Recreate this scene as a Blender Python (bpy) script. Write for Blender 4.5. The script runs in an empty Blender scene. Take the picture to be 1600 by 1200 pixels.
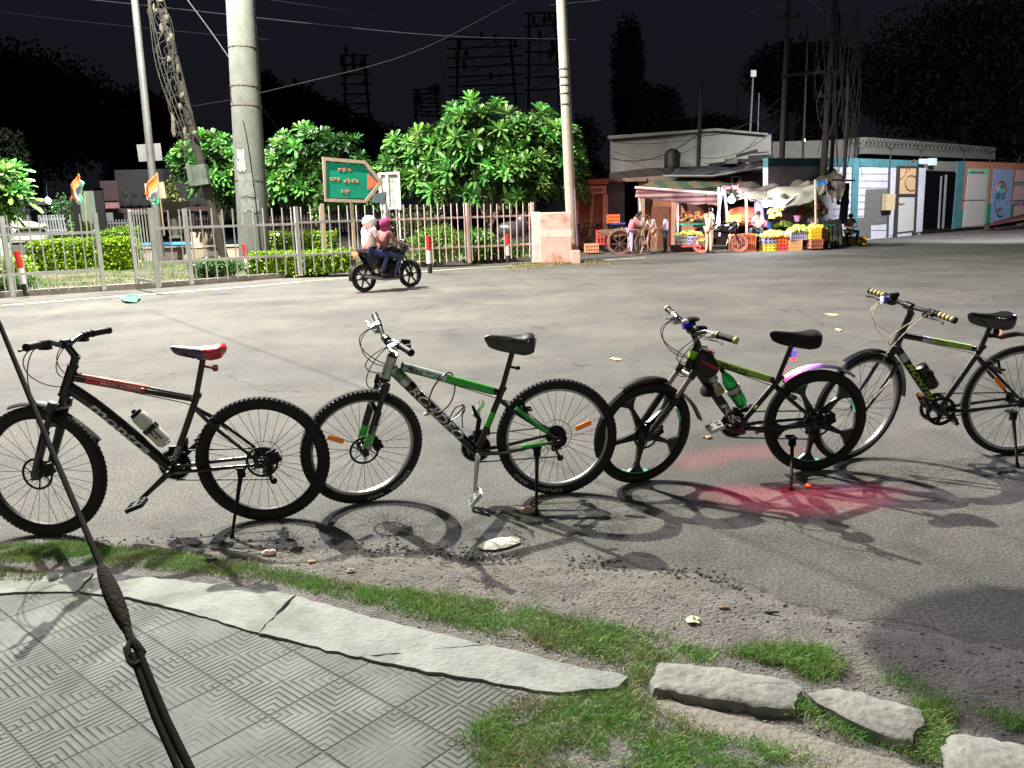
import bpy, math, random
import numpy as np
from mathutils import Vector, Matrix
R_ = math.radians
C = bpy.context.scene.collection
scn = bpy.context.scene
random.seed(7); rng = np.random.default_rng(11)

# ------------------------------------------------------------------ camera
H0, F0, PITCH, ROLL = 1.52, 1300.0, R_(11.75), R_(1.5)
fwd = np.array([0, math.cos(PITCH), -math.sin(PITCH)]); rt = np.array([1., 0, 0]); upv = np.cross(rt, fwd)
CR = math.cos(ROLL)*rt - math.sin(ROLL)*upv
CU = math.sin(ROLL)*rt + math.cos(ROLL)*upv
CO = np.array([0, 0, H0])
cd = bpy.data.cameras.new('camera'); cam = bpy.data.objects.new('camera', cd); C.objects.link(cam)
cd.sensor_width = 36; cd.lens = F0/1600*36; cd.clip_end = 2000; cd.clip_start = 0.05
cam.matrix_world = Matrix(((CR[0], CU[0], -fwd[0], 0), (CR[1], CU[1], -fwd[1], 0), (CR[2], CU[2], -fwd[2], H0), (0, 0, 0, 1)))
scn.camera = cam
scn.view_settings.view_transform = 'Standard'; scn.view_settings.look = 'None'
scn.view_settings.exposure = 0.0; scn.view_settings.gamma = 1.0
# ------------------------------------------------------------------ night sky
w = bpy.data.worlds.new("World"); scn.world = w; w.use_nodes = True
nt = w.node_tree; bg = nt.nodes['Background']
tc = nt.nodes.new('ShaderNodeTexCoord'); sx = nt.nodes.new('ShaderNodeSeparateXYZ'); rp = nt.nodes.new('ShaderNodeValToRGB')
nt.links.new(tc.outputs['Generated'], sx.inputs[0]); nt.links.new(sx.outputs['Z'], rp.inputs[0]); nt.links.new(rp.outputs[0], bg.inputs[0])
rp.color_ramp.elements[0].position = 0.0; rp.color_ramp.elements[0].color = (.0075, .0075, .0100, 1)
rp.color_ramp.elements[1].position = .6; rp.color_ramp.elements[1].color = (.0085, .0105, .0175, 1)
bg.inputs[1].default_value = 1.0
# ------------------------------------------------------------------ lamps (out of view, without modelled heads)
def lamp(name, loc, power, col, rad=.12, spot=None, aim=None, blend=.5):
    l = bpy.data.lights.new(name, 'SPOT' if spot else 'POINT'); l.energy = power; l.color = col; l.shadow_soft_size = rad
    o = bpy.data.objects.new(name, l); C.objects.link(o); o.location = loc
    if spot:
        l.spot_size = R_(spot); l.spot_blend = blend
        o.rotation_euler = (Vector(aim)-Vector(loc)).to_track_quat('-Z', 'Y').to_euler()
    return o
LA = (-8.0, 18.0, 14.5); LB = (-12.5, 24.0, 15.0); LE = (-4.2, 9.6, 10.0); LC = (-1.5, -5.5, 8.0); LD = (10.0, 9.0, 7.0); LW = (17.0, 25.0, 9.0)
down = lambda p: (p[0], p[1], 0)
lamp('mast_light', LA, 50000, (1.0, .99, .83), .09, 150, down(LA), .35)
lamp('park_light', LB, 24000, (.90, .86, 1.0), .16, 150, down(LB), .35)
lamp('roadside_light', LE, 5400, (1.0, .97, .88), .26, 150, down(LE), .35)
lamp('near_fill_light', LC, 800, (1.0, .96, .88), .2)  # added fill behind the camera for the bicycles' near sides
lamp('added_verge_light', LD, 2600, (.92, .86, 1.0), .18, 140, down(LD), .4)  # lamp added out of view to light the right foreground
lamp('added_wall_spot', LW, 19000, (.95, .97, 1.0), .2, 96, (22.0, 41.0, 1.0), .5)  # spot added out of view to brighten the compound wall
lamp('added_red_spot', (1.0, -2.2, 4.6), 15000, (1.0, .17, .12), .15, 22, (4.9, 28.0, -.9), .8)  # unseen red spot, added for the pink light on pillar and stalls

# ------------------------------------------------------------------ picture <-> place
def ray(x, y):
    d = fwd*F0 + CR*(x-800) + CU*(600-y); return d/np.linalg.norm(d)
def G(x, y, z=0.0):
    d = ray(x, y); t = (z-H0)/d[2]; return Vector(CO+d*t)
def W(x, y, Y):
    d = ray(x, y); return Vector(CO+d*(Y/d[1]))
def ztop(P, py):
    a = np.array([P[0], P[1], -H0]); k = 600-py
    return float((F0*(CU@a)-k*(fwd@a))/(k*fwd[2]-F0*CU[2]))
def proj(P):
    v = np.array(P)-CO; z = v@fwd; return 800+F0*(v@CR)/z, 600-F0*(v@CU)/z
def projn(P):
    v = P-CO; z = v@fwd; return 800+F0*(v@CR)/z, 600-F0*(v@CU)/z
class PL:
    """a vertical plane through two ground points"""
    def __init__(s, p0, p1):
        s.p0 = np.array([p0[0], p0[1], 0.]); u = np.array([p1[0]-p0[0], p1[1]-p0[1], 0.]); s.u = u/np.linalg.norm(u)
        s.n = np.array([s.u[1], -s.u[0], 0.])
        if s.n@(CO-s.p0) < 0: s.n = -s.n
    def at(s, x, y, off=0.0):
        d = ray(x, y); t = ((s.p0+s.n*off-CO)@s.n)/(d@s.n); return Vector(CO+d*t)
    def prism(s, mb, pts, off, th, mi=0):
        q = [s.at(x, y, off) for x, y in pts]; b = [p-Vector(s.n)*th for p in q]; n = len(q)
        mb.add(q+b, [tuple(range(n)), tuple(range(2*n-1, n-1, -1))]+[(i, i+n, (i+1) % n+n, (i+1) % n) for i in range(n)], mi)
    def rect(s, mb, x0, y0, x1, y1, off, th, mi=0):
        """upright box whose diagonal corners are the picture points"""
        a = s.at(x0, y0, off); b = s.at(x1, y1, off); z0, z1 = sorted((a.z, b.z)); n = Vector(s.n)*th
        q = [Vector((a.x, a.y, z0)), Vector((b.x, b.y, z0)), Vector((b.x, b.y, z1)), Vector((a.x, a.y, z1))]
        mb.add(q+[p-n for p in q], [(0, 1, 2, 3), (7, 6, 5, 4)]+[(i, i+4, (i+1) % 4+4, (i+1) % 4) for i in range(4)], mi)
# ------------------------------------------------------------------ materials
def c(r, g, b): return tuple(((v/255)/12.92 if v <= 10 else ((v/255+.055)/1.055)**2.4) for v in (r, g, b))
MATS = {}
def mat(name, col, rough=.6, metal=0, var=.15, scale=8, bump=0, bscale=60, emit=None, estr=0, trans=0, alpha=1, coat=0, dirt=None, dirtamt=.5, dscale=3, spec=.5):
    if name in MATS: return MATS[name]
    m = bpy.data.materials.new(name); m.use_nodes = True; n = m.node_tree.nodes; L = m.node_tree.links; b = n['Principled BSDF']
    b.inputs['Roughness'].default_value = rough; b.inputs['Metallic'].default_value = metal
    b.inputs['Specular IOR Level'].default_value = spec
    b.inputs['Coat Weight'].default_value = coat; b.inputs['Transmission Weight'].default_value = trans; b.inputs['Alpha'].default_value = alpha
    t = n.new('ShaderNodeTexCoord')
    nz = n.new('ShaderNodeTexNoise'); nz.inputs['Scale'].default_value = scale; nz.inputs['Detail'].default_value = 6; nz.inputs['Roughness'].default_value = .65
    L.new(t.outputs['Object'], nz.inputs['Vector'])
    r = n.new('ShaderNodeValToRGB'); r.color_ramp.elements[0].position = .3; r.color_ramp.elements[1].position = .7
    r.color_ramp.elements[0].color = tuple(max(0, x*(1-var)) for x in col)+(1,); r.color_ramp.elements[1].color = tuple(min(1, x*(1+var)) for x in col)+(1,)
    L.new(nz.outputs['Fac'], r.inputs[0]); out = r.outputs[0]
    if dirt:
        d = n.new('ShaderNodeTexNoise'); d.inputs['Scale'].default_value = dscale; d.inputs['Detail'].default_value = 8; d.inputs['Roughness'].default_value = .7
        L.new(t.outputs['Object'], d.inputs['Vector'])
        dr = n.new('ShaderNodeValToRGB'); dr.color_ramp.elements[0].position = .5; dr.color_ramp.elements[1].position = .68
        dr.color_ramp.elements[0].color = (0, 0, 0, 1); dr.color_ramp.elements[1].color = (dirtamt,)*3+(1,)
        L.new(d.outputs['Fac'], dr.inputs[0])
        mx = n.new('ShaderNodeMix'); mx.data_type = 'RGBA'; L.new(dr.outputs[0], mx.inputs[0]); L.new(out, mx.inputs[6]); mx.inputs[7].default_value = dirt+(1,)
        out = mx.outputs[2]
    L.new(out, b.inputs['Base Color'])
    if bump:
        bn = n.new('ShaderNodeTexNoise'); bn.inputs['Scale'].default_value = bscale; bn.inputs['Detail'].default_value = 5
        L.new(t.outputs['Object'], bn.inputs['Vector'])
        bp = n.new('ShaderNodeBump'); bp.inputs['Strength'].default_value = bump; bp.inputs['Distance'].default_value = .02
        L.new(bn.outputs['Fac'], bp.inputs['Height']); L.new(bp.outputs[0], b.inputs['Normal'])
    if emit: b.inputs['Emission Color'].default_value = emit+(1,); b.inputs['Emission Strength'].default_value = estr
    MATS[name] = m; return m
def stripes(name, cols, width, axis='X', rough=.8, obj=True):
    m = bpy.data.materials.new(name); m.use_nodes = True; n = m.node_tree.nodes; L = m.node_tree.links; b = n['Principled BSDF']; b.inputs['Roughness'].default_value = rough
    t = n.new('ShaderNodeTexCoord'); s = n.new('ShaderNodeSeparateXYZ'); L.new(t.outputs['Object'], s.inputs[0])
    mm = n.new('ShaderNodeMath'); mm.operation = 'DIVIDE'; L.new(s.outputs[axis], mm.inputs[0]); mm.inputs[1].default_value = width*len(cols)
    fr = n.new('ShaderNodeMath'); fr.operation = 'FRACT'; L.new(mm.outputs[0], fr.inputs[0])
    r = n.new('ShaderNodeValToRGB'); r.color_ramp.interpolation = 'CONSTANT'; L.new(fr.outputs[0], r.inputs[0])
    e = r.color_ramp.elements; e[0].color = cols[0]+(1,); e[0].position = 0; e[1].position = 1/len(cols); e[1].color = cols[1]+(1,)
    for i in range(2, len(cols)):
        q = e.new(i/len(cols)); q.color = cols[i]+(1,)
    L.new(r.outputs[0], b.inputs['Base Color']); return m
# ------------------------------------------------------------------ meshes
class MB:
    def __init__(s): s.v = []; s.f = []; s.m = []
    def add(s, vs, fs, mi=0):
        k = len(s.v); s.v += [tuple(p) for p in vs]; s.f += [tuple(i+k for i in f) for f in fs]; s.m += [mi]*len(fs); return s
    def box(s, c0, sz, R=None, mi=0, taper=1.0):
        c0 = Vector(c0); q = []
        for dz in (-.5, .5):
            k = 1 if dz < 0 else taper
            for dx, dy in ((-.5, -.5), (.5, -.5), (.5, .5), (-.5, .5)):
                p = Vector((dx*sz[0]*k, dy*sz[1]*k, dz*sz[2])); q.append(c0+(R @ p if R else p))
        return s.add(q, [(3, 2, 1, 0), (4, 5, 6, 7), (0, 1, 5, 4), (1, 2, 6, 5), (2, 3, 7, 6), (3, 0, 4, 7)], mi)
    def beam(s, p0, p1, wd, ht, up=(0, 0, 1), mi=0):
        p0 = Vector(p0); p1 = Vector(p1); d = (p1-p0); L = d.length; d.normalize(); sd = d.cross(Vector(up))
        if sd.length < 1e-4: sd = d.cross(Vector((0, 1, 0)))
        sd.normalize(); u = sd.cross(d)
        R = Matrix((sd, d, u)).transposed(); return s.box((p0+p1)/2, (wd, L, ht), R, mi)
    def tube(s, pts, rad, seg=8, cap=True, mi=0, flat=1.0):
        pts = [Vector(p) for p in pts]; n = len(pts)
        if not hasattr(rad, '__len__'): rad = [rad]*n
        t0 = (pts[1]-pts[0]).normalized(); a = t0.cross(Vector((0, 0, 1)))
        if a.length < .1: a = t0.cross(Vector((0, 1, 0)))
        a.normalize(); vs = []; fs = []
        for i, p in enumerate(pts):
            t = (pts[min(i+1, n-1)]-pts[max(i-1, 0)]).normalized(); a = (a-t*a.dot(t)).normalized(); b = t.cross(a)
            for k in range(seg):
                an = 2*math.pi*k/seg; vs.append(p+a*math.cos(an)*rad[i]*flat+b*math.sin(an)*rad[i])
        for i in range(n-1):
            for k in range(seg): fs.append((i*seg+k, i*seg+(k+1) % seg, (i+1)*seg+(k+1) % seg, (i+1)*seg+k))
        if cap: fs += [tuple(range(seg-1, -1, -1)), tuple((n-1)*seg+k for k in range(seg))]
        return s.add(vs, fs, mi)
    def lathe(s, c0, ax, prof, seg=16, mi=0):
        c0 = Vector(c0); ax = Vector(ax).normalized(); a = ax.cross(Vector((0, 0, 1)))
        if a.length < .1: a = ax.cross(Vector((1, 0, 0)))
        a.normalize(); b = ax.cross(a); vs = []; fs = []; n = len(prof)
        for t, r in prof:
            for k in range(seg):
                an = 2*math.pi*k/seg; vs.append(c0+ax*t+a*math.cos(an)*r+b*math.sin(an)*r)
        for i in range(n-1):
            for k in range(seg): fs.append((i*seg+k, i*seg+(k+1) % seg, (i+1)*seg+(k+1) % seg, (i+1)*seg+k))
        fs += [tuple(range(seg-1, -1, -1)), tuple((n-1)*seg+k for k in range(seg))]
        return s.add(vs, fs, mi)
    def ell(s, c0, r, seg=12, rings=8, R=None, mi=0, jit=0):
        c0 = Vector(c0); vs = []; fs = []
        for i in range(rings+1):
            th = math.pi*i/rings
            for k in range(seg):
                an = 2*math.pi*k/seg; j = 1+random.uniform(-jit, jit)
                p = Vector((math.sin(th)*math.cos(an)*r[0]*j, math.sin(th)*math.sin(an)*r[1]*j, math.cos(th)*r[2]*j)); vs.append(c0+(R @ p if R else p))
        for i in range(rings):
            for k in range(seg): fs.append((i*seg+k, (i+1)*seg+k, (i+1)*seg+(k+1) % seg, i*seg+(k+1) % seg))
        return s.add(vs, fs, mi)
    def ring(s, c0, ax, prof, seg=48, a0=0, a1=2*math.pi, mi=0, ref=None):
        """closed cross-section prof [(radius, along axis)] swept round the axis"""
        c0 = Vector(c0); ax = Vector(ax).normalized(); a = Vector(ref) if ref else ax.cross(Vector((0, 0, 1)))
        if a.length < .1: a = ax.cross(Vector((1, 0, 0)))
        a.normalize(); b = ax.cross(a); full = abs(a1-a0-2*math.pi) < 1e-6; ns = seg if full else seg+1; k = len(prof); vs = []; fs = []
        for i in range(ns):
            an = a0+(a1-a0)*i/seg; d = a*math.cos(an)+b*math.sin(an)
            for r, t in prof: vs.append(c0+d*r+ax*t)
        for i in range(seg):
            j = (i+1) % ns
            for q in range(k): fs.append((i*k+q, j*k+q, j*k+(q+1) % k, i*k+(q+1) % k))
        if not full: fs += [tuple(range(k)), tuple((ns-1)*k+q for q in range(k-1, -1, -1))]
        return s.add(vs, fs, mi)
    def prism(s, poly, o, ux, uy, d, mi=0):
        o = Vector(o); ux = Vector(ux); uy = Vector(uy); d = Vector(d); n = len(poly)
        q = [o+ux*x+uy*y for x, y in poly]
        return s.add(q+[p+d for p in q], [tuple(range(n-1, -1, -1)), tuple(range(n, 2*n))]+[(i, (i+1) % n, (i+1) % n+n, i+n) for i in range(n)], mi)
    def build(s, name, m, parent=None, xf=None, smooth=True, bevel=0, loc=None):
        me = bpy.data.meshes.new(name)
        v = s.v
        if loc is not None: v = [(a-loc[0], b-loc[1], d-loc[2]) for a, b, d in v]
        me.from_pydata(v, [], s.f)
        if xf is not None: me.transform(xf)
        for q in (m if isinstance(m, (list, tuple)) else [m]): me.materials.append(q)
        if any(s.m): me.polygons.foreach_set('material_index', s.m)
        me.update()
        o = bpy.data.objects.new(name, me); C.objects.link(o)
        if loc is not None: o.location = loc
        if parent: o.parent = parent
        if smooth:
            me.polygons.foreach_set('use_smooth', [True]*len(me.polygons))
            try: me.set_sharp_from_angle(angle=R_(38))
            except Exception: pass
        if bevel:
            bm = o.modifiers.new('b', 'BEVEL'); bm.width = bevel; bm.segments = 2; bm.limit_method = 'ANGLE'
        return o
def tag(o, label=None, cat=None, group=None, kind=None):
    if label: o['label'] = label
    if cat: o['category'] = cat
    if group: o['group'] = group
    if kind: o['kind'] = kind
    return o
def empty(name, loc=(0, 0, 0), rz=0, label=None, cat=None, group=None):
    o = bpy.data.objects.new(name, None); C.objects.link(o); o.location = loc; o.rotation_euler = (0, 0, rz); o.empty_display_size = .1
    return tag(o, label, cat, group)
def numesh(name, V, Fq, m, cols=None, parent=None, smooth=False):
    """fast mesh from numpy: V (n,3), Fq (k,4) or (k,3)"""
    me = bpy.data.meshes.new(name); me.vertices.add(len(V)); me.vertices.foreach_set('co', V.astype(np.float32).ravel())
    k = Fq.shape[1]; me.loops.add(Fq.size); me.loops.foreach_set('vertex_index', Fq.astype(np.int32).ravel())
    me.polygons.add(len(Fq)); me.polygons.foreach_set('loop_start', np.arange(len(Fq), dtype=np.int32)*k); me.polygons.foreach_set('loop_total', np.full(len(Fq), k, dtype=np.int32))
    me.update(calc_edges=True); me.materials.append(m)
    if cols is not None:
        a = me.color_attributes.new('tint', 'FLOAT_COLOR', 'POINT'); q = np.ones((len(V), 4), np.float32); q[:, :3] = cols; a.data.foreach_set('color', q.ravel())
    if smooth: me.polygons.foreach_set('use_smooth', [True]*len(me.polygons))
    o = bpy.data.objects.new(name, me); C.objects.link(o)
    if parent: o.parent = parent
    return o
def tintmat(name, rough=.6, sub=0, trl=0):
    m = bpy.data.materials.new(name); m.use_nodes = True; n = m.node_tree.nodes; L = m.node_tree.links; b = n['Principled BSDF']
    a = n.new('ShaderNodeAttribute'); a.attribute_name = 'tint'; L.new(a.outputs['Color'], b.inputs['Base Color']); b.inputs['Roughness'].default_value = rough
    if trl:
        t = n.new('ShaderNodeBsdfTranslucent'); L.new(a.outputs['Color'], t.inputs[0]); x = n.new('ShaderNodeMixShader'); x.inputs[0].default_value = trl
        L.new(b.outputs[0], x.inputs[1]); L.new(t.outputs[0], x.inputs[2]); L.new(x.outputs[0], n['Material Output'].inputs[0])
    return m
def text(s, name, m, o, ux, uy, wd, ht, parent=None, ext=.0015, shear=0, bold=0, mid=True, conf=None, xf=None):
    """letters as a mesh: o = centre, ux reading direction, uy up; scaled to wd x ht"""
    cu = bpy.data.curves.new('t', 'FONT'); cu.body = s; cu.shear = shear; cu.offset = bold; cu.resolution_u = 3
    ob = bpy.data.objects.new('t', cu); C.objects.link(ob); bpy.context.view_layer.update()
    me = bpy.data.meshes.new_from_object(ob.evaluated_get(bpy.context.evaluated_depsgraph_get())); bpy.data.objects.remove(ob); bpy.data.curves.remove(cu)
    if not me.vertices: return None
    n = len(me.vertices); co = np.zeros(n*3); me.vertices.foreach_get('co', co); co = co.reshape(-1, 3)
    mn = co.min(0); mx = co.max(0); ux = np.array(Vector(ux).normalized()); uy = np.array(Vector(uy).normalized()); uz = np.cross(ux, uy); o = np.array(o)
    u = ((co[:, 0]-mn[0])/(mx[0]-mn[0]+1e-9)-.5)*wd; v = ((co[:, 1]-mn[1])/(mx[1]-mn[1]+1e-9)-.5)*ht
    z = conf(u, v) if conf else np.zeros(n)
    P = o+u[:, None]*ux+v[:, None]*uy+z[:, None]*uz
    me.vertices.foreach_set('co', P.ravel()); me.materials.clear(); me.materials.append(m)
    if xf is not None: me.transform(xf)
    me.update(); ob = bpy.data.objects.new(name, me); C.objects.link(ob)
    if parent: ob.parent = parent
    if ext:
        sm = ob.modifiers.new('s', 'SOLIDIFY'); sm.thickness = ext; sm.offset = 0
    return ob
def bez(p0, p1, p2, p3, n=14):
    p0, p1, p2, p3 = map(Vector, (p0, p1, p2, p3)); r = []
    for i in range(n+1):
        t = i/n; r.append(p0*(1-t)**3+p1*3*t*(1-t)**2+p2*3*t*t*(1-t)+p3*t**3)
    return r
def crv(pts, k=6):
    """Catmull-Rom through points"""
    P = [Vector(p) for p in pts]; P = [P[0]*2-P[1]]+P+[P[-1]*2-P[-2]]; r = []
    for i in range(1, len(P)-2):
        for j in range(k):
            t = j/k; a, b, d, e = P[i-1], P[i], P[i+1], P[i+2]
            r.append(.5*((2*b)+(-a+d)*t+(2*a-5*b+4*d-e)*t*t+(-a+3*b-3*d+e)*t**3))
    r.append(P[-2]); return r
def skin(name, verts, edges, rad, m, parent=None, lvl=1, xf=None):
    me = bpy.data.meshes.new(name); me.from_pydata([tuple(v) for v in verts], edges, []); o = bpy.data.objects.new(name, me); C.objects.link(o)
    sk = o.modifiers.new('k', 'SKIN'); sk.use_smooth_shade = True; sd = me.skin_vertices[0].data
    for i, r in enumerate(rad): sd[i].radius = (r, r) if not hasattr(r, '__len__') else r
    sd[0].use_root = True
    sb = o.modifiers.new('s', 'SUBSURF'); sb.levels = lvl; sb.render_levels = lvl
    bpy.context.view_layer.update()
    m2 = bpy.data.meshes.new_from_object(o.evaluated_get(bpy.context.evaluated_depsgraph_get())); o.modifiers.clear(); o.data = m2; m2.name = name
    if xf is not None: m2.transform(xf)
    m2.materials.clear(); m2.materials.append(m)
    m2.polygons.foreach_set('use_smooth', [True]*len(m2.polygons))
    if parent: o.parent = parent
    return o
def vnoise(x, y, s, seed=0):
    """smooth value noise for numpy arrays"""
    r = np.random.default_rng(seed).random((64, 64)); x = np.asarray(x)*s; y = np.asarray(y)*s
    xi = np.floor(x).astype(int); yi = np.floor(y).astype(int); fx = x-xi; fy = y-yi; fx = fx*fx*(3-2*fx); fy = fy*fy*(3-2*fy)
    g = lambda a, b: r[a % 64, b % 64]
    return (g(xi, yi)*(1-fx)+g(xi+1, yi)*fx)*(1-fy)+(g(xi, yi+1)*(1-fx)+g(xi+1, yi+1)*fx)*fy
def inpoly(px, py, poly):
    ins = np.zeros(len(px), bool); n = len(poly); j = n-1
    for i in range(n):
        xi, yi = poly[i]; xj, yj = poly[j]
        if yi != yj:
            k = ((yi > py) != (yj > py)) & (px < (xj-xi)*(py-yi)/(yj-yi)+xi); ins ^= k
        j = i
    return ins
# ================================================================== THE GROUND
def asphalt():
    m = bpy.data.materials.new('asphalt'); m.use_nodes = True; n = m.node_tree.nodes; L = m.node_tree.links; b = n['Principled BSDF']
    t = n.new('ShaderNodeTexCoord')
    def noise(s, d=6, r=.6):
        q = n.new('ShaderNodeTexNoise'); q.inputs['Scale'].default_value = s; q.inputs['Detail'].default_value = d; q.inputs['Roughness'].default_value = r; L.new(t.outputs['Object'], q.inputs['Vector']); return q.outputs['Fac']
    def ramp(i, p0, c0, p1, c1):
        q = n.new('ShaderNodeValToRGB'); q.color_ramp.elements[0].position = p0; q.color_ramp.elements[0].color = c0+(1,); q.color_ramp.elements[1].position = p1; q.color_ramp.elements[1].color = c1+(1,); L.new(i, q.inputs[0]); return q.outputs[0]
    def mix(f, a, bb, mode='MIX'):
        q = n.new('ShaderNodeMix'); q.data_type = 'RGBA'; q.blend_type = mode
        if isinstance(f, float): q.inputs[0].default_value = f
        else: L.new(f, q.inputs[0])
        L.new(a, q.inputs[6]); L.new(bb, q.inputs[7]); return q.outputs[2]
    grit = ramp(noise(75, 3, .7), .36, (.040, .039, .037), .62, (.150, .144, .136))
    patch = ramp(noise(.55, 7, .6), .35, (.70, .70, .71), .68, (1.20, 1.17, 1.10))
    streak = ramp(noise(4.5, 6, .7), .3, (.86, .86, .87), .7, (1.1, 1.1, 1.1))
    col = mix(1.0, mix(1.0, grit, patch, 'MULTIPLY'), streak, 'MULTIPLY')
    stain = ramp(noise(.9, 9, .72), .57, (1, 1, 1), .66, (.74, .73, .72)); col = mix(1.0, col, stain, 'MULTIPLY')
    scuff = ramp(noise(1.7, 10, .8), .66, (1, 1, 1), .72, (1.35, 1.3, 1.2)); col = mix(1.0, col, scuff, 'MULTIPLY')
    tw = n.new('ShaderNodeTexNoise'); tw.inputs['Scale'].default_value = 1.3; tw.inputs['Detail'].default_value = 8; L.new(t.outputs['Object'], tw.inputs['Vector'])
    va = n.new('ShaderNodeVectorMath'); va.operation = 'MULTIPLY_ADD'; L.new(tw.outputs['Color'], va.inputs[0]); va.inputs[1].default_value = (1.6, 1.6, 0); L.new(t.outputs['Object'], va.inputs[2])
    vc = n.new('ShaderNodeTexVoronoi'); vc.feature = 'DISTANCE_TO_EDGE'; vc.inputs['Scale'].default_value = .42; L.new(va.outputs[0], vc.inputs['Vector'])
    crk = ramp(vc.outputs['Distance'], .0, (.42, .42, .42), .0075, (1, 1, 1)); msk = ramp(noise(.35, 3, .5), .50, (0, 0, 0), .56, (1, 1, 1)); ck = mix(msk, col, mix(1.0, col, crk, 'MULTIPLY')); col = ck
    vo = n.new('ShaderNodeTexVoronoi'); vo.feature = 'DISTANCE_TO_EDGE'; vo.inputs['Scale'].default_value = .33; L.new(t.outputs['Object'], vo.inputs['Vector'])
    L.new(col, b.inputs['Base Color']); b.inputs['Roughness'].default_value = .85; b.inputs['Specular IOR Level'].default_value = .22
    bp = n.new('ShaderNodeBump'); bp.inputs['Strength'].default_value = .75; bp.inputs['Distance'].default_value = .006; L.new(noise(90, 4, .7), bp.inputs['Height'])
    bp2 = n.new('ShaderNodeBump'); bp2.inputs['Strength'].default_value = .5; bp2.inputs['Distance'].default_value = .05; L.new(noise(3, 4, .5), bp2.inputs['Height']); L.new(bp2.outputs[0], bp.inputs['Normal'])
    L.new(bp.outputs[0], b.inputs['Normal']); return m
mb = MB(); mb.add([(-400, -60, 0), (500, -60, 0), (500, 700, 0), (-400, 700, 0)], [(0, 1, 2, 3)])
tag(mb.build('road', asphalt(), smooth=False), kind='structure')
M_dirt = mat('verge_earth', (.118, .110, .102), .95, var=.28, scale=9, bump=.9, bscale=75, dirt=(.07, .06, .055), dirtamt=.65, dscale=7)
# broken edge of the asphalt, seen points
edge_px = [(-200, 838), (0, 846), (150, 848), (260, 846), (360, 852), (450, 853), (560, 858), (700, 866), (800, 876), (920, 884), (1000, 893), (1100, 908), (1200, 930), (1300, 960), (1400, 976), (1500, 992), (1600, 1002), (1800, 1030)]
edge_w = np.array([[*G(x, y)][:2] for x, y in edge_px])
kerb_out = [(-250, 900), (0, 893), (150, 895), (250, 903), (350, 914), (440, 926), (550, 955), (650, 981), (800, 1016), (900, 1040), (985, 1058)]
kerb_in = [(-250, 935), (0, 926), (75, 924), (120, 924), (200, 934), (300, 957), (400, 988), (500, 1012), (600, 1036), (700, 1053), (760, 1064), (860, 1083), (965, 1074)]
KZ = .075
gx = np.arange(-5.2, 5.6, .022); gy = np.arange(.9, 4.9, .022); X, Y = np.meshgrid(gx, gy)
ey = np.interp(X, edge_w[:, 0], edge_w[:, 1])
wob = (vnoise(X, Y, 3.1, 1)-.5)*.16+(vnoise(X, Y, 11, 2)-.5)*.07+(vnoise(X, Y, 33, 3)-.5)*.03
d = ey-Y+wob
Z = np.clip(d*.16, -.03, .045)+(vnoise(X, Y, 9, 4)-.5)*.012*np.clip(d*4+.3, 0, 1)+(vnoise(X, Y, 30, 5)-.5)*.007*np.clip(d*8+.6, 0, 1)
# low mound of soil and turf in the foreground, right of the tiles
front = [(745, 1062), (770, 1076), (860, 1100), (960, 1088), (1010, 1104), (1100, 1150), (1200, 1188), (1330, 1235), (1330, 1400), (735, 1400), (742, 1200), (712, 1165), (755, 1130), (800, 1105), (735, 1085)]
fm = inpoly(X.ravel(), Y.ravel(), [tuple([*G(x, y, .05)][:2]) for x, y in front]).reshape(X.shape).astype(float)
for _ in range(3):
    fm = (fm+np.roll(fm, 1, 0)+np.roll(fm, -1, 0)+np.roll(fm, 1, 1)+np.roll(fm, -1, 1))/5
Z = Z*(1-fm)+fm*(.066+(vnoise(X, Y, 8, 41)-.5)*.03+(vnoise(X, Y, 25, 42)-.5)*.012)
Zdirt = Z
V = np.stack([X.ravel(), Y.ravel(), Z.ravel()], 1); ny, nx = X.shape
i = np.arange(nx*ny).reshape(ny, nx); F = np.stack([i[:-1, :-1].ravel(), i[:-1, 1:].ravel(), i[1:, 1:].ravel(), i[1:, :-1].ravel()], 1)
keep = (Z.ravel()[F].max(1) > -.006); F = F[keep]
tag(numesh('verge', V, F, M_dirt, smooth=True), kind='structure')
def gz(x, y):
    """height of the near verge"""
    ii = np.clip(((np.asarray(y)-gy[0])/.022).astype(int), 0, ny-1); jj = np.clip(((np.asarray(x)-gx[0])/.022).astype(int), 0, nx-1)
    return np.maximum(Z[ii, jj], 0)
# crumbs of broken asphalt along its edge
me_v = []; M_crumb = mat('asphalt_crumbs', (.035, .033, .034), .9, var=.5, scale=30)
mb = MB()
for k in range(3200):
    x = random.uniform(-2.6, 3.6); e = float(np.interp(x, edge_w[:, 0], edge_w[:, 1]))
    pxx = proj((x, e, 0))[0]
    dens = 1.0 if pxx > 560 else .2
    if vnoise(np.array([x+9]), np.array([3.]), 4.5, 18)[0] < .42: continue
    if random.random() > dens*(.35+.65*(vnoise(np.array([x]), np.array([0.]), 2.2, 8)[0])): continue
    y = e+random.gauss(0, .05)+.02+.05*(random.random()-.5); r = random.uniform(.002, .0065)*(1.5 if random.random() < .12 else 1)
    mb.ell((x, y, float(gz(x, y))+r*.25), (r*random.uniform(1, 2.0), r, r*.6), 5, 3, Matrix.Rotation(random.uniform(0, 6), 3, 'Z'), jit=.35)
tag(mb.build('asphalt_crumbs', M_crumb, smooth=False), 'dark crumbs of broken asphalt along the ragged edge of the road', 'gravel', kind='stuff')
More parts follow.
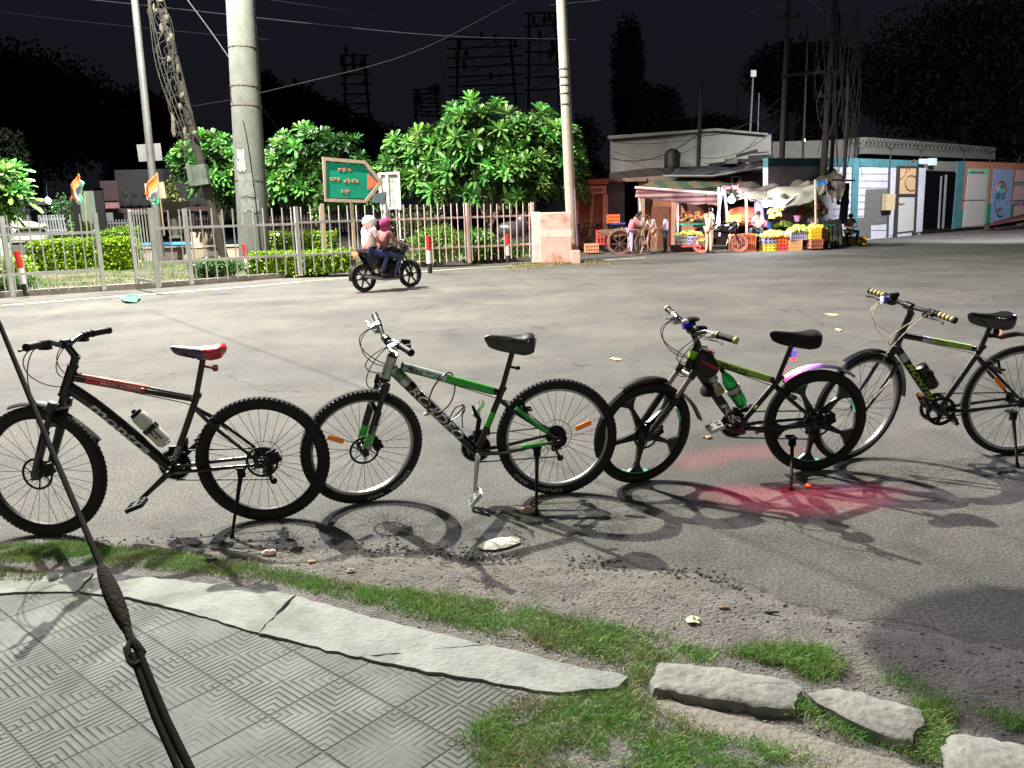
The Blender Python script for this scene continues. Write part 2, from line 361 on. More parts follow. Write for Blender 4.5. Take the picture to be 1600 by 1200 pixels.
# small grit and litter specks spread over the earth
mb = MB(); M_grit = mat('verge_grit', (.16, .14, .12), .9, var=.6, scale=25)
for k in range(1500):
    px = random.uniform(380, 1640); py = random.uniform(860, 1190); p = G(px, py)
    e = float(np.interp(p.x, edge_w[:, 0], edge_w[:, 1]))
    if p.y > e-.02 or p.x < -.9 and py > 930: continue
    r = random.uniform(.0015, .006); mb.ell((p.x, p.y, float(gz(p.x, p.y))+r*.3), (r*1.5, r, r*.7), 5, 3, Matrix.Rotation(random.uniform(0, 6), 3, 'Z'), jit=.3)
tag(mb.build('verge_grit', M_grit, smooth=False), 'small stones and grit scattered over the bare earth verge', 'gravel', kind='stuff')

# ---- kerb and tiled footpath
def paving():
    m = bpy.data.materials.new('grooved_tiles'); m.use_nodes = True; n = m.node_tree.nodes; L = m.node_tree.links; b = n['Principled BSDF']
    t = n.new('ShaderNodeTexCoord')
    def M(op, a, bb=None, cc=None):
        q = n.new('ShaderNodeMath'); q.operation = op
        for k, v in enumerate((a, bb, cc)):
            if v is None: continue
            if isinstance(v, (int, float)): q.inputs[k].default_value = v
            else: L.new(v, q.inputs[k])
        return q.outputs[0]
    def noise(s, d=6, r=.6, o='Fac'):
        q = n.new('ShaderNodeTexNoise'); q.inputs['Scale'].default_value = s; q.inputs['Detail'].default_value = d; q.inputs['Roughness'].default_value = r; L.new(t.outputs['Object'], q.inputs['Vector']); return q.outputs[o]
    s = n.new('ShaderNodeSeparateXYZ'); L.new(t.outputs['Object'], s.inputs[0])
    wob = M('MULTIPLY', M('SUBTRACT', noise(14, 3), .5), .012)
    u = M('ADD', M('DIVIDE', s.outputs['X'], TILE), wob); v = M('ADD', M('DIVIDE', s.outputs['Y'], TILE), wob)
    fu = M('MULTIPLY', M('ABSOLUTE', M('SUBTRACT', M('FRACT', u), .5)), 2); fv = M('MULTIPLY', M('ABSOLUTE', M('SUBTRACT', M('FRACT', v), .5)), 2)   # 0 centre, 1 joint
    mn = M('MINIMUM', fu, fv); mx = M('MAXIMUM', fu, fv)
    tri = M('PINGPONG', M('MULTIPLY', mn, 6.2), .5)            # 0 at a groove, .5 on a bar
    bar = M('SMOOTHSTEP', tri, .05, .2) if False else None
    ss = n.new('ShaderNodeMapRange'); ss.interpolation_type = 'SMOOTHSTEP'; L.new(tri, ss.inputs[0]); ss.inputs[1].default_value = .08; ss.inputs[2].default_value = .24
    jt = n.new('ShaderNodeMapRange'); jt.interpolation_type = 'SMOOTHSTEP'; L.new(mx, jt.inputs[0]); jt.inputs[1].default_value = .955; jt.inputs[2].default_value = .985; jt.inputs[3].default_value = 1; jt.inputs[4].default_value = 0
    # worn tiles and mortar smears where the grooves are filled
    wr = n.new('ShaderNodeMapRange'); L.new(noise(2.3, 5, .6), wr.inputs[0]); wr.inputs[1].default_value = .38; wr.inputs[2].default_value = .62; wr.inputs[3].default_value = 1; wr.inputs[4].default_value = .12
    hgt = M('MULTIPLY', jt.outputs[0], M('SUBTRACT', 1.0, M('MULTIPLY', wr.outputs[0], M('SUBTRACT', 1.0, ss.outputs[0]))))
    cell = n.new('ShaderNodeTexWhiteNoise'); cell.noise_dimensions = '2D'; cb = n.new('ShaderNodeCombineXYZ'); L.new(M('FLOOR', u), cb.inputs[0]); L.new(M('FLOOR', v), cb.inputs[1]); L.new(cb.outputs[0], cell.inputs['Vector'])
    base = n.new('ShaderNodeValToRGB'); base.color_ramp.elements[0].position = .28; base.color_ramp.elements[0].color = (.055, .058, .054, 1); base.color_ramp.elements[1].position = .74; base.color_ramp.elements[1].color = (.145, .15, .14, 1)
    L.new(noise(5, 9, .72), base.inputs[0])
    dt_ = n.new('ShaderNodeMapRange'); L.new(noise(1.6, 9, .75), dt_.inputs[0]); dt_.inputs[1].default_value = .42; dt_.inputs[2].default_value = .66; dt_.inputs[3].default_value = 1.0; dt_.inputs[4].default_value = .58
    tone = M('MULTIPLY', dt_.outputs[0], M('ADD', .80, M('MULTIPLY', cell.outputs[0], .36)))
    sp = n.new('ShaderNodeValToRGB'); sp.color_ramp.elements[0].position = .2; sp.color_ramp.elements[0].color = (.42, .41, .40, 1); sp.color_ramp.elements[1].position = .8; sp.color_ramp.elements[1].color = (1, 1, 1, 1); L.new(hgt, sp.inputs[0])
    q = n.new('ShaderNodeMix'); q.data_type = 'RGBA'; q.blend_type = 'MULTIPLY'; q.inputs[0].default_value = 1; L.new(base.outputs[0], q.inputs[6]); L.new(sp.outputs[0], q.inputs[7])
    q2 = n.new('ShaderNodeVectorMath'); q2.operation = 'SCALE'; L.new(q.outputs[2], q2.inputs[0]); L.new(tone, q2.inputs['Scale'])
    L.new(q2.outputs[0], b.inputs['Base Color']); b.inputs['Roughness'].default_value = .8
    bp = n.new('ShaderNodeBump'); bp.inputs['Strength'].default_value = 1; bp.inputs['Distance'].default_value = .006; L.new(M('ADD', hgt, M('MULTIPLY', noise(60, 5, .7), .35)), bp.inputs['Height'])
    L.new(bp.outputs[0], b.inputs['Normal']); return m
TILE = .2655*1.50/1.50
def gridpoly(poly, z, step, amp, m, name, seed, loc=None, rz=0, edge=.0, thick=.05, smooth=True):
    """slab with a rough top: ear-clipped outline resampled with wobble, subdivided by a grid"""
    P = []
    n = len(poly)
    for k in range(n):
        a = Vector(poly[k]); b = Vector(poly[(k+1) % n]); q = max(1, int((b-a).length/step))
        for j in range(q):
            p = a.lerp(b, j/q); P.append((p.x+random.gauss(0, edge), p.y+random.gauss(0, edge)))
    top = [(x, y, z+float(vnoise(np.array([x]), np.array([y]), 7, seed)[0]-.5)*amp) for x, y in P]
    bot = [(x, y, z-thick) for x, y in P]; k = len(P)
    import bmesh
    bm = bmesh.new(); tv = [bm.verts.new(p) for p in top]; bv = [bm.verts.new(p) for p in bot]
    bm.faces.new(tv); 
    for i in range(k): bm.faces.new((tv[i], bv[i], bv[(i+1) % k], tv[(i+1) % k]))
    bmesh.ops.triangulate(bm, faces=[f for f in bm.faces if len(f.verts) > 4])
    bmesh.ops.recalc_face_normals(bm, faces=bm.faces)
    me = bpy.data.meshes.new(name); bm.to_mesh(me); bm.free(); me.materials.append(m)
    o = bpy.data.objects.new(name, me); C.objects.link(o)
    if loc:
        M4 = Matrix.Translation(loc) @ Matrix.Rotation(rz, 4, 'Z'); me.transform(M4.inverted()); o.matrix_world = M4
    return o
M_kerb = mat('kerb_concrete', (.195, .205, .19), .88, var=.25, scale=7, bump=.35, bscale=60, dirt=(.085, .09, .08), dirtamt=.75, dscale=3.2)
ko = [G(x, y, KZ) for x, y in kerb_out]; ki = [G(x, y, KZ) for x, y in kerb_in]
# the kerb is cast in lengths, cracked where they meet
def along(pts, t):
    L = [0]; 
    for a, b in zip(pts[:-1], pts[1:]): L.append(L[-1]+(b-a).length)
    t *= L[-1]
    for i in range(len(pts)-1):
        if t <= L[i+1]+1e-9: return pts[i].lerp(pts[i+1], (t-L[i])/(L[i+1]-L[i]))
    return pts[-1]
def tpx(pts, px):
    best = min(range(401), key=lambda k: abs(proj(along(pts, k/400))[0]-px)); return best/400
cuts = [(-250, -250), (150, 122), (460, 405), (760, 560), (985, 965)]
for q, ((o0, i0), (o1, i1)) in enumerate(zip(cuts[:-1], cuts[1:])):
    to0, to1, ti0, ti1 = tpx(ko, o0), tpx(ko, o1), tpx(ki, i0), tpx(ki, i1); e = .0018
    poly = [along(ko, to0+(to1-to0)*k/10+(e if k == 0 else -e if k == 10 else 0)) for k in range(11)]+[along(ki, ti1+(ti0-ti1)*k/10+(-e if k == 0 else e if k == 10 else 0)) for k in range(11)]
    o = gridpoly([(p.x, p.y) for p in poly], KZ, .03, .006, M_kerb, 'kerb', 30+q, edge=.0034, thick=.09); tag(o, kind='structure')
# tiles
rza = R_(-41.4)-math.pi/2*0
c0 = G(347, 1074, .06); 
tp = [(-250, 929), (0, 920), (75, 918), (120, 918), (200, 928), (300, 951), (400, 982), (500, 1006), (600, 1030), (700, 1047), (760, 1058), (860, 1077), (885, 1088), (862, 1112), (800, 1136), (775, 1165), (780, 1260), (780, 1500), (-500, 1500)]
poly = [G(x, y, KZ-.006) for x, y in tp]
o = gridpoly([(p.x, p.y) for p in poly], KZ-.008, .05, 0, paving(), 'footpath', 3, loc=(c0.x, c0.y, 0), rz=rza, thick=.05); tag(o, kind='structure')
# loose earth slab strip and three displaced kerb stones
M_stone = mat('kerb_stone', (.19, .187, .172), .92, var=.3, scale=14, bump=.5, bscale=30, dirt=(.08, .075, .065), dirtamt=.75, dscale=6)
def stone(px, z, h, label, seed, name='kerb_stone'):
    P = [G(x, y, z+h) for x, y in px]; cx = sum((p for p in P), Vector())/len(P); random.seed(seed)
    import bmesh
    bm = bmesh.new(); ring = []; n = len(P)
    for k in range(n):
        a, b = P[k], P[(k+1) % n]; q = max(2, int((b-a).length/.025))
        for j in range(q):
            p = a.lerp(b, j/q); ring.append(Vector((p.x+random.gauss(0, .0035), p.y+random.gauss(0, .0030), p.z-.006+random.gauss(0, .0015))))
    ins = [r.lerp(cx, .10) + Vector((0, 0, .006+random.gauss(0, .0012))) for r in ring]
    ins2 = [r.lerp(cx, .45) + Vector((0, 0, .007+random.gauss(0, .0012))) for r in ring]
    low = [Vector((r.x+(r.x-cx.x)*.02+random.gauss(0, .004), r.y+(r.y-cx.y)*.02+random.gauss(0, .004), z-.03)) for r in ring]
    mid = [Vector((r.x+random.gauss(0, .005), r.y+random.gauss(0, .005), (r.z+z)/2)) for r in ring]
    L = [[bm.verts.new(p-cx) for p in q] for q in (low, mid, ring, ins, ins2)]; k = len(ring)
    for a, b in zip(L[:-1], L[1:]):
        for i in range(k): bm.faces.new((a[i], a[(i+1) % k], b[(i+1) % k], b[i]))
    cv = bm.verts.new((0, 0, .007)); 
    for i in range(k): bm.faces.new((L[-1][i], L[-1][(i+1) % k], cv))
    bmesh.ops.recalc_face_normals(bm, faces=bm.faces)
    me = bpy.data.meshes.new(name); bm.to_mesh(me); bm.free(); me.materials.append(M_stone); me.polygons.foreach_set('use_smooth', [True]*len(me.polygons)); me.set_sharp_from_angle(angle=R_(40))
    o = bpy.data.objects.new(name, me); C.objects.link(o); o.location = cx; return tag(o, label, 'kerb stone', 'broken kerb stones along the grass')
stone([(1032, 1033), (1130, 1040), (1240, 1062), (1257, 1070), (1238, 1104), (1228, 1106), (1120, 1090), (1025, 1074), (1016, 1062)], .03, .05, 'long pale broken kerb stone lying next to the cut end of the kerb', 3)
stone([(1306, 1072), (1345, 1080), (1440, 1108), (1441, 1122), (1425, 1158), (1390, 1150), (1300, 1110), (1263, 1086), (1268, 1079)], .03, .055, 'broken pale kerb stone lying aslant in the middle of the three', 5)
stone([(1484, 1143), (1530, 1148), (1620, 1165), (1640, 1230), (1560, 1225), (1480, 1200), (1472, 1165)], .03, .05, 'pale kerb stone at the bottom right corner, cut off by the picture edge', 6)
tag(gridpoly([(p.x, p.y) for p in [G(x, y, .05) for x, y in [(985, 1091), (1050, 1096), (1200, 1130), (1300, 1160), (1400, 1188), (1480, 1220), (1480, 1260), (1300, 1230), (1200, 1190), (1090, 1160), (1010, 1112)]]], .05, .04, .008, mat('sandy_slab', (.17, .15, .13), .92, var=.15, scale=14, bump=.6, bscale=50), 'sandy_slab', 9, edge=.004), 'low sandy concrete strip half buried in grass in front of the kerb stones', 'slab')
random.seed(21)
# ================================================================== THE PARK ACROSS THE ROAD
LZ = .13
M_pav = mat('park_soil', (.10, .085, .06), .95, var=.3, scale=3)
kp = [(-400, 506), (-150, 484), (0, 466), (150, 456), (250, 450), (400, 438), (520, 428), (640, 417), (740, 411), (830, 406), (905, 400)]   # foot of the kerb
kw = [G(x, y) for x, y in kp]
M_kb = mat('far_kerb', (.20, .17, .15), .9, var=.25, scale=5, dirt=(.08, .07, .06), dirtamt=.7)
mb = MB(); up = Vector((0, 0, LZ)); bk = Vector((0, .22, 0))
for a, b in zip(kw[:-1], kw[1:]):
    mb.add([a, b, b+up, a+up, a+up+bk, b+up+bk], [(0, 1, 2, 3), (3, 2, 5, 4)])
tag(mb.build('park_kerb', M_kb, smooth=False), kind='structure')
mb = MB(); far = [kw[-1]+Vector((0, 60, 0)), kw[0]+Vector((-30, 60, 0))]
mb.add([p+bk+Vector((0, 0, LZ-.02)) for p in kw]+[f+Vector((0, 0, LZ-.02)) for f in far], [tuple(range(len(kw)+2))])
tag(mb.build('park_ground', M_pav, smooth=False), kind='structure')
M_line = mat('road_edge_paint', (.36, .33, .24), .9, var=.35, scale=3, dirt=(.12, .11, .10), dirtamt=.8, dscale=2.2)
mb = MB(); q = [G(x, y, .004) for x, y in [(-400, 521), (-150, 497), (0, 478), (150, 466), (250, 459), (400, 447), (520, 436), (640, 426), (740, 419), (900, 409), (1010, 403)]]
for a, b in zip(q[:-1], q[1:]): mb.add([a, b, b+Vector((0, .28, 0)), a+Vector((0, .28, 0))], [(0, 1, 2, 3)])
tag(mb.build('road_edge_line', M_line, smooth=False), kind='structure')
# ---- leaf kits (numpy)
def leaves(name, cen, nrm, L, Wd, cols, m, parent=None, droop=.25, big=False):
    """one bent 4-point leaf per centre: nrm = pointing direction"""
    n = len(cen); d = nrm/np.linalg.norm(nrm, axis=1)[:, None]; r = rng.normal(size=(n, 3)); s = np.cross(d, np.array([0, 0, 1.])+r*.35); s /= np.linalg.norm(s, axis=1)[:, None]
    L = np.asarray(L).reshape(-1, 1)*np.ones((n, 1)); Wd = np.asarray(Wd).reshape(-1, 1)*np.ones((n, 1)); dn = np.array([0, 0, -1.])
    if big:
        f = lambda t, w_, q=1: cen+d*L*t+dn*L*droop*t*t+s*Wd*w_*q
        V = np.stack([f(0, .05), f(.35, .30), f(.68, .5), f(.92, .30), f(1, 0), f(.92, -.30), f(.68, -.5), f(.35, -.30), f(0, -.05)], 1).reshape(-1, 3); i = np.arange(n)[:, None]*9
        F = np.concatenate([i+[0, 1, 7, 8], i+[1, 2, 6, 7], i+[2, 3, 5, 6], i+[3, 4, 4, 5]][:3], 0); o = numesh(name, V, F, m, np.repeat(cols, 9, 0), parent); return o
    V = np.stack([cen, cen+d*L*.6+s*Wd/2, cen+d*L+dn*L*droop, cen+d*L*.6-s*Wd/2], 1).reshape(-1, 3)
    F = np.arange(4*n).reshape(n, 4); return numesh(name, V, F, m, np.repeat(cols, 4, 0), parent)
M_leafm = tintmat('foliage', .38, trl=.10)
def plumeria(name, crowns, base, label, n, seed, flowers=0, rl=.30):
    """crowns = list of (centre, radii); rosettes of long leaves at the twig ends"""
    rg = np.random.default_rng(seed); random.seed(seed); t = empty(name, tuple(base), label=label, cat='tree', group='frangipani trees behind the park railing'); B = Vector(base)
    tips = []
    tw = sum(c_[1][0]*c_[1][2] for c_ in crowns)
    for c_, r_ in crowns:
        k = int(n*r_[0]*r_[2]/tw)
        u = rg.normal(size=(k*3, 3)); u /= np.linalg.norm(u, axis=1)[:, None]; u = u[(u[:, 2] > -.75)][:k]
        f = rg.uniform(.72, 1.03, size=(len(u), 1))
        tips.append(np.array(c_)+u*np.array(r_)*f)
    tips = np.concatenate(tips)-np.array(B); out = []; dr = []; Ls = []; co = []
    crc = np.array(sum((Vector(c_) for c_, _ in crowns), Vector())/len(crowns))-np.array(B)
    for p in tips:
        ax = (p-crc); ax /= np.linalg.norm(ax)+1e-6; ax = ax*.7+np.array([0, -.5, .6]); ax /= np.linalg.norm(ax)
        a = np.cross(ax, [0.3, .2, 1]); a /= np.linalg.norm(a); b = np.cross(ax, a); k = rg.integers(18, 25); s = rl*rg.uniform(.75, 1.2); tone = rg.uniform(.5, 1.35); yl = rg.uniform(.6, 1.1)
        for j in range(k):
            an = 2.4*j; el = .12+1.2*j/k; d = ax*math.sin(el)+(a*math.cos(an)+b*math.sin(an))*math.cos(el)
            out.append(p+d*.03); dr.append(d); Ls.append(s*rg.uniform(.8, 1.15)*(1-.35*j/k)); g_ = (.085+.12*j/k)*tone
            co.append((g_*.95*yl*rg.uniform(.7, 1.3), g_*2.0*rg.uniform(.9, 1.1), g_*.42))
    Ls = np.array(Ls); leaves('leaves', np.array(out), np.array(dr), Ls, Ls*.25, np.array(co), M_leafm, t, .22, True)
    # inner leaves in a darker green
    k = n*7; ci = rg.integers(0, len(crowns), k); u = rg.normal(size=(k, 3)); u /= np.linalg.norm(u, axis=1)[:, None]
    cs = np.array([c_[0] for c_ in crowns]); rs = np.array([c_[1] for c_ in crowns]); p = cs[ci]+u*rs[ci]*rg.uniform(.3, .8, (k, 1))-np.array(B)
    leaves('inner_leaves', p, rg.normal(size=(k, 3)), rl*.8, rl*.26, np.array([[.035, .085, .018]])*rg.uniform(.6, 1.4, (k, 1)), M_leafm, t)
    mbt = MB(); c0 = Vector(crc)
    mbt.tube([Vector((0, 0, 0)), Vector((c0.x*.3, c0.y*.3, c0.z*.35))], [.14, .11], 8)
    for i in range(16):
        q = Vector(tips[rg.integers(len(tips))]); mbt.tube([Vector((c0.x*.3, c0.y*.3, c0.z*.33)), c0.lerp(q, .35)+Vector((0, 0, -.2)), q], [.08, .05, .02], 6)
    mbt.build('trunk', mat('grey_bark', (.16, .14, .12), .9, bump=.4), t)
    if flowers:
        fl = []; fd = []
        for q in tips[rg.integers(0, len(tips), flowers)]:
            for j in range(9): fl.append(q+np.array([0, -.08, .12])+rg.normal(size=3)*.05); fd.append(rg.normal(size=3)+np.array([0, -.6, .6]))
        leaves('flowers', np.array(fl), np.array(fd), .12, .09, np.array([[.75, .74, .66]])*np.ones((len(fl), 1)), M_leafm, t)
    return t
def wc(px, py, Y, rx, rz, ry=None):
    k = Y/F0; return (tuple(W(px, py, Y)), (rx*k, (ry or rx*.8)*k, rz*k))
Y1 = 30
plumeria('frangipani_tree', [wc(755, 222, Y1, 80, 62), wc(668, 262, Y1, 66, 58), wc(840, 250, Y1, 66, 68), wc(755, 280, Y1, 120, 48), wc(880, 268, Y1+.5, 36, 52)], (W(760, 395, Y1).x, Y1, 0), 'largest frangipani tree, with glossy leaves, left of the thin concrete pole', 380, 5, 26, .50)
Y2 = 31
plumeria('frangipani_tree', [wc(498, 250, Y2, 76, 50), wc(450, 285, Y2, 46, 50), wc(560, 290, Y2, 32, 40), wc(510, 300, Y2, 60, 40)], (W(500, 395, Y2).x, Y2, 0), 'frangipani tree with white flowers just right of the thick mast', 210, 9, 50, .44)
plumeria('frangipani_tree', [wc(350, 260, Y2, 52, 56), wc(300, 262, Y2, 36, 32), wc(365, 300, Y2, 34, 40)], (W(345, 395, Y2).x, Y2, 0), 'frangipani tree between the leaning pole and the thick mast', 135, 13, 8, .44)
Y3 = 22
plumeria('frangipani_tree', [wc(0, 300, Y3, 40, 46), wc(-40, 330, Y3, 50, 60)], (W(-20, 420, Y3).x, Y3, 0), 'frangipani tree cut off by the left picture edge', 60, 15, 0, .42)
# ---- hedges and shrubs
def shrub(name, px0, py0, px1, py1, Y, label, col, n, cat='hedge', depth=1.0, leaf=.09, flat=True, stems=False, seed=1, grp=None):
    rg = np.random.default_rng(seed); a = W(px0, py1, Y); b = W(px1, py0, Y); x0, x1 = a.x, b.x; z1 = b.z; z0 = LZ-.02
    o = empty(name, ((x0+x1)/2, Y, z0), label=label, cat=cat, group=grp); hw = (x1-x0)/2; h = z1-z0
    u = rg.uniform(-1, 1, (n, 3)); 
    # lumpy box: push towards the surface
    if flat:
        ax = rg.integers(0, 3, n); sgn = np.where(rg.random(n) < .8, -1, 1)
        u[np.arange(n), np.where(ax == 0, 0, np.where(ax == 1, 1, 2))] = np.where(ax == 2, 1, np.where(ax == 1, -1, np.sign(u[:, 0])))
        u *= rg.uniform(.88, 1.04, (n, 1)); P = np.stack([u[:, 0]*hw, u[:, 1]*depth*.5, (u[:, 2]+1)/2*h], 1)
        P[:, 2] += (vnoise(P[:, 0]+50, P[:, 1]+50, 2.3, seed)-.5)*.16*h+.0
    else:
        v = rg.normal(size=(n, 3)); v /= np.linalg.norm(v, axis=1)[:, None]; rr = rg.uniform(.45, 1.05, (n, 1)); q = v*rr*(1+.25*(vnoise(v[:, 0]*2+9, v[:, 2]*2+9, 2, seed)[:, None]-.5))
        P = np.stack([q[:, 0]*hw, q[:, 1]*depth*.5, (q[:, 2]+1)/2*h], 1)
    d = rg.normal(size=(n, 3))*.7+np.array([0, -.35, .55]); tn = rg.uniform(.6, 1.35, (n, 1))
    leaves('foliage', P, d, leaf*rg.uniform(.7, 1.2, n), leaf*.55, np.array([col])*tn, M_leafm, o)
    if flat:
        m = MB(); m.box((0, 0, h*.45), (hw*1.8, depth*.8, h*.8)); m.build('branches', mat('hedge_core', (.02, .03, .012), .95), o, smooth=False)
    else:
        m = MB(); [m.tube([(0, 0, 0), (rg.uniform(-.4, .4)*hw, rg.uniform(-.2, .2), h*.5), (rg.uniform(-.8, .8)*hw, rg.uniform(-.3, .3), h*.85)], [.02, .012, .005], 5) for _ in range(9)]; m.build('branches', mat('shrub_twig', (.09, .07, .05), .9), o)
    return o
lime = (.20, .33, .015); deep = (.055, .13, .025)
shrub('hedge', 60, 372, 205, 408, 25, 'bright clipped hedge between the pedestal and the open gate', lime, 9000, seed=2)
shrub('hedge', 160, 358, 212, 380, 29, 'clipped hedge behind the bright one left of the fountain', (.15, .27, .02), 3000, seed=3)
shrub('hedge', 405, 363, 520, 395, 27, 'bright clipped hedge right of the thick mast, farther row', lime, 7000, seed=4)
shrub('hedge', 398, 392, 545, 428, 21.6, 'bright clipped hedge right of the thick mast, nearer row', lime, 7000, seed=5, depth=.7)
shrub('shrub', -10, 398, 50, 430, 19.8, 'low bright shrub at the left edge behind the striped marker post', lime, 2600, 'shrub', .9, flat=False, seed=6)
shrub('shrub', -40, 430, 60, 462, 18.2, 'thin dark shrub at the foot of the leftmost railing', deep, 1400, 'shrub', .6, flat=False, seed=7)
shrub('shrub', 295, 402, 380, 448, 20.6, 'dark shrub at the foot of the leaning pole', deep, 3000, 'shrub', .7, flat=False, seed=8)
shrub('shrub', 640, 352, 730, 408, 24.2, 'bright shrub behind the railing right of the riders', (.12, .26, .03), 4200, 'shrub', .9, flat=False, seed=9)
shrub('shrub', 715, 358, 775, 412, 25.2, 'broad-leaved shrub behind the railing in the middle of its right half', (.10, .24, .04), 2600, 'shrub', .8, leaf=.14, flat=False, seed=10)
shrub('shrub', 735, 375, 835, 418, 25.6, 'dark shrub behind the right end of the railing', (.05, .11, .03), 2600, 'shrub', .7, flat=False, seed=11)
shrub('shrub', 80, 305, 122, 345, 34, 'dim shrub in the park beside the small white lamp', (.05, .11, .03), 1500, 'shrub', 1.2, leaf=.16, flat=False, seed=12)
shrub('shrub', 108, 338, 152, 372, 30, 'young light green shrub behind the bright hedge', (.10, .24, .04), 1300, 'shrub', .8, leaf=.14, flat=False, seed=14)
shrub('shrub', 600, 318, 700, 345, 27.5, 'feathery dark shrub below the big frangipani and the notice board', (.06, .10, .03), 1800, 'shrub', .8, leaf=.10, flat=False, seed=15)
# ---- lawn: blades near enough to read as turf
def turf(name, polys, n, z, h0, h1, wd, tones, label, kindstuff=True, zf=None, lean=.5, clump=6, cover=.36, feather=.0):
    V = []; out_n = 0
    pts = []
    for poly in polys:
        W_ = np.array([[*G(x, y)][:2] for x, y in poly]); mn, mx = W_.min(0), W_.max(0)
        area = 0.5*abs(np.dot(W_[:, 0], np.roll(W_[:, 1], 1))-np.dot(W_[:, 1], np.roll(W_[:, 0], 1))); box = np.prod(mx-mn)
        k = int(n*box/max(area, 1e-3)*.9)
        p = rng.uniform(mn, mx, (k, 2)); p = p[inpoly(p[:, 0], p[:, 1], [tuple(q) for q in W_])]
        pts.append(p[:n])
    p = np.concatenate(pts); p = p+rng.normal(size=p.shape)*feather
    dn = vnoise(p[:, 0]+20, p[:, 1]+20, clump, 31)*.6+vnoise(p[:, 0]+20, p[:, 1]+20, clump*3, 32)*.4
    p = p[rng.random(len(p)) < np.clip((dn-cover)*3.6, .05, 1)]; n = len(p)
    dn = vnoise(p[:, 0]+20, p[:, 1]+20, clump*.7, 33)
    zz = zf(p[:, 0], p[:, 1]) if zf else np.full(n, z)
    base = np.stack([p[:, 0], p[:, 1], zz], 1); h = rng.uniform(h0, h1, (n, 1))*(.6+.8*dn[:, None]); a = rng.uniform(0, 2*math.pi, n); sd = np.stack([np.cos(a), np.sin(a), np.zeros(n)], 1)*wd*rng.uniform(.6, 1.3, (n, 1))
    la = rng.uniform(0, 2*math.pi, n); le = np.stack([np.cos(la), np.sin(la), np.zeros(n)], 1)*h*rng.uniform(.1, lean, (n, 1))
    V = np.stack([base-sd, base+sd, base+sd*.7+le*.4+[0, 0, 1]*h*.6, base-sd*.7+le*.4+[0, 0, 1]*h*.6, base+le*1.2+[0, 0, 1]*h, base+le*1.21+[0, 0, 1]*h*.99], 1).reshape(-1, 3)
    i = np.arange(n)[:, None]*6; F = np.concatenate([i+[0, 1, 2, 3], i+[3, 2, 4, 5]], 0)
    t = np.array(tones); ci = np.clip((rng.random(n)*.55+vnoise(p[:, 0]+5, p[:, 1]+5, clump*1.4, 34)*.6-.1), 0, .999); col = t[(ci*len(t)).astype(int)]*rng.uniform(.7, 1.3, (n, 1))
    return tag(numesh(name, V, F, M_blade, np.repeat(col, 6, 0)), label, 'grass', kind='stuff')
M_blade = tintmat('grass_blades', .55, trl=.2)
turf('lawn', [[(-60, 470), (0, 463), (250, 448), (420, 434), (420, 405), (240, 405), (60, 425), (-60, 440)], [(420, 434), (640, 414), (900, 404), (900, 396), (640, 402), (420, 420)]], 34000, LZ-.02, .03, .07, .007, [(.07, .18, .02), (.11, .22, .03), (.13, .20, .04), (.06, .14, .02)], 'mown grass inside the park railing', clump=1.1)
turf('roadside_grass', [[(795, 425), (905, 417), (960, 415), (955, 408), (850, 410), (790, 417)]], 2600, 0, .04, .13, .006, [(.20, .20, .06), (.26, .22, .09), (.12, .16, .04)], 'dry grass tufts at the kerb in front of the pink pillar', clump=2)
# ---- railing: a thing per bay
M_rail = mat('weathered_railing_paint', (.50, .50, .48), .6, var=.15, scale=2, dirt=(.20, .15, .12), dirtamt=.5)
M_railp = mat('pink_lit_railing_paint', (.66, .46, .44), .6, var=.12, scale=2, dirt=(.3, .18, .15), dirtamt=.4)  # railing paint with the pink of the red light mixed in
def bay(x0, b0, x1, b1, hT, r1, r0, n, m, label, post=(True, True), gate=False, ph=None):
    p0, p1 = G(x0, b0, LZ), G(x1, b1, LZ); u = p1-p0; o = empty('railing_bay' if not gate else 'railing_gate', tuple(p0), label=label, cat='railing' if not gate else 'gate', group=None if gate else 'railing bays along the park')
    u.z = 0; L = u.length; un = u.normalized(); Rm = Matrix((un, Vector((0, 0, 1)).cross(un), Vector((0, 0, 1)))).transposed()
    for z in (r0, r1): g = MB(); g.beam(Vector((0, 0, z)), u+Vector((0, 0, z)), .035, .055); g.build('rail', m, o, smooth=False)
    g = MB()
    for i in range(n):
        q = u*((i+.5)/n); g.box(q+Vector((0, -.02, (hT+.06)/2+random.uniform(-.01, .01))), (.022, .022, hT-.06), Matrix.Rotation(random.gauss(0, .008), 3, 'Y') @ Rm)
    g.build('pickets', m, o, smooth=False)
    for k, w_ in enumerate(post):
        if w_: g = MB(); g.box(u*k+Vector((0, 0, (ph or hT+.02)/2)), (.085, .07, (ph or hT+.02)), Rm); g.build('post', m, o, smooth=False)
    return o
bay(-130, 477, 20, 463, 1.52, 1.2, .42, 8, M_rail, 'leftmost railing bay, cut off by the picture edge')
bay(20, 463, 163, 453, 1.55, 1.18, .42, 9, M_rail, 'railing bay between the pedestal and the gate opening', (False, True))
bay(249, 448, 300, 444, 1.60, 1.22, .50, 3, M_rail, 'narrow railing bay right of the open gate leaf')
bay(300, 444, 470, 431, 1.60, 1.22, .50, 11, M_rail, 'railing bay in front of the leaning pole and the thick mast', (False, True))
bay(470, 431, 608, 419, 1.62, 1.25, .48, 10, M_rail, 'railing bay behind the motorcycle riders', (False, True))
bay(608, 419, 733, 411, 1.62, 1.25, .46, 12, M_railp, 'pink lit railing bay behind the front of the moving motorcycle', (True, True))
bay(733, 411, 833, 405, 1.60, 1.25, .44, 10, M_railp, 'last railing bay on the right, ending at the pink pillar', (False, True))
g0 = bay(215, 444, 247, 450, 1.62, 1.55, .12, 7, M_rail, 'open gate leaf of flat bars standing askew in the railing', (True, True), gate=True)
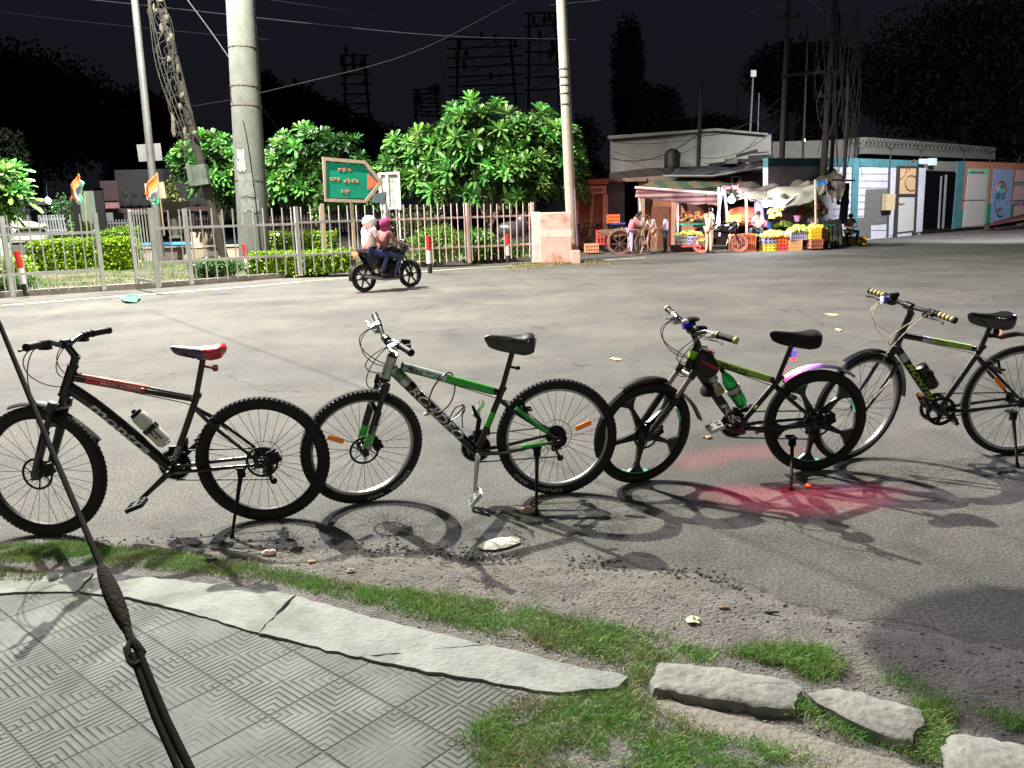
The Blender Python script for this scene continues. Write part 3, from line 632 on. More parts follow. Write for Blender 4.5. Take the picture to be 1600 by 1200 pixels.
# ---- pink pillar
plp = PL(G(835, 413), G(900, 411)); o = empty('gate_pillar', tuple(G(868, 413)), label='pink lit masonry pillar at the end of the railing', cat='pillar'); L0 = o.location
def bxw(name, m, parent, x0, y0, x1, y1, pl, off, th, smooth=False, bev=0):
    g = MB(); pl.rect(g, x0, y0, x1, y1, off, th); L_ = parent.location if parent else Vector((0, 0, 0)); g.v = [(a-L_.x, b-L_.y, d-L_.z) for a, b, d in g.v]; return g.build(name, m, parent, smooth=smooth, bevel=bev)
M_pink = mat('pink_lit_limewash', (.60, .40, .36), .85, var=.12, scale=2.2, bump=.2, dirt=(.22, .11, .08), dirtamt=.8, dscale=2.6)  # the red light on the pillar is partly put into this pink
bxw('pillar_block', M_pink, o, 844, 413, 893, 331, plp, 0, .7, bev=.03); bxw('pillar_plinth', M_pink, o, 893, 413, 907, 391, plp, .08, .9, bev=.02); bxw('pillar_return', mat('pale_pink_lit_limewash', (.66, .50, .48), .85, dirt=(.3, .2, .18), dirtamt=.5), o, 833, 411, 844, 331, plp, -.03, .5, bev=.02)
bxw('painted_band', mat('pale_pink_lit_limewash', (0, 0, 0)), o, 846, 371, 893, 358, plp, .004, .01)
# ---- striped marker posts
M_s = [mat('marker_black', (.02, .02, .02), .7), mat('marker_white', (.7, .68, .66), .6), mat('marker_red', (.62, .02, .02), .5, var=.1)]
for i, (x, yb, yt, l) in enumerate([(42, 462, 392, 'red, white and black marker post at the far left, before the first railing'), (389, 433, 381, 'red, white and black marker post in front of the thick mast'), (672, 427, 369, 'red and white marker post just ahead of the moving motorcycle'), (794, 411, 366, 'red topped marker post by the right end of the railing')]):
    p = G(x, yb, LZ*.3); h = ztop(p, yt)-p.z; o = empty('marker_post', tuple(p), label=l, cat='marker post', group='striped marker posts along the kerb'); o.rotation_euler = (R_(2), R_((-4, -3, 0, 0)[i]), 0)
    for k, (a, b) in enumerate([(0, .27), (.27, .62), (.62, 1)]): g = MB(); g.tube([(0, 0, h*a), (0, 0, h*b)], .058, 12); g.build(('black_band', 'white_band', 'red_band')[k], M_s[k], o)
# ---- the thick mast, the leaning pole, lamp post, thin pole
def pole(name, bx, by, tx, ty, Y, r0, r1, m, label, cat, ext=0, seg=20):
    a, b = W(bx, by, Y), W(tx, ty, Y); d = (b-a); b2 = b+d*ext; o = empty(name, tuple(a), label=label, cat=cat); g = MB(); n = 14
    g.tube([d*(1+ext)*i/n for i in range(n+1)], [r0+(r1-r0)*i/n*(1+0) for i in range(n+1)], seg); s = g.build('shaft', m, o); return o, a, d
k = 24/F0
M_conc = mat('old_concrete', (.105, .11, .10), .9, var=.22, scale=2.5, bump=.5, bscale=25, dirt=(.10, .10, .09), dirtamt=.6, dscale=1.6)
o, a, d = pole('concrete_mast', 399, 418, 376, 0, 24, 23.5*k, 18.2*k, M_conc, 'thick grey concrete mast rising behind the railing, with torn bills pasted on it', 'mast', .9)
mst = o
for t, hh in ((.62, .05), (.69, .04), (.83, .03), (.34, .04)): g = MB(); q = d*t; r = (23.5+(18.2-23.5)*t/1.9)*k+.012; g.tube([q-d.normalized()*hh/2, q+d.normalized()*hh/2], r, 22); g.build('band', mat('rust_band', (.10, .085, .07), .8), o)
g = MB(); g.tube(crv([d*.0+Vector((.3, -.34, 0)), d*.3+Vector((.2, -.38, 0)), d*.55+Vector((.02, -.40, 0)), d*.64+Vector((-.33, -.25, 0)), d*.72+Vector((-.3, -.2, 0))], 6), .014, 6); g.tube(crv([d*.02+Vector((.36, -.2, 0)), d*.3+Vector((.33, -.22, 0)), d*.6+Vector((.32, -.2, 0))], 6), .012, 6); g.build('cable', M_blkm if 'M_blkm' in globals() else mat('matt_black', (.008, .008, .009), .62, var=.25, scale=30, spec=.25), o)
for q, (x, y, w_, h_) in enumerate([(383, 243, 12, 14), (384, 260, 14, 14), (391, 290, 24, 34), (397, 322, 26, 16)]):
    g = MB(); p = W(x, y, 24)-a; rr = 23*k+.006; n = 8; ww = w_*k/2; hh = h_*k/2; cxm = (d*(p.z/d.z)).x; vs = []
    for i in range(n+1):
        xx = p.x-ww+2*ww*i/n-cxm; yy = -math.sqrt(max(.0001, rr*rr-xx*xx)); j = random.uniform(-.06, .06); vs += [(xx+cxm, yy, p.z-hh+j), (xx+cxm, yy, p.z+hh+random.uniform(-.06, .06))]
    g.add(vs, [(2*i, 2*i+2, 2*i+3, 2*i+1) for i in range(n)]); g.build('pasted_bill', mat('torn_paper', (.24, .26, .26), .8, var=.3, scale=9) if q < 2 else mat('faded_bill', (.15, .16, .15), .85, var=.3, scale=9), o)
k = 26/F0
o, a, d = pole('concrete_pole', 896, 415, 877, 0, 25.5, 8.3*k, 6.6*k, mat('pale_pole_concrete', (.27, .25, .21), .85, var=.18, scale=3, bump=.3, dirt=(.25, .18, .14), dirtamt=.5, dscale=2), 'thin pale concrete pole beside the pink pillar', 'pole', .8)
for t in (.62, .66, .69, .72, .75): g = MB(); q = d*t; g.tube([q, q+Vector((0, 0, .03))], 9.0*k, 14); g.build('wire_tie', mat('tie_wire', (.09, .085, .08), .8), o)
g = MB(); g.tube([d*.05+Vector((.13, -.1, 0)), d*.3+Vector((.12, -.1, 0))], .025, 8); g.build('conduit', mat('blue_grey_pipe', (.2, .2, .32), .6), o)
o, a, d = pole('lamp_post', 251, 400, 210, -5, 28, .13, .085, mat('galvanised_steel', (.13, .125, .12), .45, .3, var=.2, scale=2), 'slim grey tubular lamp post at the left, with a small white board tied to it', 'lamp post', 1.3, 12)
q = W(232, 238, 28)-a+Vector((0, .09, 0)); g = MB(); g.box(q, (36*28/F0, .02, 25*28/F0), Matrix.Rotation(-.03, 3, 'Y')); g.build('notice_board', mat('dirty_white_board', (.12, .12, .12), .7, var=.25, scale=3), o)
q = W(241, 298, 28)-a+Vector((0, .09, 0)); g = MB(); g.box(q, (30*28/F0, .02, 24*28/F0), Matrix.Rotation(-.06, 3, 'Y')); g.build('small_board', mat('tan_board', (.25, .22, .15), .8), o)
M_rust = mat('rusty_iron', (.02, .014, .011), .85, var=.4, scale=4)
o, a, d = pole('leaning_pole', 354, 420, 249, -5, 23, .125, .10, M_rust, 'dark rusty pole leaning left, hung with tangled wires', 'pole', .35, 10)
g = MB(); q = W(315, 274, 23)-a+Vector((0, -.16, 0)); g.box(q, (.46, .22, .52), Matrix.Rotation(-.1, 3, 'Y')); g.box(q+Vector((-.2, -.04, 0)), (.12, .24, .56), Matrix.Rotation(-.1, 3, 'Y')); g.build('meter_box', mat('rusty_box', (.07, .09, .075), .8, var=.45, scale=6), o)
g = MB()
for i in range(34):
    t = random.uniform(.50, 1.05); p = d*t; L_ = random.uniform(.3, 1.6) if t > .6 else .4; s = random.choice((-1, 1, -1))
    g.tube(crv([p+Vector((random.uniform(-.15, .15), -.15, 0)), p+Vector((s*random.uniform(.05, .35), -.2, -L_*.4)), p+Vector((s*random.uniform(0, .3), -.15, -L_)), p+Vector((s*random.uniform(-.1, .25), -.15, -L_*random.uniform(.6, 1.1)))], 5), random.uniform(.004, .009), 5)
for i in range(3): p = d*.62; g.tube(crv([d*1.02+Vector((-.2, -.2, 0)), d*.75+Vector((-.45+.1*i, -.2, 0)), d*.5+Vector((-.25+.08*i, -.2, 0)), d*.38+Vector((-.35, -.2, .2)), d*.32+Vector((-.2, -.2, 0))], 8), .012, 5)
g.build('tangled_wires', mat('wire_tangle', (.028, .026, .023), .8, var=.5, scale=9), o)
for i in range(16): t = random.uniform(.5, 1.05); g = MB(); g.ell(d*t+Vector((random.uniform(-.16, .12), -.18, 0)), (random.uniform(.03, .07), .04, random.uniform(.05, .16)), 6, 4, jit=.4); g.build('rag_bundle', mat('pale_rags', (.09, .08, .06), .85, var=.6, scale=9), o)
g = MB(); p = d*.52+Vector((-.42, -.2, .15)); g.ell(p, (.06, .03, .32), 6, 5, jit=.3); g.build('rag_bundle', mat('pale_rags', (.09, .08, .06), .85, var=.6, scale=9), o)
# ---- green direction board and notice board
pls = PL(G(505, 431), G(600, 425)); o = empty('direction_sign', tuple(G(505, 431)), label='green arrow shaped direction board on posts above the riders', cat='road sign'); L0 = Vector(o.location)
def pp(name, m, parent, pts, pl, off, th, smooth=False):
    g = MB(); pl.prism(g, pts, off, th); L_ = parent.location; g.v = [(x-L_.x, y-L_.y, z-L_.z) for x, y, z in g.v]; return g.build(name, m, parent, smooth=smooth)
M_fr = mat('sign_frame', (.42, .32, .24), .6, .2, var=.2)
out = [(504, 245), (571, 251), (599, 285), (573, 317), (508, 315)]; inn = [(509, 251), (569, 256), (592, 285), (571, 312), (510, 310)]
for i in range(5): j = (i+1) % 5; pp('frame_bar', M_fr, o, [out[i], out[j], inn[j], inn[i]], pls, .03, .06)
pp('board', mat('sign_green', (.005, .24, .15), .45, var=.12, scale=2), o, [(510, 254), (512, 253.5), (568, 258), (591, 285), (570, 310), (512, 309), (510, 307)], pls, .0, .02)
pp('arrow', mat('sign_orange', (.62, .17, .08), .6, var=.15), o, [(574.5, 272), (576, 272), (592, 285), (576, 297), (574.5, 296)], pls, .006, .008)
for p_ in ((506, 318, 509, 431), (552, 316, 555, 428)): bxw('post', M_fr, o, p_[0], p_[1], p_[2], p_[3], pls, -.02, .07)
M_st = mat('sign_letter', (.50, .20, .13), .7)
for s, x, y, wd, ht in (('शहीद', 539, 265, 22, 7), ('भगत', 524, 281, 17, 6.5), ('सिंह चौक', 549, 283, 24, 7.5), ('मार्ग', 540, 301, 14, 7.5)):
    c_ = pls.at(x, y, .008)-L0; kk = (pls.at(x+1, y, 0)-pls.at(x, y, 0)).length; text(s, 'sign_lettering', M_st, c_, Vector(pls.u), Vector((0, 0, 1)), wd*kk, ht*kk, o, .003, 0, .01)
pln = PL(G(596, 418), G(626, 417)); o = empty('notice_board', tuple(G(610, 418)), label='white framed notice board behind the tip of the green direction board', cat='notice board')
M_wf = mat('white_frame', (.6, .62, .62), .6)
pp('panel', mat('notice_panel', (.34, .37, .34), .7, var=.6, scale=7), o, [(592, 272), (622, 271), (624, 325), (598, 326)], pln, -.02, .03)
for q in ([(590, 270), (594, 270), (598, 328), (594, 328)], [(602, 270), (606, 270), (609, 328), (605, 328)], [(621, 269), (624, 269), (627, 328), (624, 328)], [(592, 270), (624, 268), (624, 272), (592, 273)], [(597, 324), (626, 323), (626, 326), (597, 328)]): pp('frame_bar', M_wf, o, q, pln, .03, .05)
pp('dark_patch', mat('dark_poster', (.04, .06, .07), .6, var=.4, scale=5), o, [(584, 302), (604, 300), (600, 318), (580, 316)], pln, .05, .02)
for x in (600, 624): bxw('post', M_wf, o, x, 326, x+3, 420, pln, -.02, .05)
# ---- party flags
for i, (bx, by, tx, ty, fl) in enumerate([(137, 380, 132, 300, [(122, 271), (129, 273), (133, 285), (136, 302), (128, 322), (119, 316), (111, 308), (114, 292)]), (257, 368, 246, 272, [(245, 269), (249, 282), (252, 302), (250, 320), (240, 319), (232, 312), (226, 303), (234, 289)])]):
    Y = 21.5; a, b = W(bx, by, Y), W(tx, ty, Y); o = empty('flag', tuple(a), label='orange, white and green flag with a dark blue emblem, '+('on the left' if i == 0 else 'right of the open gate'), cat='flag', group='tricolour flags in the park')
    g = MB(); g.tube([(0, 0, 0), b-a], .018, 8); g.build('flagpole', mat('bamboo', (.30, .24, .14), .7), o)
    tl, tr = W(*fl[0], Y)-a, W(*fl[1], Y)-a; ml, bl, br, mr = W(*fl[6], Y)-a, W(*fl[5], Y)-a, W(*fl[4], Y)-a, W(*fl[3], Y)-a
    nU, nV = 18, 12; vs = []; 
    A0, A1, B0, B1 = W(*((fl[6])), Y)-a, W(*fl[0], Y)-a, W(*fl[4], Y)-a, W(*fl[3 if i else 2], Y)-a
    for u_ in range(nU+1):
        for v_ in range(nV+1):
            u, v = u_/nU, v_/nV; p = (A0.lerp(A1, v)).lerp(B0.lerp(B1, v), u); bow = math.sin(v*math.pi)*(.07)*(1-u)*-1; vs.append(p+Vector((bow, math.sin(v*9+u*4)*.05+math.sin(u*11)*.03, -math.sin(u*math.pi)*.05)))
    fs = []; mi = []
    for u_ in range(nU):
        for v_ in range(nV): fs.append((u_*(nV+1)+v_, (u_+1)*(nV+1)+v_, (u_+1)*(nV+1)+v_+1, u_*(nV+1)+v_+1)); mi.append(0 if u_ < 7 else 1 if u_ < 13 else 2)
    g = MB(); g.v = vs; g.f = fs; g.m = mi
    fo = g.build('cloth', [mat('saffron_cloth', (.85, .17, .04), .8, var=.08), mat('white_cloth', (.72, .74, .72), .8, var=.05), mat('green_cloth', (.03, .30, .14), .8, var=.08)], o); sm = fo.modifiers.new('s', 'SOLIDIFY'); sm.thickness = .004
    # emblem: an open palm
    cidx = (nU//2)*(nV+1)+nV//2+1; ce = vs[cidx]+Vector((0, -.05, 0)); vd = (vs[cidx+2]-vs[cidx-2]).normalized(); ud = Vector((0, 1, 0)).cross(vd); g = MB(); S_ = .10
    hand = [(-.5, -1), (.45, -1), (.5, -.1), (.85, .3), (.75, .5), (.45, .2), (.42, .95), (.25, .95), (.2, .25), (.15, 1.1), (-.03, 1.1), (-.06, .25), (-.12, 1), (-.3, 1), (-.3, .2), (-.4, .8), (-.55, .75), (-.52, -.1)]
    g.prism([(x*S_, y*S_) for x, y in hand], ce, ud, vd, Vector((0, -.004, 0))); g.build('emblem', mat('emblem_blue', (.01, .02, .06), .7), fo, smooth=False)
# ---- fountain basin, terrace wall, pedestals
M_stonew = mat('sandstone_wall', (.34, .28, .22), .85, var=.22, scale=3, bump=.3, dirt=(.16, .12, .10), dirtamt=.6)
plf = PL(G(205, 413), G(400, 408)); o = empty('fountain_basin', tuple(G(300, 413)), label='low stone fountain basin with a light blue inner rim behind the railing', cat='fountain')
bxw('basin_wall', M_stonew, o, 206, 412, 396, 386, plf, 0, .4); bxw('coping', mat('coping_stone', (.42, .38, .32), .8), o, 203, 387, 399, 384, plf, .06, .5)
plf2 = PL(plf.p0+np.array([0, 2.6, 0]), plf.p0+plf.u+np.array([0, 2.6, 0])); bxw('blue_lining', mat('blue_lining', (.10, .38, .62), .5, var=.1), o, 205, 384, 397, 375, plf2, 0, .2)
bxw('planter', mat('planter_stone', (.46, .36, .28), .85, var=.15), o, 300, 388, 331, 362, PL(plf.p0+np.array([0, 2.0, 0]), plf.p0+plf.u+np.array([0, 2.0, 0])), 0, .5)
o = empty('garden_wall', tuple(G(150, 420)), label='low stone edging wall curving in front of the bright hedge', cat='wall'); plw = PL(G(70, 425), G(165, 420)); bxw('wall_stretch', M_stonew, o, 66, 424, 165, 403, plw, 0, .3); bxw('round_end', mat('brown_wall', (.24, .14, .10), .85, var=.2), o, 162, 420, 206, 399, plw, -.3, .9, bev=.3)
plq = PL(G(25, 432), G(70, 430)); o = empty('stone_pedestal', tuple(G(45, 432)), label='stepped grey stone pedestal topped by white rounded slabs behind the left railing', cat='pedestal')
for x0, y0, x1, y1, of, m_ in ((22, 432, 66, 378, 0, M_conc), (18, 378, 68, 366, .08, mat('white_stone', (.42, .41, .36), .7, var=.12)), (24, 366, 64, 358, .0, M_conc), (20, 358, 66, 350, .08, mat('white_stone', (0, 0, 0))), (46, 432, 72, 398, .12, M_conc), (44, 394, 73, 389, .18, mat('white_stone', (0, 0, 0)))): bxw('block', m_, o, x0, y0, x1, y1, plq, of, .8, bev=.05)
g = MB(); q = plq.at(42, 352, -.3)-Vector(o.location); g.ell(q, (.36, .25, .12)); g.build('white_cap', mat('white_stone', (0, 0, 0)), o)
o = empty('white_gate_frame', tuple(G(5, 430)), label='white barred gate frame behind the pedestal at the left edge', cat='gate'); plg = PL(G(-20, 420), G(60, 418))
for x0, x1 in ((-2, 4), (28, 32), (-30, -25)): bxw('post', M_wf, o, x0, 420, x1, 341, plg, 0, .08)
for y0, y1 in ((344, 340), (365, 362), (388, 385)): bxw('rail', M_wf, o, -30, y0, 32, y1, plg, .02, .06)
g = MB(); [plg.rect(g, x, 418, x+1.6, 342, -.01, .04) for x in (7, 12, 17, 22)]; g.v = [(x-o.location.x, y-o.location.y, z-o.location.z) for x, y, z in g.v]; g.build('bars', M_wf, o, smooth=False)
# inner fence and things at the back of the park
def simple_fence(x0, y0, x1, y1, Y, n, m, label, tilt=0):
    a, b = W(x0, y1, Y), W(x1, y1, Y); zt = W(x0, y0, Y).z; o = empty('inner_fence', (a.x, Y, 0), label=label, cat='fence', group='inner fences of the park'); L_ = b.x-a.x
    g = MB(); [g.box((L_*(i+.5)/n, 0, (a.z+zt)/2), (L_/n*.38, .03, zt-a.z), Matrix.Rotation(random.gauss(0, .03)+tilt, 3, 'Y')) for i in range(n)]; g.build('pickets', m, o, smooth=False)
    for z in (.25, .8): g = MB(); g.beam((0, .03, a.z+(zt-a.z)*z), (L_, .03, a.z+(zt-a.z)*z), .03, .05); g.build('rail', m, o, smooth=False)
M_gf = mat('grey_fence_slats', (.10, .10, .11), .7, var=.2)
simple_fence(66, 336, 105, 368, 31, 9, mat('pale_fence_slats', (.25, .25, .29), .6), 'pale slatted fence right of the pedestal, brightly lit', -.05); simple_fence(108, 345, 210, 372, 34, 22, M_gf, 'grey slatted fence behind the clipped hedges'); simple_fence(262, 338, 345, 364, 34, 20, mat('pinkish_fence', (.08, .055, .055), .7), 'pinkish slatted fence behind the fountain')
simple_fence(405, 338, 640, 366, 36, 44, mat('maroon_fence', (.03, .012, .01), .8), 'dark red slatted fence behind the frangipani trees')
o = empty('display_board', tuple(W(140, 370, 29)), label='pale green display panel in a dark frame right of the left flag', cat='board'); L0 = o.location; g = MB(); Y = 29
def wbox(g, x0, y0, x1, y1, Y, th, L0): a, b = W(x0, y1, Y), W(x1, y0, Y); g.box(((a.x+b.x)/2-L0.x, Y-L0.y, (a.z+b.z)/2-L0.z), (abs(b.x-a.x), th, abs(b.z-a.z)))
wbox(g, 123, 298, 156, 346, Y, .05, L0); g.build('panel', mat('pale_green_panel', (.09, .11, .085), .7, var=.2, scale=3), o, smooth=False); g = MB(); wbox(g, 156, 294, 160, 372, Y, .08, L0); wbox(g, 146, 294, 160, 298, Y, .08, L0); wbox(g, 121, 298, 123, 372, Y, .08, L0); g.build('frame', mat('matt_black', (.008, .008, .009)), o, smooth=False)
o = empty('plant_pot', tuple(W(275, 372, 29)), label='bowl shaped planter on a stem in front of the billboard', cat='planter'); L0 = Vector(o.location); g = MB(); h = W(275, 318, 29).z-L0.z; g.lathe((0, 0, 0), (0, 0, 1), [(0, .25), (.1, .12), (h*.5, .1), (h*.8, .2), (h, .55), (h+.04, .6)], 16); g.build('bowl', mat('planter_grey', (.06, .06, .05), .8), o)
n = 160; leaves('leaves', rng.normal(size=(n, 3))*[.12, .1, .18]+[0, 0, h+.3], rng.normal(size=(n, 3))+[0, 0, .6], .22, .07, np.array([[.16, .18, .05]])*rng.uniform(.6, 1.3, (n, 1)), M_leafm, o)
# billboard
o = empty('billboard', tuple(W(258, 345, 38)), label='large dim hoarding with a row of portraits behind the park', cat='hoarding'); L0 = Vector(o.location); Y = 38
g = MB(); wbox(g, 186, 262, 330, 322, Y, .12, L0); g.build('panel', mat('dim_poster', (.007, .0065, .0075), .8, var=.5, scale=.8), o, smooth=False)
for k_, x in enumerate((196, 212, 227, 243, 300, 318)):
    g = MB(); a_ = W(x, 303, Y); g.ell((a_.x-L0.x, -.08, a_.z-L0.z), (.13, .03, .17), 10, 6); b_ = W(x, 316, Y); g.ell((b_.x-L0.x, -.075, b_.z-L0.z), (.26, .025, .2), 10, 6); g.build('portrait', mat('portrait_dark', (.003, .003, .003), .8), o)
g = MB(); wbox(g, 186, 322, 332, 333, Y-.05, .06, L0); g.build('lower_strip', mat('brick_red_strip', (.03, .012, .01), .8, var=.3), o, smooth=False)
g = MB(); wbox(g, 196, 333, 200, 352, Y, .1, L0); wbox(g, 300, 333, 304, 352, Y, .1, L0); wbox(g, 248, 333, 252, 352, Y, .1, L0); g.build('legs', M_rust, o, smooth=False)
o = empty('poster_stand', tuple(W(172, 345, 36)), label='small dark red poster left of the hoarding with pale shop front below', cat='poster'); L0 = Vector(o.location); g = MB(); wbox(g, 160, 282, 184, 314, 36, .08, L0); g.build('poster', mat('dim_red_poster', (.02, .006, .008), .8, var=.5, scale=2), o, smooth=False); g = MB(); wbox(g, 160, 316, 186, 326, 36, .08, L0); g.build('bright_panel', mat('pinkish_panel', (.12, .06, .055), .8, var=.6, scale=4), o, smooth=False); g = MB(); wbox(g, 162, 332, 176, 346, 36, .08, L0); g.build('white_panel', mat('pale_panel', (.09, .10, .10), .8, var=.4, scale=4), o, smooth=False)
# little kiosk with a white lamp at the far left
o = empty('park_kiosk', tuple(W(65, 372, 36)), label='low dim kiosk with a flat roof under a small white lamp at the far left', cat='kiosk'); L0 = Vector(o.location); g = MB(); wbox(g, 28, 312, 108, 322, 36, 2.4, L0); g.build('roof', mat('kiosk_roof', (.03, .026, .023), .8), o, smooth=False); g = MB(); wbox(g, 30, 322, 108, 372, 37, .2, L0); g.build('wall', mat('kiosk_wall', (.03, .03, .035), .9, var=.5), o, smooth=False); g = MB(); [wbox(g, x, 322, x+2, 372, 35.4, .08, L0) for x in (43, 70, 104)]; g.build('posts', M_gf, o, smooth=False); g = MB(); wbox(g, 54, 322, 62, 328, 35.5, .1, L0); g.build('white_card', M_wf, o, smooth=False)
def bulb(px, py, Y, r, label, e, col, power, name='lamp'):
    p = W(px, py, Y); o = empty(name, tuple(p), label=label, cat='lamp'); g = MB(); g.ell((0, 0, 0), (r, r, r), 14, 10); g.build('bulb', mat('lit_bulb_%d' % px, (1, 1, 1), .3, emit=col, estr=e), o); g = MB(); g.tube([(0, 0, r*.9), (0, 0, r*1.8)], r*.45, 8); g.build('socket', mat('white_paint', (0, 0, 0)), o)
    g = MB(); g.tube([(0, 0, r*1.8), (0, .05, r*1.8+.5)], .01, 5); g.build('flex', mat('matt_black', (0, 0, 0)), o)
    if power: lamp('bulb_light', (p.x, p.y-r*1.6, p.z), power, col, .05)
bulb(75, 313, 34, .10, 'small bluish white lamp under the kiosk roof at the far left', 40, (.7, .85, 1), 120)
bulb(434, 366, 25, .035, 'tiny pinkish lamp on the railing right of the thick mast', 14, (1, .7, .8), 0)
# parked vehicle glints behind the railing, right half
o = empty('parked_scooter', tuple(W(800, 405, 27.5)), label='grey parked scooter half hidden behind the right end of the railing', cat='scooter'); g = MB(); g.ell((0, 0, .95), (.5, .25, .28)); g.ell((.35, 0, 1.15), (.22, .2, .3)); g.tube([(.3, 0, 1.2), (.5, .0, 1.5)], .03, 6); g.build('body', mat('grey_scooter', (.06, .06, .07), .25, .3), o)
for x in (-.5, .55): g = MB(); g.ring((x, 0, .32), (0, 1, 0), [(.2, -.05), (.3, -.04), (.3, .04), (.2, .05)], 20); g.build('wheel', mat('tyre_rubber', (.010, .010, .010), .85), o)
# ================================================================== STALLS AND BUILDINGS ON THE RIGHT
def rb(name, m, parent, x0, y0, x1, y1, Y, th=.06, bev=0, off=0):
    """box filling a picture rectangle on the plane y = Y, in the parent's frame"""
    a, b = W(x0, y1, Y), W(x1, y0, Y); L0 = parent.location; g = MB(); g.box(((a.x+b.x)/2-L0.x, Y+th/2-L0.y, (a.z+b.z)/2-L0.z), (abs(b.x-a.x), th, abs(b.z-a.z))); return g.build(name, m, parent, smooth=False, bevel=bev)
def pr(name, m, parent, pts, Y, th=.06):
    L0 = parent.location; q = [W(x, y, Y)-L0 for x, y in pts]; n = len(q); g = MB(); b = [p+Vector((0, th, 0)) for p in q]
    g.add(q+b, [tuple(range(n)), tuple(range(2*n-1, n-1, -1))]+[(i, i+n, (i+1) % n+n, (i+1) % n) for i in range(n)]); return g.build(name, m, parent, smooth=False)
def tb(name, m, parent, pts, r, seg=6):
    L0 = parent.location; g = MB(); g.tube([W(*p)-L0 for p in pts], r, seg); return g.build(name, m, parent)
# ---- forecourt soil
mb = MB(); q = [G(x, y, .004) for x, y in [(905, 399), (1000, 397), (1130, 395.5), (1225, 392), (1300, 386), (1345, 377), (1480, 364), (1600, 356), (1800, 345)]]
mb.add(q+[q[-1]+Vector((20, 40, 0)), q[0]+Vector((0, 40, 0))], [tuple(range(len(q)+2))]); tag(mb.build('roadside_ground', mat('roadside_soil', (.085, .07, .055), .95, var=.35, scale=1.5), smooth=False), kind='structure')
# ---- old shop building
BY = 33.0
M_sal = mat('salmon_wall', (.52, .24, .19), .85, var=.15, scale=1.5, dirt=(.2, .09, .07), dirtamt=.6)
o = empty('old_shop', tuple(G(1000, 388)), label='low old shop row with a stained slab roof behind the fruit stalls', cat='shop building')
rb('back_wall', mat('dark_plaster', (.06, .055, .05), .9, var=.4, scale=1.2), o, 900, 290, 1330, 390, BY+2.2, .3)
rb('slab_edge', mat('stained_slab', (.13, .095, .08), .9, var=.4, scale=1.2), o, 895, 277, 1010, 286, BY-1.0, 3.2)
pr('slab_edge', mat('stained_slab', (0, 0, 0)), o, [(1000, 277), (1120, 268), (1190, 262), (1190, 270), (1120, 277), (1000, 287)], BY-.9, 3)
rb('blue_wall', mat('peeling_blue', (.05, .075, .09), .9, var=.6, scale=1.6), o, 950, 284, 976, 388, BY-.6, .2)
rb('dark_passage', mat('opening_shade', (.003, .003, .0033), .95, spec=0), o, 975, 284, 1000, 388, BY-.3, .2)  # black sheet painted in place of the passage's shade
rb('pillar', mat('beige_plaster', (.36, .24, .18), .85, var=.2), o, 998, 280, 1008, 388, BY-.8, .3)
rb('wall', mat('brick_brown', (.30, .12, .07), .85, var=.3, scale=2), o, 1008, 300, 1052, 388, BY-.4, .2)
rb('door', mat('brown_door', (.16, .06, .035), .7, var=.2), o, 1016, 322, 1046, 388, BY-.48, .06)
rb('pillar', mat('pink_pillar', (.55, .30, .24), .85, var=.15), o, 1050, 298, 1058, 388, BY-.6, .3)
rb('wall', M_sal, o, 1058, 300, 1106, 388, BY-.4, .2)
rb('wall', mat('orange_wall', (.45, .18, .05), .85, var=.2), o, 1104, 300, 1112, 388, BY-.45, .2)
rb('green_shelf_wall', mat('stall_green', (.01, .13, .085), .8, var=.3), o, 1225, 288, 1306, 350, BY-.2, .2)
rb('green_board', mat('bright_stall_green', (.01, .22, .15), .7), o, 1227, 317, 1249, 337, BY-.8, .06); rb('loft_box', mat('cardboard', (.32, .20, .10), .85, var=.2), o, 1252, 316, 1270, 327, BY-.9, .4)
rb('wall', mat('dark_blue_wall', (.03, .035, .06), .9, var=.4), o, 1112, 300, 1226, 372, BY+.4, .2)
g = MB(); 
# kiosk at the left end
o = empty('shuttered_kiosk', tuple(G(925, 393)), label='small shuttered kiosk with a faded name board at the left end of the shops', cat='kiosk'); KY = 31.5
rb('name_board', mat('faded_board', (.34, .24, .18), .85, var=.25, scale=2.5), o, 897, 290, 948, 304, KY, .25); rb('cornice', mat('brick_cornice', (.30, .11, .07), .85, var=.3, scale=3), o, 895, 280, 950, 289, KY-.1, .6)
rb('shutter', mat('wooden_shutter', (.12, .055, .03), .8, var=.35, scale=3), o, 903, 305, 943, 388, KY+.1, .1); rb('jamb', mat('jamb_plaster', (.38, .24, .18), .85, var=.2), o, 896, 304, 904, 392, KY, .4); rb('jamb', mat('jamb_plaster', (0, 0, 0)), o, 942, 304, 950, 390, KY, .4)
g = MB(); L0 = o.location
for i in range(8): a, b = W(904, 312+i*9, KY+.08)-L0, W(942, 312+i*9, KY+.08)-L0; g.beam(a, b, .03, .03)
g.build('shutter_ribs', mat('wooden_shutter', (0, 0, 0)), o, smooth=False); tb('leaning_bamboo', mat('bamboo', (.30, .24, .14)), o, [(927, 300, KY-.2), (921, 375, KY-.6)], .05)
ctr = W(923, 297, KY-.01)-L0; text('LIC ऑफिस', 'board_lettering', mat('faded_letters', (.12, .10, .09), .8), ctr, (1, 0, 0), (0, 0, 1), 36*KY/F0, 7*KY/F0, o, .004, 0, .01)
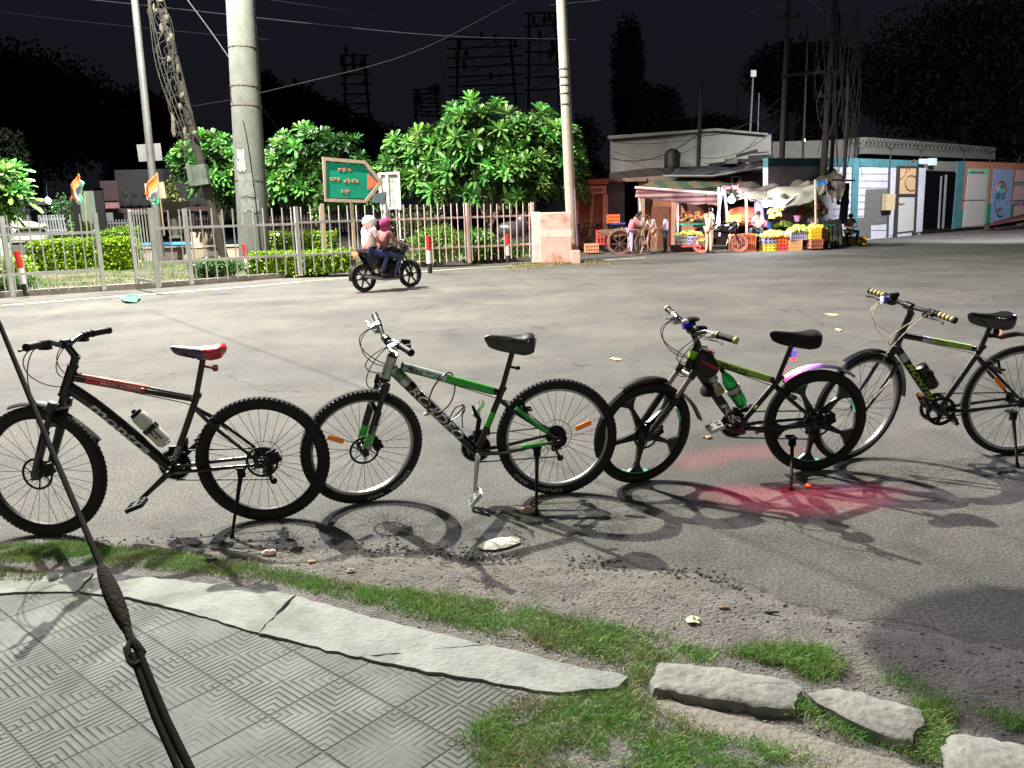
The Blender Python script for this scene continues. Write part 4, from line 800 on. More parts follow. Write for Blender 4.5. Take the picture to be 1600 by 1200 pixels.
# ---- upper white building
WY = 41.0
o = empty('white_building', tuple(W(1080, 300, WY)), label='white flat roofed upper building behind the stalls, crossed by dark cables', cat='building')
M_wh = mat('white_wash', (.24, .235, .21), .9, var=.15, scale=.8, dirt=(.10, .09, .08), dirtamt=.6, dscale=.7)
pr('wall', M_wh, o, [(955, 214), (1120, 203), (1205, 210), (1205, 285), (955, 285)], WY, .4); pr('cornice', M_wh, o, [(950, 212), (1120, 200.5), (1200, 208), (1200, 211), (1120, 204), (953, 217)], WY-.3, .5)
pr('stained_band', mat('stained_parapet', (.055, .048, .042), .9, var=.4, scale=1), o, [(953, 270), (1010, 263), (1190, 255), (1190, 275), (955, 285)], WY-.5, .4)
rb('side_wall', mat('dim_wall', (.12, .115, .10), .9, var=.3), o, 1205, 218, 1335, 275, WY+.5, .3)
o2 = empty('roof_tank', tuple(W(1050, 262, WY-1.2)), label='dark cylindrical water tank on the roof before the white building', cat='water tank'); g = MB(); h_ = 27*WY/F0; g.lathe((0, 0, 0), (0, 0, 1), [(0, .36), (h_*.7, .36), (h_*.9, .28), (h_, .1)], 18); g.build('tank', mat('black_tank', (.01, .01, .012), .6), o2); tb('pipe', mat('black_tank', (0, 0, 0)), o2, [(1059, 262, WY-1.2), (1062, 238, WY-1.2)], .07)
o2 = empty('roof_clutter', tuple(W(1150, 262, WY-2)), label='dark heap of planks and scrap piled on the roof right of the water tank', cat='scrap heap'); g = MB()
for i in range(46):
    x = random.uniform(1105, 1195); y = 262-random.random()**1.5*26*max(.2, 1-abs(x-1160)/50); a = W(x, y, WY-2+random.uniform(-.4, .4))-o2.location; an = random.uniform(-.7, .7); l_ = random.uniform(.3, 1.4); g.beam(a, a+Vector((math.cos(an)*l_, random.uniform(-.2, .2), math.sin(an)*l_*.4)), random.uniform(.05, .3), random.uniform(.03, .15))
g.build('planks', mat('scrap_wood', (.025, .023, .02), .9, var=.6, scale=3), o2, smooth=False)
rb('pale_box', mat('dim_wall', (0, 0, 0)), o2, 1135, 247, 1153, 256, WY-2.6, .3)
# ---- awnings
def sheet(name, m, parent, P, nu, nv, amp=.1, seed=1, th=.02, sag=0):
    """P = four picture corners with depth; rippled cloth between them"""
    L0 = parent.location; A, B, Cc, D = [W(*p)-L0 for p in P]; vs = []
    for i in range(nu+1):
        for j in range(nv+1):
            u, v = i/nu, j/nv; p = (A.lerp(B, u)).lerp(D.lerp(Cc, u), v); r = float(vnoise(np.array([u*6+seed]), np.array([v*5+seed]), 1.3, seed)[0]-.5)
            vs.append(p+Vector((0, r*amp*.6, r*amp*2-sag*math.sin(u*math.pi)*math.sin(v*math.pi)-amp*.5*abs(math.sin(u*7+seed)))))
    fs = [(i*(nv+1)+j, (i+1)*(nv+1)+j, (i+1)*(nv+1)+j+1, i*(nv+1)+j+1) for i in range(nu) for j in range(nv)]; g = MB(); g.add(vs, fs); ob = g.build(name, m, parent); s_ = ob.modifiers.new('s', 'SOLIDIFY'); s_.thickness = th; return ob
M_pole = mat('bamboo', (.30, .24, .14))
o = empty('striped_awning', tuple(G(1060, 396)), label='green and tan striped awning with a printed valance over the left stall', cat='awning')
sheet('canopy', stripes('awning_stripes', [(.10, .085, .045), (.035, .07, .045), (.12, .10, .055), (.045, .075, .05)], .42, 'X'), o, [(1040, 275, 32.6), (1155, 278, 32.6), (1140, 303, 28.8), (998, 293, 28.8)], 30, 8, .03, 3)
M_val = stripes('valance_print', [(.26, .14, .14), (.07, .035, .05), (.32, .2, .18), (.12, .05, .06)], .085, 'Z')
sheet('valance', M_val, o, [(995, 293, 28.75), (1118, 301, 28.75), (1118, 317, 28.75), (992, 308, 28.75)], 26, 5, .05, 6, sag=.18)
sheet('valance_end', M_val, o, [(1104, 300, 28.7), (1124, 302, 28.7), (1122, 322, 28.7), (1104, 318, 28.7)], 8, 5, .04, 7)
for x in (1000, 1059): tb('post', mat('white_tube', (.6, .5, .5), .5), o, [(x, 297, 28.9), (x, 392, 28.9)], .035)
for x0, x1 in ((1129, 1117), (1123, 1124), (1131, 1140)): tb('strut', mat('pale_blue_tube', (.42, .45, .55), .5), o, [(x0, 292, 28.5), (x1, 370, 28.5)], .045)
tb('front_bar', mat('white_tube', (0, 0, 0)), o, [(992, 293, 28.7), (1125, 302, 28.7)], .045)
o = empty('brown_tarpaulin', tuple(G(1230, 392)), label='sagging brown and white tarpaulin roof over the fruit stall on poles', cat='tarpaulin')
M_tarp = mat('brown_tarp', (.07, .055, .045), .8, var=.4, scale=2, bump=.4, bscale=9); M_tarpw = mat('white_tarp', (.22, .21, .17), .7, var=.25, scale=2)
sheet('roof_cloth', M_tarp, o, [(1165, 262, 33), (1300, 262, 33.5), (1322, 283, 28.6), (1135, 300, 28.4)], 34, 14, .32, 5, sag=.35)
sheet('front_fold', mat('grey_tarp', (.11, .09, .085), .75, var=.35, scale=3), o, [(1138, 294, 28.3), (1270, 285, 28.2), (1262, 300, 28.0), (1180, 312, 28.0)], 30, 6, .16, 9, sag=.25)
sheet('white_hem', M_tarpw, o, [(1150, 304, 28.15), (1298, 283, 28.0), (1300, 291, 27.9), (1200, 314, 27.9)], 30, 4, .12, 12, sag=.55)
sheet('corner_flap', mat('grey_tarp', (0, 0, 0)), o, [(1290, 285, 27.9), (1322, 286, 27.9), (1318, 302, 27.8), (1292, 305, 27.8)], 14, 6, .22, 15, sag=.1)
sheet('blue_patch', mat('blue_sheet', (.03, .12, .34), .6), o, [(1278, 282, 27.8), (1296, 280, 28.2), (1294, 286, 27.7), (1274, 291, 27.7)], 6, 4, .05, 18)
for x, y0, y1 in ((1274, 281, 356), (1166, 300, 390)): tb('pole', M_pole, o, [(x, y0, 27.9), (x+1, y1, 27.9)], .04)
tb('strut', mat('pale_blue_tube', (0, 0, 0)), o, [(1225, 320, 27.9), (1240, 308, 27.9)], .03); tb('ridge_pole', mat('matt_black', (0, 0, 0)), o, [(1300, 281, 27.9), (1336, 282, 28)], .03)
o2 = empty('name_strip', tuple(W(1141, 294, 28.2)), label='small red shop strip with pale letters under the edge of the tarpaulin', cat='sign'); rb('strip', mat('red_strip', (.35, .02, .03), .6), o2, 1130, 289, 1154, 296, 28.2, .05); text('फल सेंटर', 'sign_lettering', M_wf, W(1143, 292.5, 28.18)-o2.location, (1, 0, 0), (0, 0, 1), .42, .1, o2, .003, 0, .01)
o = empty('corrugated_sheet', tuple(W(1120, 270, 32)), label='dark corrugated roof sheets and planks above the awnings', cat='roof sheet')
sheet('sheet', mat('dark_tin', (.05, .052, .06), .6, .4, var=.5, scale=2), o, [(1060, 262, 34), (1190, 258, 34), (1195, 266, 31), (1045, 276, 31)], 30, 4, .1, 22)
tb('edge_bar', mat('grey_bar', (.18, .18, .20), .6), o, [(1036, 275, 30.9), (1112, 275, 30.9), (1190, 262, 30.9)], .04)
# ---- lamps of the stall
bulb(1143, 312, 27.9, .115, 'large round white lamp hanging at the left of the fruit stall', 60, (.86, .90, 1), 230)
bulb(1197, 318, 27.7, .115, 'large round white lamp hanging at the middle of the fruit stall', 60, (.86, .90, 1), 230)
bulb(1157, 305, 28.6, .05, 'smaller bluish lamp above and right of the left round stall lamp', 30, (.6, .9, 1), 60)
bulb(1256, 219, 39, .06, 'small lone lamp among the utility poles above the stall', 50, (.8, .9, 1), 30)
# ---- crates and goods
def crate(px, pb, wpx, hpx, m, label, Y=28.0, dep=.45, rz=0, z=None, n=6, cat='crate', solid=False, grp='stacked crates of the fruit stall', mtop=None):
    k = Y/F0; p = W(px, pb, Y); z0 = max(0, p.z) if z is None else z; w_, h_ = wpx*k, hpx*k; o = empty('fruit_crate' if cat == 'crate' else cat.replace(' ', '_'), (p.x, Y, z0), rz, label=label, cat=cat, group=grp)
    g = MB(); t = .02
    if solid: g.box((0, 0, h_/2), (w_, dep, h_)); [g.box((0, -dep/2-.006, h_*q), (w_*.98, .012, .012)) for q in (.33, .66)]
    else:
        for z_ in (.03, h_-.03, h_*.5): 
            for s in (-1, 1): g.box((0, s*dep/2, z_), (w_, t, .05)); g.box((s*w_/2, 0, z_), (t, dep, .05))
        for i in range(n+1):
            for s in (-1, 1): g.box((w_*(i/n-.5), s*(dep/2+.002), h_/2), (w_/n*.42, t, h_))
        for i in range(4):
            for s in (-1, 1): g.box((s*(w_/2+.002), dep*(i/3-.5), h_/2), (t, .05, h_))
        g.box((0, 0, .02), (w_*.98, dep*.98, .02))
    g.build('shell', m, o, smooth=False)
    if not solid: q = MB(); q.box((0, 0, h_*.48), (w_*.93, dep*.9, h_*.86)); q.build('contents', mat('crate_dark', (.05, .03, .02), .9), o, smooth=False)
    return o, (p.x, Y, z0+h_), w_
M_or = mat('orange_crate', (.72, .16, .04), .5, var=.1); M_rd = mat('red_crate', (.62, .07, .05), .5, var=.1); M_ye = mat('yellow_crate', (.80, .50, .03), .5, var=.08); M_bl = mat('lilac_crate', (.34, .36, .62), .5, var=.08); M_yl = mat('lemon_crate', (.80, .72, .06), .5); M_br = mat('brown_crate', (.40, .14, .08), .6, var=.15); M_gr = mat('green_crate', (.02, .38, .22), .5); M_gy = mat('grey_crate', (.22, .25, .22), .6)
crate(1152, 393, 20, 26, mat('cream_crate', (.75, .45, .22), .5), 'pale orange crate on end under the front wheel of the parked motorcycle'); crate(1168, 393, 18, 27, M_or, 'orange crate standing right of the pale orange one')
crate(1200, 393, 18, 11, M_yl, 'lemon yellow crate at the bottom, left of the red crates', n=3); crate(1200, 382, 18, 12, M_bl, 'lilac crate stacked on the lemon yellow one', n=3)
crate(1217, 393, 16, 11, M_rd, 'lower red crate beside the cardboard box', n=3); crate(1217, 381, 16, 12, M_or, 'upper red orange crate heaped with oranges', n=3)
crate(1237, 393, 25, 16, mat('plywood_box', (.66, .38, .18), .8, var=.1), 'plain tan wooden box in the front row of crates', solid=True)
crate(1243, 375, 25, 13, M_bl, 'lilac crate tilted forward full of green fruit', n=7, rz=.12); crate(1272, 388, 17, 15, M_br, 'brown slatted crate under the yellow one', n=8, Y=27.8); crate(1271, 373, 17, 16, M_ye, 'yellow crate of fruit stacked on the brown crate', solid=True, Y=27.8)
crate(1283, 376, 9, 20, mat('mustard_crate', (.60, .34, .04), .6), 'narrow mustard crate just behind the yellow one', Y=28.2); crate(1258, 380, 8, 22, mat('dark_crate', (.10, .03, .02), .7), 'dark red crate in the gap before the brown crate', Y=28.3)
crate(1064, 382, 15, 14, M_gy, 'grey green crate of vegetables on the low left table', Y=28.6); crate(1079, 382, 13, 13, M_bl, 'pale blue crate between the grey and yellow ones', n=4, Y=28.6); crate(1094, 382, 14, 14, M_yl, 'yellow crate at the right of the low left table', n=4, Y=28.6)
crate(1066, 392, 30, 9, mat('black_crate', (.02, .02, .022), .7), 'black crate under the low left table', Y=28.7); crate(1093, 393, 16, 10, M_rd, 'red crate under the yellow vegetable crate', Y=28.6, solid=True)
crate(1145, 356, 16, 9, M_ye, 'small yellow crate of fruit in front of the motorcycle handlebar', Y=28.6, z=1.0)
crate(942, 382, 18, 22, M_rd, 'tall red orange crate stack beside the shuttered kiosk', Y=29.8, n=4, solid=False); crate(958, 347, 17, 13, M_or, 'orange crate set on the blue table by the dark passage', Y=30.2, z=1.0)
crate(924, 394, 19, 13, mat('peach_crate', (.62, .28, .16), .6, var=.15), 'peach coloured slatted crate on the roadside before the kiosk bicycle', Y=28.8, n=5); crate(1343, 382, 12, 12, M_ye, 'bright yellow crate right of the seated man', Y=30.3, n=5); crate(1322, 381, 12, 12, M_ye, 'yellow crate the seated man sits on', Y=30.6, n=5)
def table(x0, x1, yt, yb, Y, m, label, dep=.8, mt=None):
    k = Y/F0; a, b = W(x0, yt, Y), W(x1, yt, Y); o = empty('stall_table', ((a.x+b.x)/2, Y, 0), label=label, cat='table', group='stall tables'); w_ = b.x-a.x; z = a.z
    g = MB(); g.box((0, 0, z-.03), (w_, dep, .06)); g.build('table_top', m, o, smooth=False)
    for sx_ in (-1, 1):
        for sy_ in (-1, 1): g = MB(); g.box((sx_*(w_/2-.05), sy_*(dep/2-.05), (z-.06)/2), (.05, .05, z-.06)); g.build('leg', M_blkm_, o, smooth=False)
    return z
M_blkm_ = mat('matt_black', (0, 0, 0))
zv = table(1058, 1108, 349, 390, 29.6, M_gr, 'green topped vegetable table in front of the salmon wall'); zb = table(1133, 1180, 345, 390, 29.2, mat('grey_top', (.2, .18, .17), .7), 'grey table draped with an orange cloth behind the parked motorcycle'); zt = table(951, 975, 348, 392, 30.2, mat('blue_top', (.03, .05, .30), .6), 'blue table by the dark passage'); table(1160, 1222, 366, 392, 28.8, M_gr, 'low green tray table before the white shirted vendor', 1.0); zr = table(1222, 1298, 352, 388, 29.2, M_gr, 'long green table under the hanging bananas'); table(1062, 1102, 383, 392, 28.6, M_rd, 'low red bench carrying the vegetable crates', .6)
def heap(x0, x1, y, Y, n, r, cols, label, hh=.18, dep=.5, name='fruit_heap', cat='fruit', zbase=None):
    a, b = W(x0, y, Y), W(x1, y, Y); o_ = ((a.x+b.x)/2, Y, a.z if zbase is None else zbase); w_ = b.x-a.x; g = MB()
    for i in range(n):
        u = random.uniform(-1, 1); v = random.uniform(-1, 1); z = hh*(1-u*u*.6)*(1-v*v*.6)*random.uniform(.5, 1); g.ell((u*w_/2, v*dep/2, z), (r*random.uniform(.8, 1.2), r, r*random.uniform(.8, 1.1)), 7, 5, mi=random.randrange(len(cols)))
    ob = g.build(name, cols, loc=None); ob.location = o_; return tag(ob, label, cat, kind='stuff')
F_ = lambda n, c_: mat(n, c_, .4, var=.15)
OR, GN, YL, RD, BN = F_('orange_skin', (.80, .30, .04)), F_('green_skin', (.25, .42, .06)), F_('yellow_skin', (.80, .60, .08)), F_('red_skin', (.5, .06, .05)), F_('brown_skin', (.25, .14, .07))
heap(1060, 1108, 348, 29.5, 170, .075, [RD, GN, YL, BN, M_white_ if 'M_white_' in globals() else F_('pale_skin', (.6, .55, .45))], 'mixed vegetables heaped along the green table before the salmon wall', .38, .5)
heap(1190, 1228, 372, 28.0, 110, .06, [OR, YL, OR], 'oranges heaped over the lilac and red crates', .24, .5); heap(1232, 1262, 364, 28.0, 100, .06, [GN, YL, GN], 'green and yellow fruit heaped on the tilted lilac crate', .26, .5); heap(1263, 1286, 359, 27.9, 60, .06, [OR, YL], 'orange fruit heaped on the yellow crate at the right', .18, .4)
heap(1056, 1098, 370, 28.6, 90, .06, [GN, YL, GN], 'green vegetables piled on the row of crates below the awning', .18, .4); heap(1137, 1156, 348, 28.5, 46, .06, [YL, OR], 'yellow fruit in the small crate by the motorcycle handlebar', .16, .3); heap(1210, 1240, 357, 28.9, 80, .06, [GN, BN, GN], 'dark green leafy vegetables behind the oranges', .26, .4); heap(1250, 1290, 340, 30.6, 90, .09, [BN, GN, RD], 'brown and green produce stacked at the back of the right table', .7, .3)
heap(958, 985, 372, 30, 60, .10, [BN, F_('pale_skin', (.6, .55, .45)), BN], 'sacks and pale bundles heaped on the hand cart', .35, .5, name='bundle_heap', cat='bundles')
# hanging bananas
for i, (x, y) in enumerate([(1204, 330), (1212, 327), (1221, 324), (1206, 337), (1217, 334)]):
    p = W(x, y, 28.1); o = empty('banana_bunch', tuple(p), label=('hanging banana bunch at the left, next to the middle lamp', 'hanging banana bunch between the end ones of the upper row', 'hanging banana bunch highest at the right of its row', 'lower left banana bunch below the hanging row', 'lower right banana bunch below the hanging row')[i], cat='bananas', group='hanging banana bunches'); g = MB()
    for j in range(9): an = 2*math.pi*j/9; g.tube([(0, 0, .08), (math.cos(an)*.07, math.sin(an)*.07, .02), (math.cos(an)*.10, math.sin(an)*.10, -.09)], [.012, .026, .012], 6)
    g.build('bananas', YL, o); g = MB(); g.tube([(0, 0, .07), (0, 0, .35)], .01, 5); g.build('string', M_blkm_, o)
# cloths and hanging bags
o = empty('orange_cloth', tuple(W(1165, 345, 29.1)), label='bright orange cloth heaped on the grey table', cat='cloth'); g = MB(); g.ell((0, 0, .15), (.75, .35, .32), 16, 8, jit=.10); g.ell((.5, -.1, .25), (.35, .3, .3), 12, 6, jit=.1); g.build('folds', mat('orange_cloth', (.72, .16, .08), .8, var=.2, bump=.5, bscale=8), o)
o = empty('hanging_clothes', tuple(W(1187, 318, 28.6)), label='pale violet shirt hanging between the two round lamps', cat='clothes'); pr('shirt', mat('violet_shirt', (.38, .36, .62), .8, var=.15), o, [(1180, 318), (1186, 313), (1192, 318), (1194, 348), (1182, 348)], 28.6, .12); pr('dark_cloth', mat('navy_cloth', (.015, .02, .08), .8), o, [(1193, 318), (1201, 326), (1201, 348), (1194, 350)], 28.7, .1); pr('pink_bag', mat('magenta_bag', (.50, .04, .20), .6), o, [(1176, 336), (1184, 333), (1184, 350), (1174, 352)], 28.75, .2)
o = empty('hanging_shirts', tuple(W(1140, 325, 31.5)), label='dim row of clothes hanging at the back of the stall behind the left lamp', cat='clothes')
for i, (x, c_) in enumerate([(1134, (.10, .08, .14)), (1140, (.25, .10, .16)), (1147, (.06, .07, .12)), (1168, (.12, .05, .05)), (1175, (.16, .04, .08))]): pr('garment', mat('garment_%d' % i, c_, .9, var=.3), o, [(x-3, 322), (x+3, 321), (x+3.6, 344), (x-3.4, 345)], 31.5+.05*i, .1)
o = empty('weighing_tub', tuple(W(1215, 345, 28.5)), label='blue and pink plastic tubs between the vendor and the green table', cat='tub')
for x, y, m_ in ((1201, 352, mat('blue_tub', (.03, .12, .50), .5)), (1194, 350, mat('pink_tub', (.60, .25, .42), .5)), (1246, 342, mat('pink_tub', (0, 0, 0)))): g = MB(); p = W(x, y+4, 28.6)-o.location; g.lathe(p, (0, 0, 1), [(0, .09), (.2, .13)], 14); g.build('tub', m_, o)
o = empty('umbrella_sack', tuple(W(1296, 385, 28.9)), label='tall draped olive sacking at the right end of the fruit stall', cat='sack'); g = MB()
for i in range(9): x = 1286+i*3.2; a, b = W(x, 345+random.uniform(-3, 3), 28.9)-o.location, W(x+random.uniform(-2, 2), 388, 28.9)-o.location; g.tube([a, a.lerp(b, .5)+Vector((random.uniform(-.06, .06), -.05, 0)), b], [.06, .09, .07], 7)
g.build('folds', mat('olive_sacking', (.075, .07, .05), .9, var=.5, scale=4), o)
# ---- people
SK = mat('skin', (.23, .115, .07), .6, var=.08); HAIR = mat('black_hair', (.008, .007, .007), .5)
def person(px, pb, ht_px, Y, face, pose, shirt, pants, label, base=None, hs=None, hairm=HAIR, sl=.55, z0=None, loose=1.16):
    """face: heading angle of the body; joints in metres for a 1.68 m figure"""
    P0 = W(px, pb, Y) if base is None else Vector(base); z_ = 0 if z0 is None else z0; k = (hs or ht_px*Y/F0)/1.68
    o = empty('person', (P0.x, P0.y, z_), face, label=label, cat='person'); S_ = k
    J = dict(pel=(0, 0, .92), wst=(0, 0, 1.06), ch=(0, .0, 1.28), nk=(0, .01, 1.43), hd=(0, .03, 1.53), top=(0, .03, 1.62), shl=(-.17, 0, 1.38), shr=(.17, 0, 1.38), ell=(-.22, -.02, 1.12), elr=(.22, -.02, 1.12), wrl=(-.20, .10, .90), wrr=(.20, .10, .90),
             hil=(-.09, 0, .88), hir=(.09, 0, .88), knl=(-.10, .03, .48), knr=(.10, .03, .48), anl=(-.11, 0, .08), anr=(.11, 0, .08), tol=(-.12, .16, .03), tor=(.12, .16, .03))
    J.update(pose)
    J = {a: Vector(b)*S_ for a, b in J.items()}; n = list(J); ix = {a: i for i, a in enumerate(n)}
    rad = dict(pel=.115, wst=.11, ch=.125, nk=.052, hd=.085, top=.06, shl=.058, shr=.058, ell=.042, elr=.042, wrl=.030, wrr=.030, hil=.085, hir=.085, knl=.058, knr=.058, anl=.040, anr=.040, tol=.03, tor=.03)
    E_ = [('pel', 'wst'), ('wst', 'ch'), ('ch', 'nk'), ('nk', 'hd'), ('hd', 'top'), ('ch', 'shl'), ('ch', 'shr'), ('shl', 'ell'), ('shr', 'elr'), ('ell', 'wrl'), ('elr', 'wrr'), ('pel', 'hil'), ('pel', 'hir'), ('hil', 'knl'), ('hir', 'knr'), ('knl', 'anl'), ('knr', 'anr'), ('anl', 'tol'), ('anr', 'tor')]
    vs = [J[a] for a in n]; rr = [rad[a]*S_*.92 for a in n]; ed = [(ix[a], ix[b]) for a, b in E_]
    for sd in 'lr':            # hands: palm and fingers
        w_ = J['wr'+sd]; d_ = (w_-J['el'+sd]).normalized(); sx_ = d_.cross(Vector((0, 0, 1)))
        sx_ = sx_.normalized() if sx_.length > .1 else Vector((1, 0, 0)); vs.append(w_+d_*.07*S_); rr.append(.030*S_); pi = len(vs)-1; ed.append((ix['wr'+sd], pi))
        for q in (-1.2, -.4, .4, 1.2): vs.append(w_+d_*(.15-.01*abs(q))*S_+sx_*.022*q*S_+Vector((0, 0, -.02*S_))); rr.append(.010*S_); ed.append((pi, len(vs)-1))
        vs.append(w_+d_*.09*S_+sx_*.05*S_*(1 if sd == 'l' else -1)); rr.append(.011*S_); ed.append((pi, len(vs)-1))
    skin('body', vs, ed, rr, SK, o, 1)
    def garm(nm, keys, edges, mul, m, extra={}):
        ii = {a: i for i, a in enumerate(keys)}; v = [extra.get(a, J.get(a)) for a in keys]; skin(nm, v, [(ii[a], ii[b]) for a, b in edges], [rad.get(a, rad.get(a[:3], .05))*S_*mul*(1.0 if a[:2] != 'el' else .9) for a in keys], m, o, 1)
    slv = {'ell_': J['shl'].lerp(J['ell'], sl/.55*.75), 'elr_': J['shr'].lerp(J['elr'], sl/.55*.75)}
    if shirt: garm('shirt', ['pel', 'wst', 'ch', 'shl', 'shr', 'ell_', 'elr_'], [('pel', 'wst'), ('wst', 'ch'), ('ch', 'shl'), ('ch', 'shr'), ('shl', 'ell_'), ('shr', 'elr_')], loose, shirt, slv)
    garm('trousers', ['pel', 'hil', 'hir', 'knl', 'knr', 'anl', 'anr'], [('pel', 'hil'), ('pel', 'hir'), ('hil', 'knl'), ('hir', 'knr'), ('knl', 'anl'), ('knr', 'anr')], 1.14, pants)
    hd = J['hd']; up_ = (J['top']-J['nk']).normalized(); g = MB(); c_ = hd+up_*.045*S_+Vector((0, -.022*S_, 0)); g.ell(c_, (.092*S_, .105*S_, .085*S_), 12, 8); g.build('hair', hairm, o)
    g = MB()
    for s in (-1, 1): g.ell(hd+Vector((.032*s*S_, .083*S_, .012*S_)), (.014*S_, .008*S_, .009*S_), 6, 5)
    g.build('eyes', M_blkm_, o); g = MB(); g.ell(hd+Vector((0, .098*S_, -.012*S_)), (.014*S_, .02*S_, .022*S_), 6, 5); g.ell(hd+Vector((0, .083*S_, -.045*S_)), (.026*S_, .01*S_, .008*S_), 6, 5); [g.ell(hd+Vector((.088*s*S_, 0, 0)), (.012*S_, .02*S_, .03*S_), 6, 5) for s in (-1, 1)]; g.build('face_features', SK, o)
    for sd in 'lr': g = MB(); a, b = J['an'+sd], J['to'+sd]; g.beam(a+Vector((0, 0, -.03*S_)), b+(b-a).normalized()*.03*S_, .09*S_, .07*S_); g.build('shoe', mat('dark_shoe', (.03, .022, .02), .7), o, bevel=.02*S_)
    return o
cl_ = lambda n, c_: mat(n, c_, .85, var=.12, scale=6)
bent = dict(ch=(0, .16, 1.24), nk=(0, .26, 1.34), hd=(0, .34, 1.42), top=(0, .37, 1.5), shl=(-.17, .18, 1.30), shr=(.17, .18, 1.30), ell=(-.2, .25, 1.05), elr=(.2, .25, 1.05), wrl=(-.1, .42, .98), wrr=(.1, .42, .98), wst=(0, .05, 1.04))
hold = dict(ell=(-.22, .02, 1.12), elr=(.22, .02, 1.12), wrl=(-.08, .24, 1.05), wrr=(.08, .24, 1.05), hd=(0, .06, 1.52), top=(0, .09, 1.60))
person(984, 391, 66, 28.3, R_(-70), bent, cl_('rose_shirt', (.75, .17, .22)), cl_('pale_violet_trousers', (.45, .36, .55)), 'person in a rose shirt bending over the hand cart')
person(998, 391, 65, 28.6, R_(-160), hold, cl_('white_shirt', (.62, .58, .60)), cl_('grey_trousers', (.18, .17, .17)), 'person in a white shirt standing in the middle of the group by the kiosk')
person(1022, 391, 65, 28.3, R_(120), bent, cl_('khaki_shirt', (.42, .36, .30)), cl_('tan_trousers', (.40, .25, .16)), 'person in a khaki shirt leaning left at the edge of the group')
person(1040, 390, 58, 28.9, R_(60), dict(hold), cl_('violet_check_shirt', (.45, .40, .55)), cl_('dark_trousers', (.03, .03, .05)), 'person in a pale checked shirt turned away beside the brown door')
person(1107, 394, 71, 27.4, R_(-60), hold, cl_('cream_shirt', (.60, .55, .42)), cl_('beige_trousers', (.52, .42, .28)), 'person in cream shirt and beige trousers standing astride the parked motorcycle')
seat = dict(pel=(0, 0, .5), wst=(0, .02, .62), ch=(0, .06, .84), nk=(0, .09, .98), hd=(0, .13, 1.07), top=(0, .16, 1.15), shl=(-.17, .06, .94), shr=(.17, .06, .94), ell=(-.23, .16, .70), elr=(.23, .16, .70), wrl=(-.04, .34, .66), wrr=(.04, .32, .62), hil=(-.1, .02, .47), hir=(.1, .02, .47), knl=(-.22, .38, .52), knr=(.22, .38, .52), anl=(-.16, .34, .08), anr=(.16, .34, .08), tol=(-.17, .48, .03), tor=(.17, .48, .03))
person(1325, 382, 66, 29.9, R_(180), seat, cl_('charcoal_shirt', (.06, .06, .07)), cl_('black_trousers', (.02, .02, .025)), 'person in a dark shirt seated on a yellow crate with folded arms', z0=.05)
person(1184, 388, 66, 28.5, R_(150), seat, cl_('bright_white_shirt', (.66, .68, .72)), cl_('dark_trousers', (0, 0, 0)), 'person in a white shirt seated selling under the middle lamp', z0=.28)
person(1157, 372, 64, 30.4, R_(180), hold, cl_('blue_shirt', (.03, .06, .16)), cl_('dark_trousers', (0, 0, 0)), 'person in a dark blue shirt standing at the back of the stall between lamps', z0=.15)
person(1268, 380, 60, 28.9, R_(175), dict(seat), cl_('pale_grey_shirt', (.38, .38, .44)), cl_('dark_trousers', (0, 0, 0)), 'person in a pale grey shirt crouching behind the crates at the right pole', z0=.25)
# ---- hand cart, bicycles by the kiosk
def oldbike(px, pb, Y, label, s=.66, rz=0, m=None):
    p = W(px, pb, Y); o = empty('old_bicycle', (p.x, Y, 0), rz, label=label, cat='bicycle', group='old bicycles by the kiosk'); m = m or M_blkm_
    for x in (-.52, .52):
        g = MB(); g.ring((x, 0, .33), (0, 1, 0), [(.30, -.02), (.33, -.02), (.33, .02), (.30, .02)], 28); w_ = g.build('wheel', m, o); g = MB(); [g.tube([(x, 0, .33), (x+math.cos(R_(30*i))*.31, 0, .33+math.sin(R_(30*i))*.31)], .004, 4) for i in range(12)]; g.build('spokes', M_gf, w_)
    g = MB(); [g.tube(q, .018, 6) for q in ([(-.52, 0, .33), (-.15, 0, .85), (.38, 0, .86), (.52, 0, .33)], [(-.15, 0, .85), (0, 0, .30), (.38, 0, .8)], [(-.52, 0, .33), (0, 0, .30)])]; g.build('frame', m, o)
    g = MB(); g.tube([(.38, 0, .84), (.36, 0, 1.0), (.30, -.25, 1.02)], .014, 6); g.tube([(.36, 0, 1.0), (.30, .25, 1.02)], .014, 6); g.build('handlebar', m, o); g = MB(); g.ell((-.2, 0, .95), (.13, .08, .04), 8, 5); g.tube([(-.15, 0, .85), (-.18, 0, .93)], .014, 6); g.build('saddle', m, o); return o
oldbike(911, 393, 30.2, 'black bicycle leaning at the kiosk shutter, farther left', rz=.3); oldbike(928, 391, 30.8, 'black bicycle behind the peach crate at the kiosk', rz=2.6); oldbike(1008, 392, 28.0, 'bicycle standing among the group of people', rz=1.0, m=mat('tan_frame', (.25, .16, .10), .6))
p = W(966, 393, 28.6); o = empty('hand_cart', (p.x, 28.6, 0), label='wooden hand cart with large spoked wheels left of the bending person', cat='cart')
for s in (-.35, .35): g = MB(); g.ring((.0, s, .42), (0, 1, 0), [(.36, -.03), (.42, -.03), (.42, .03), (.36, .03)], 30); [g.beam((0, s, .34), (math.cos(R_(45*i))*.32, s, .34+math.sin(R_(45*i))*.32), .014, .014, (0, 1, 0)) for i in range(8)]; g.build('wheel', mat('pinkish_wood', (.18, .10, .09), .8, var=.2), o)
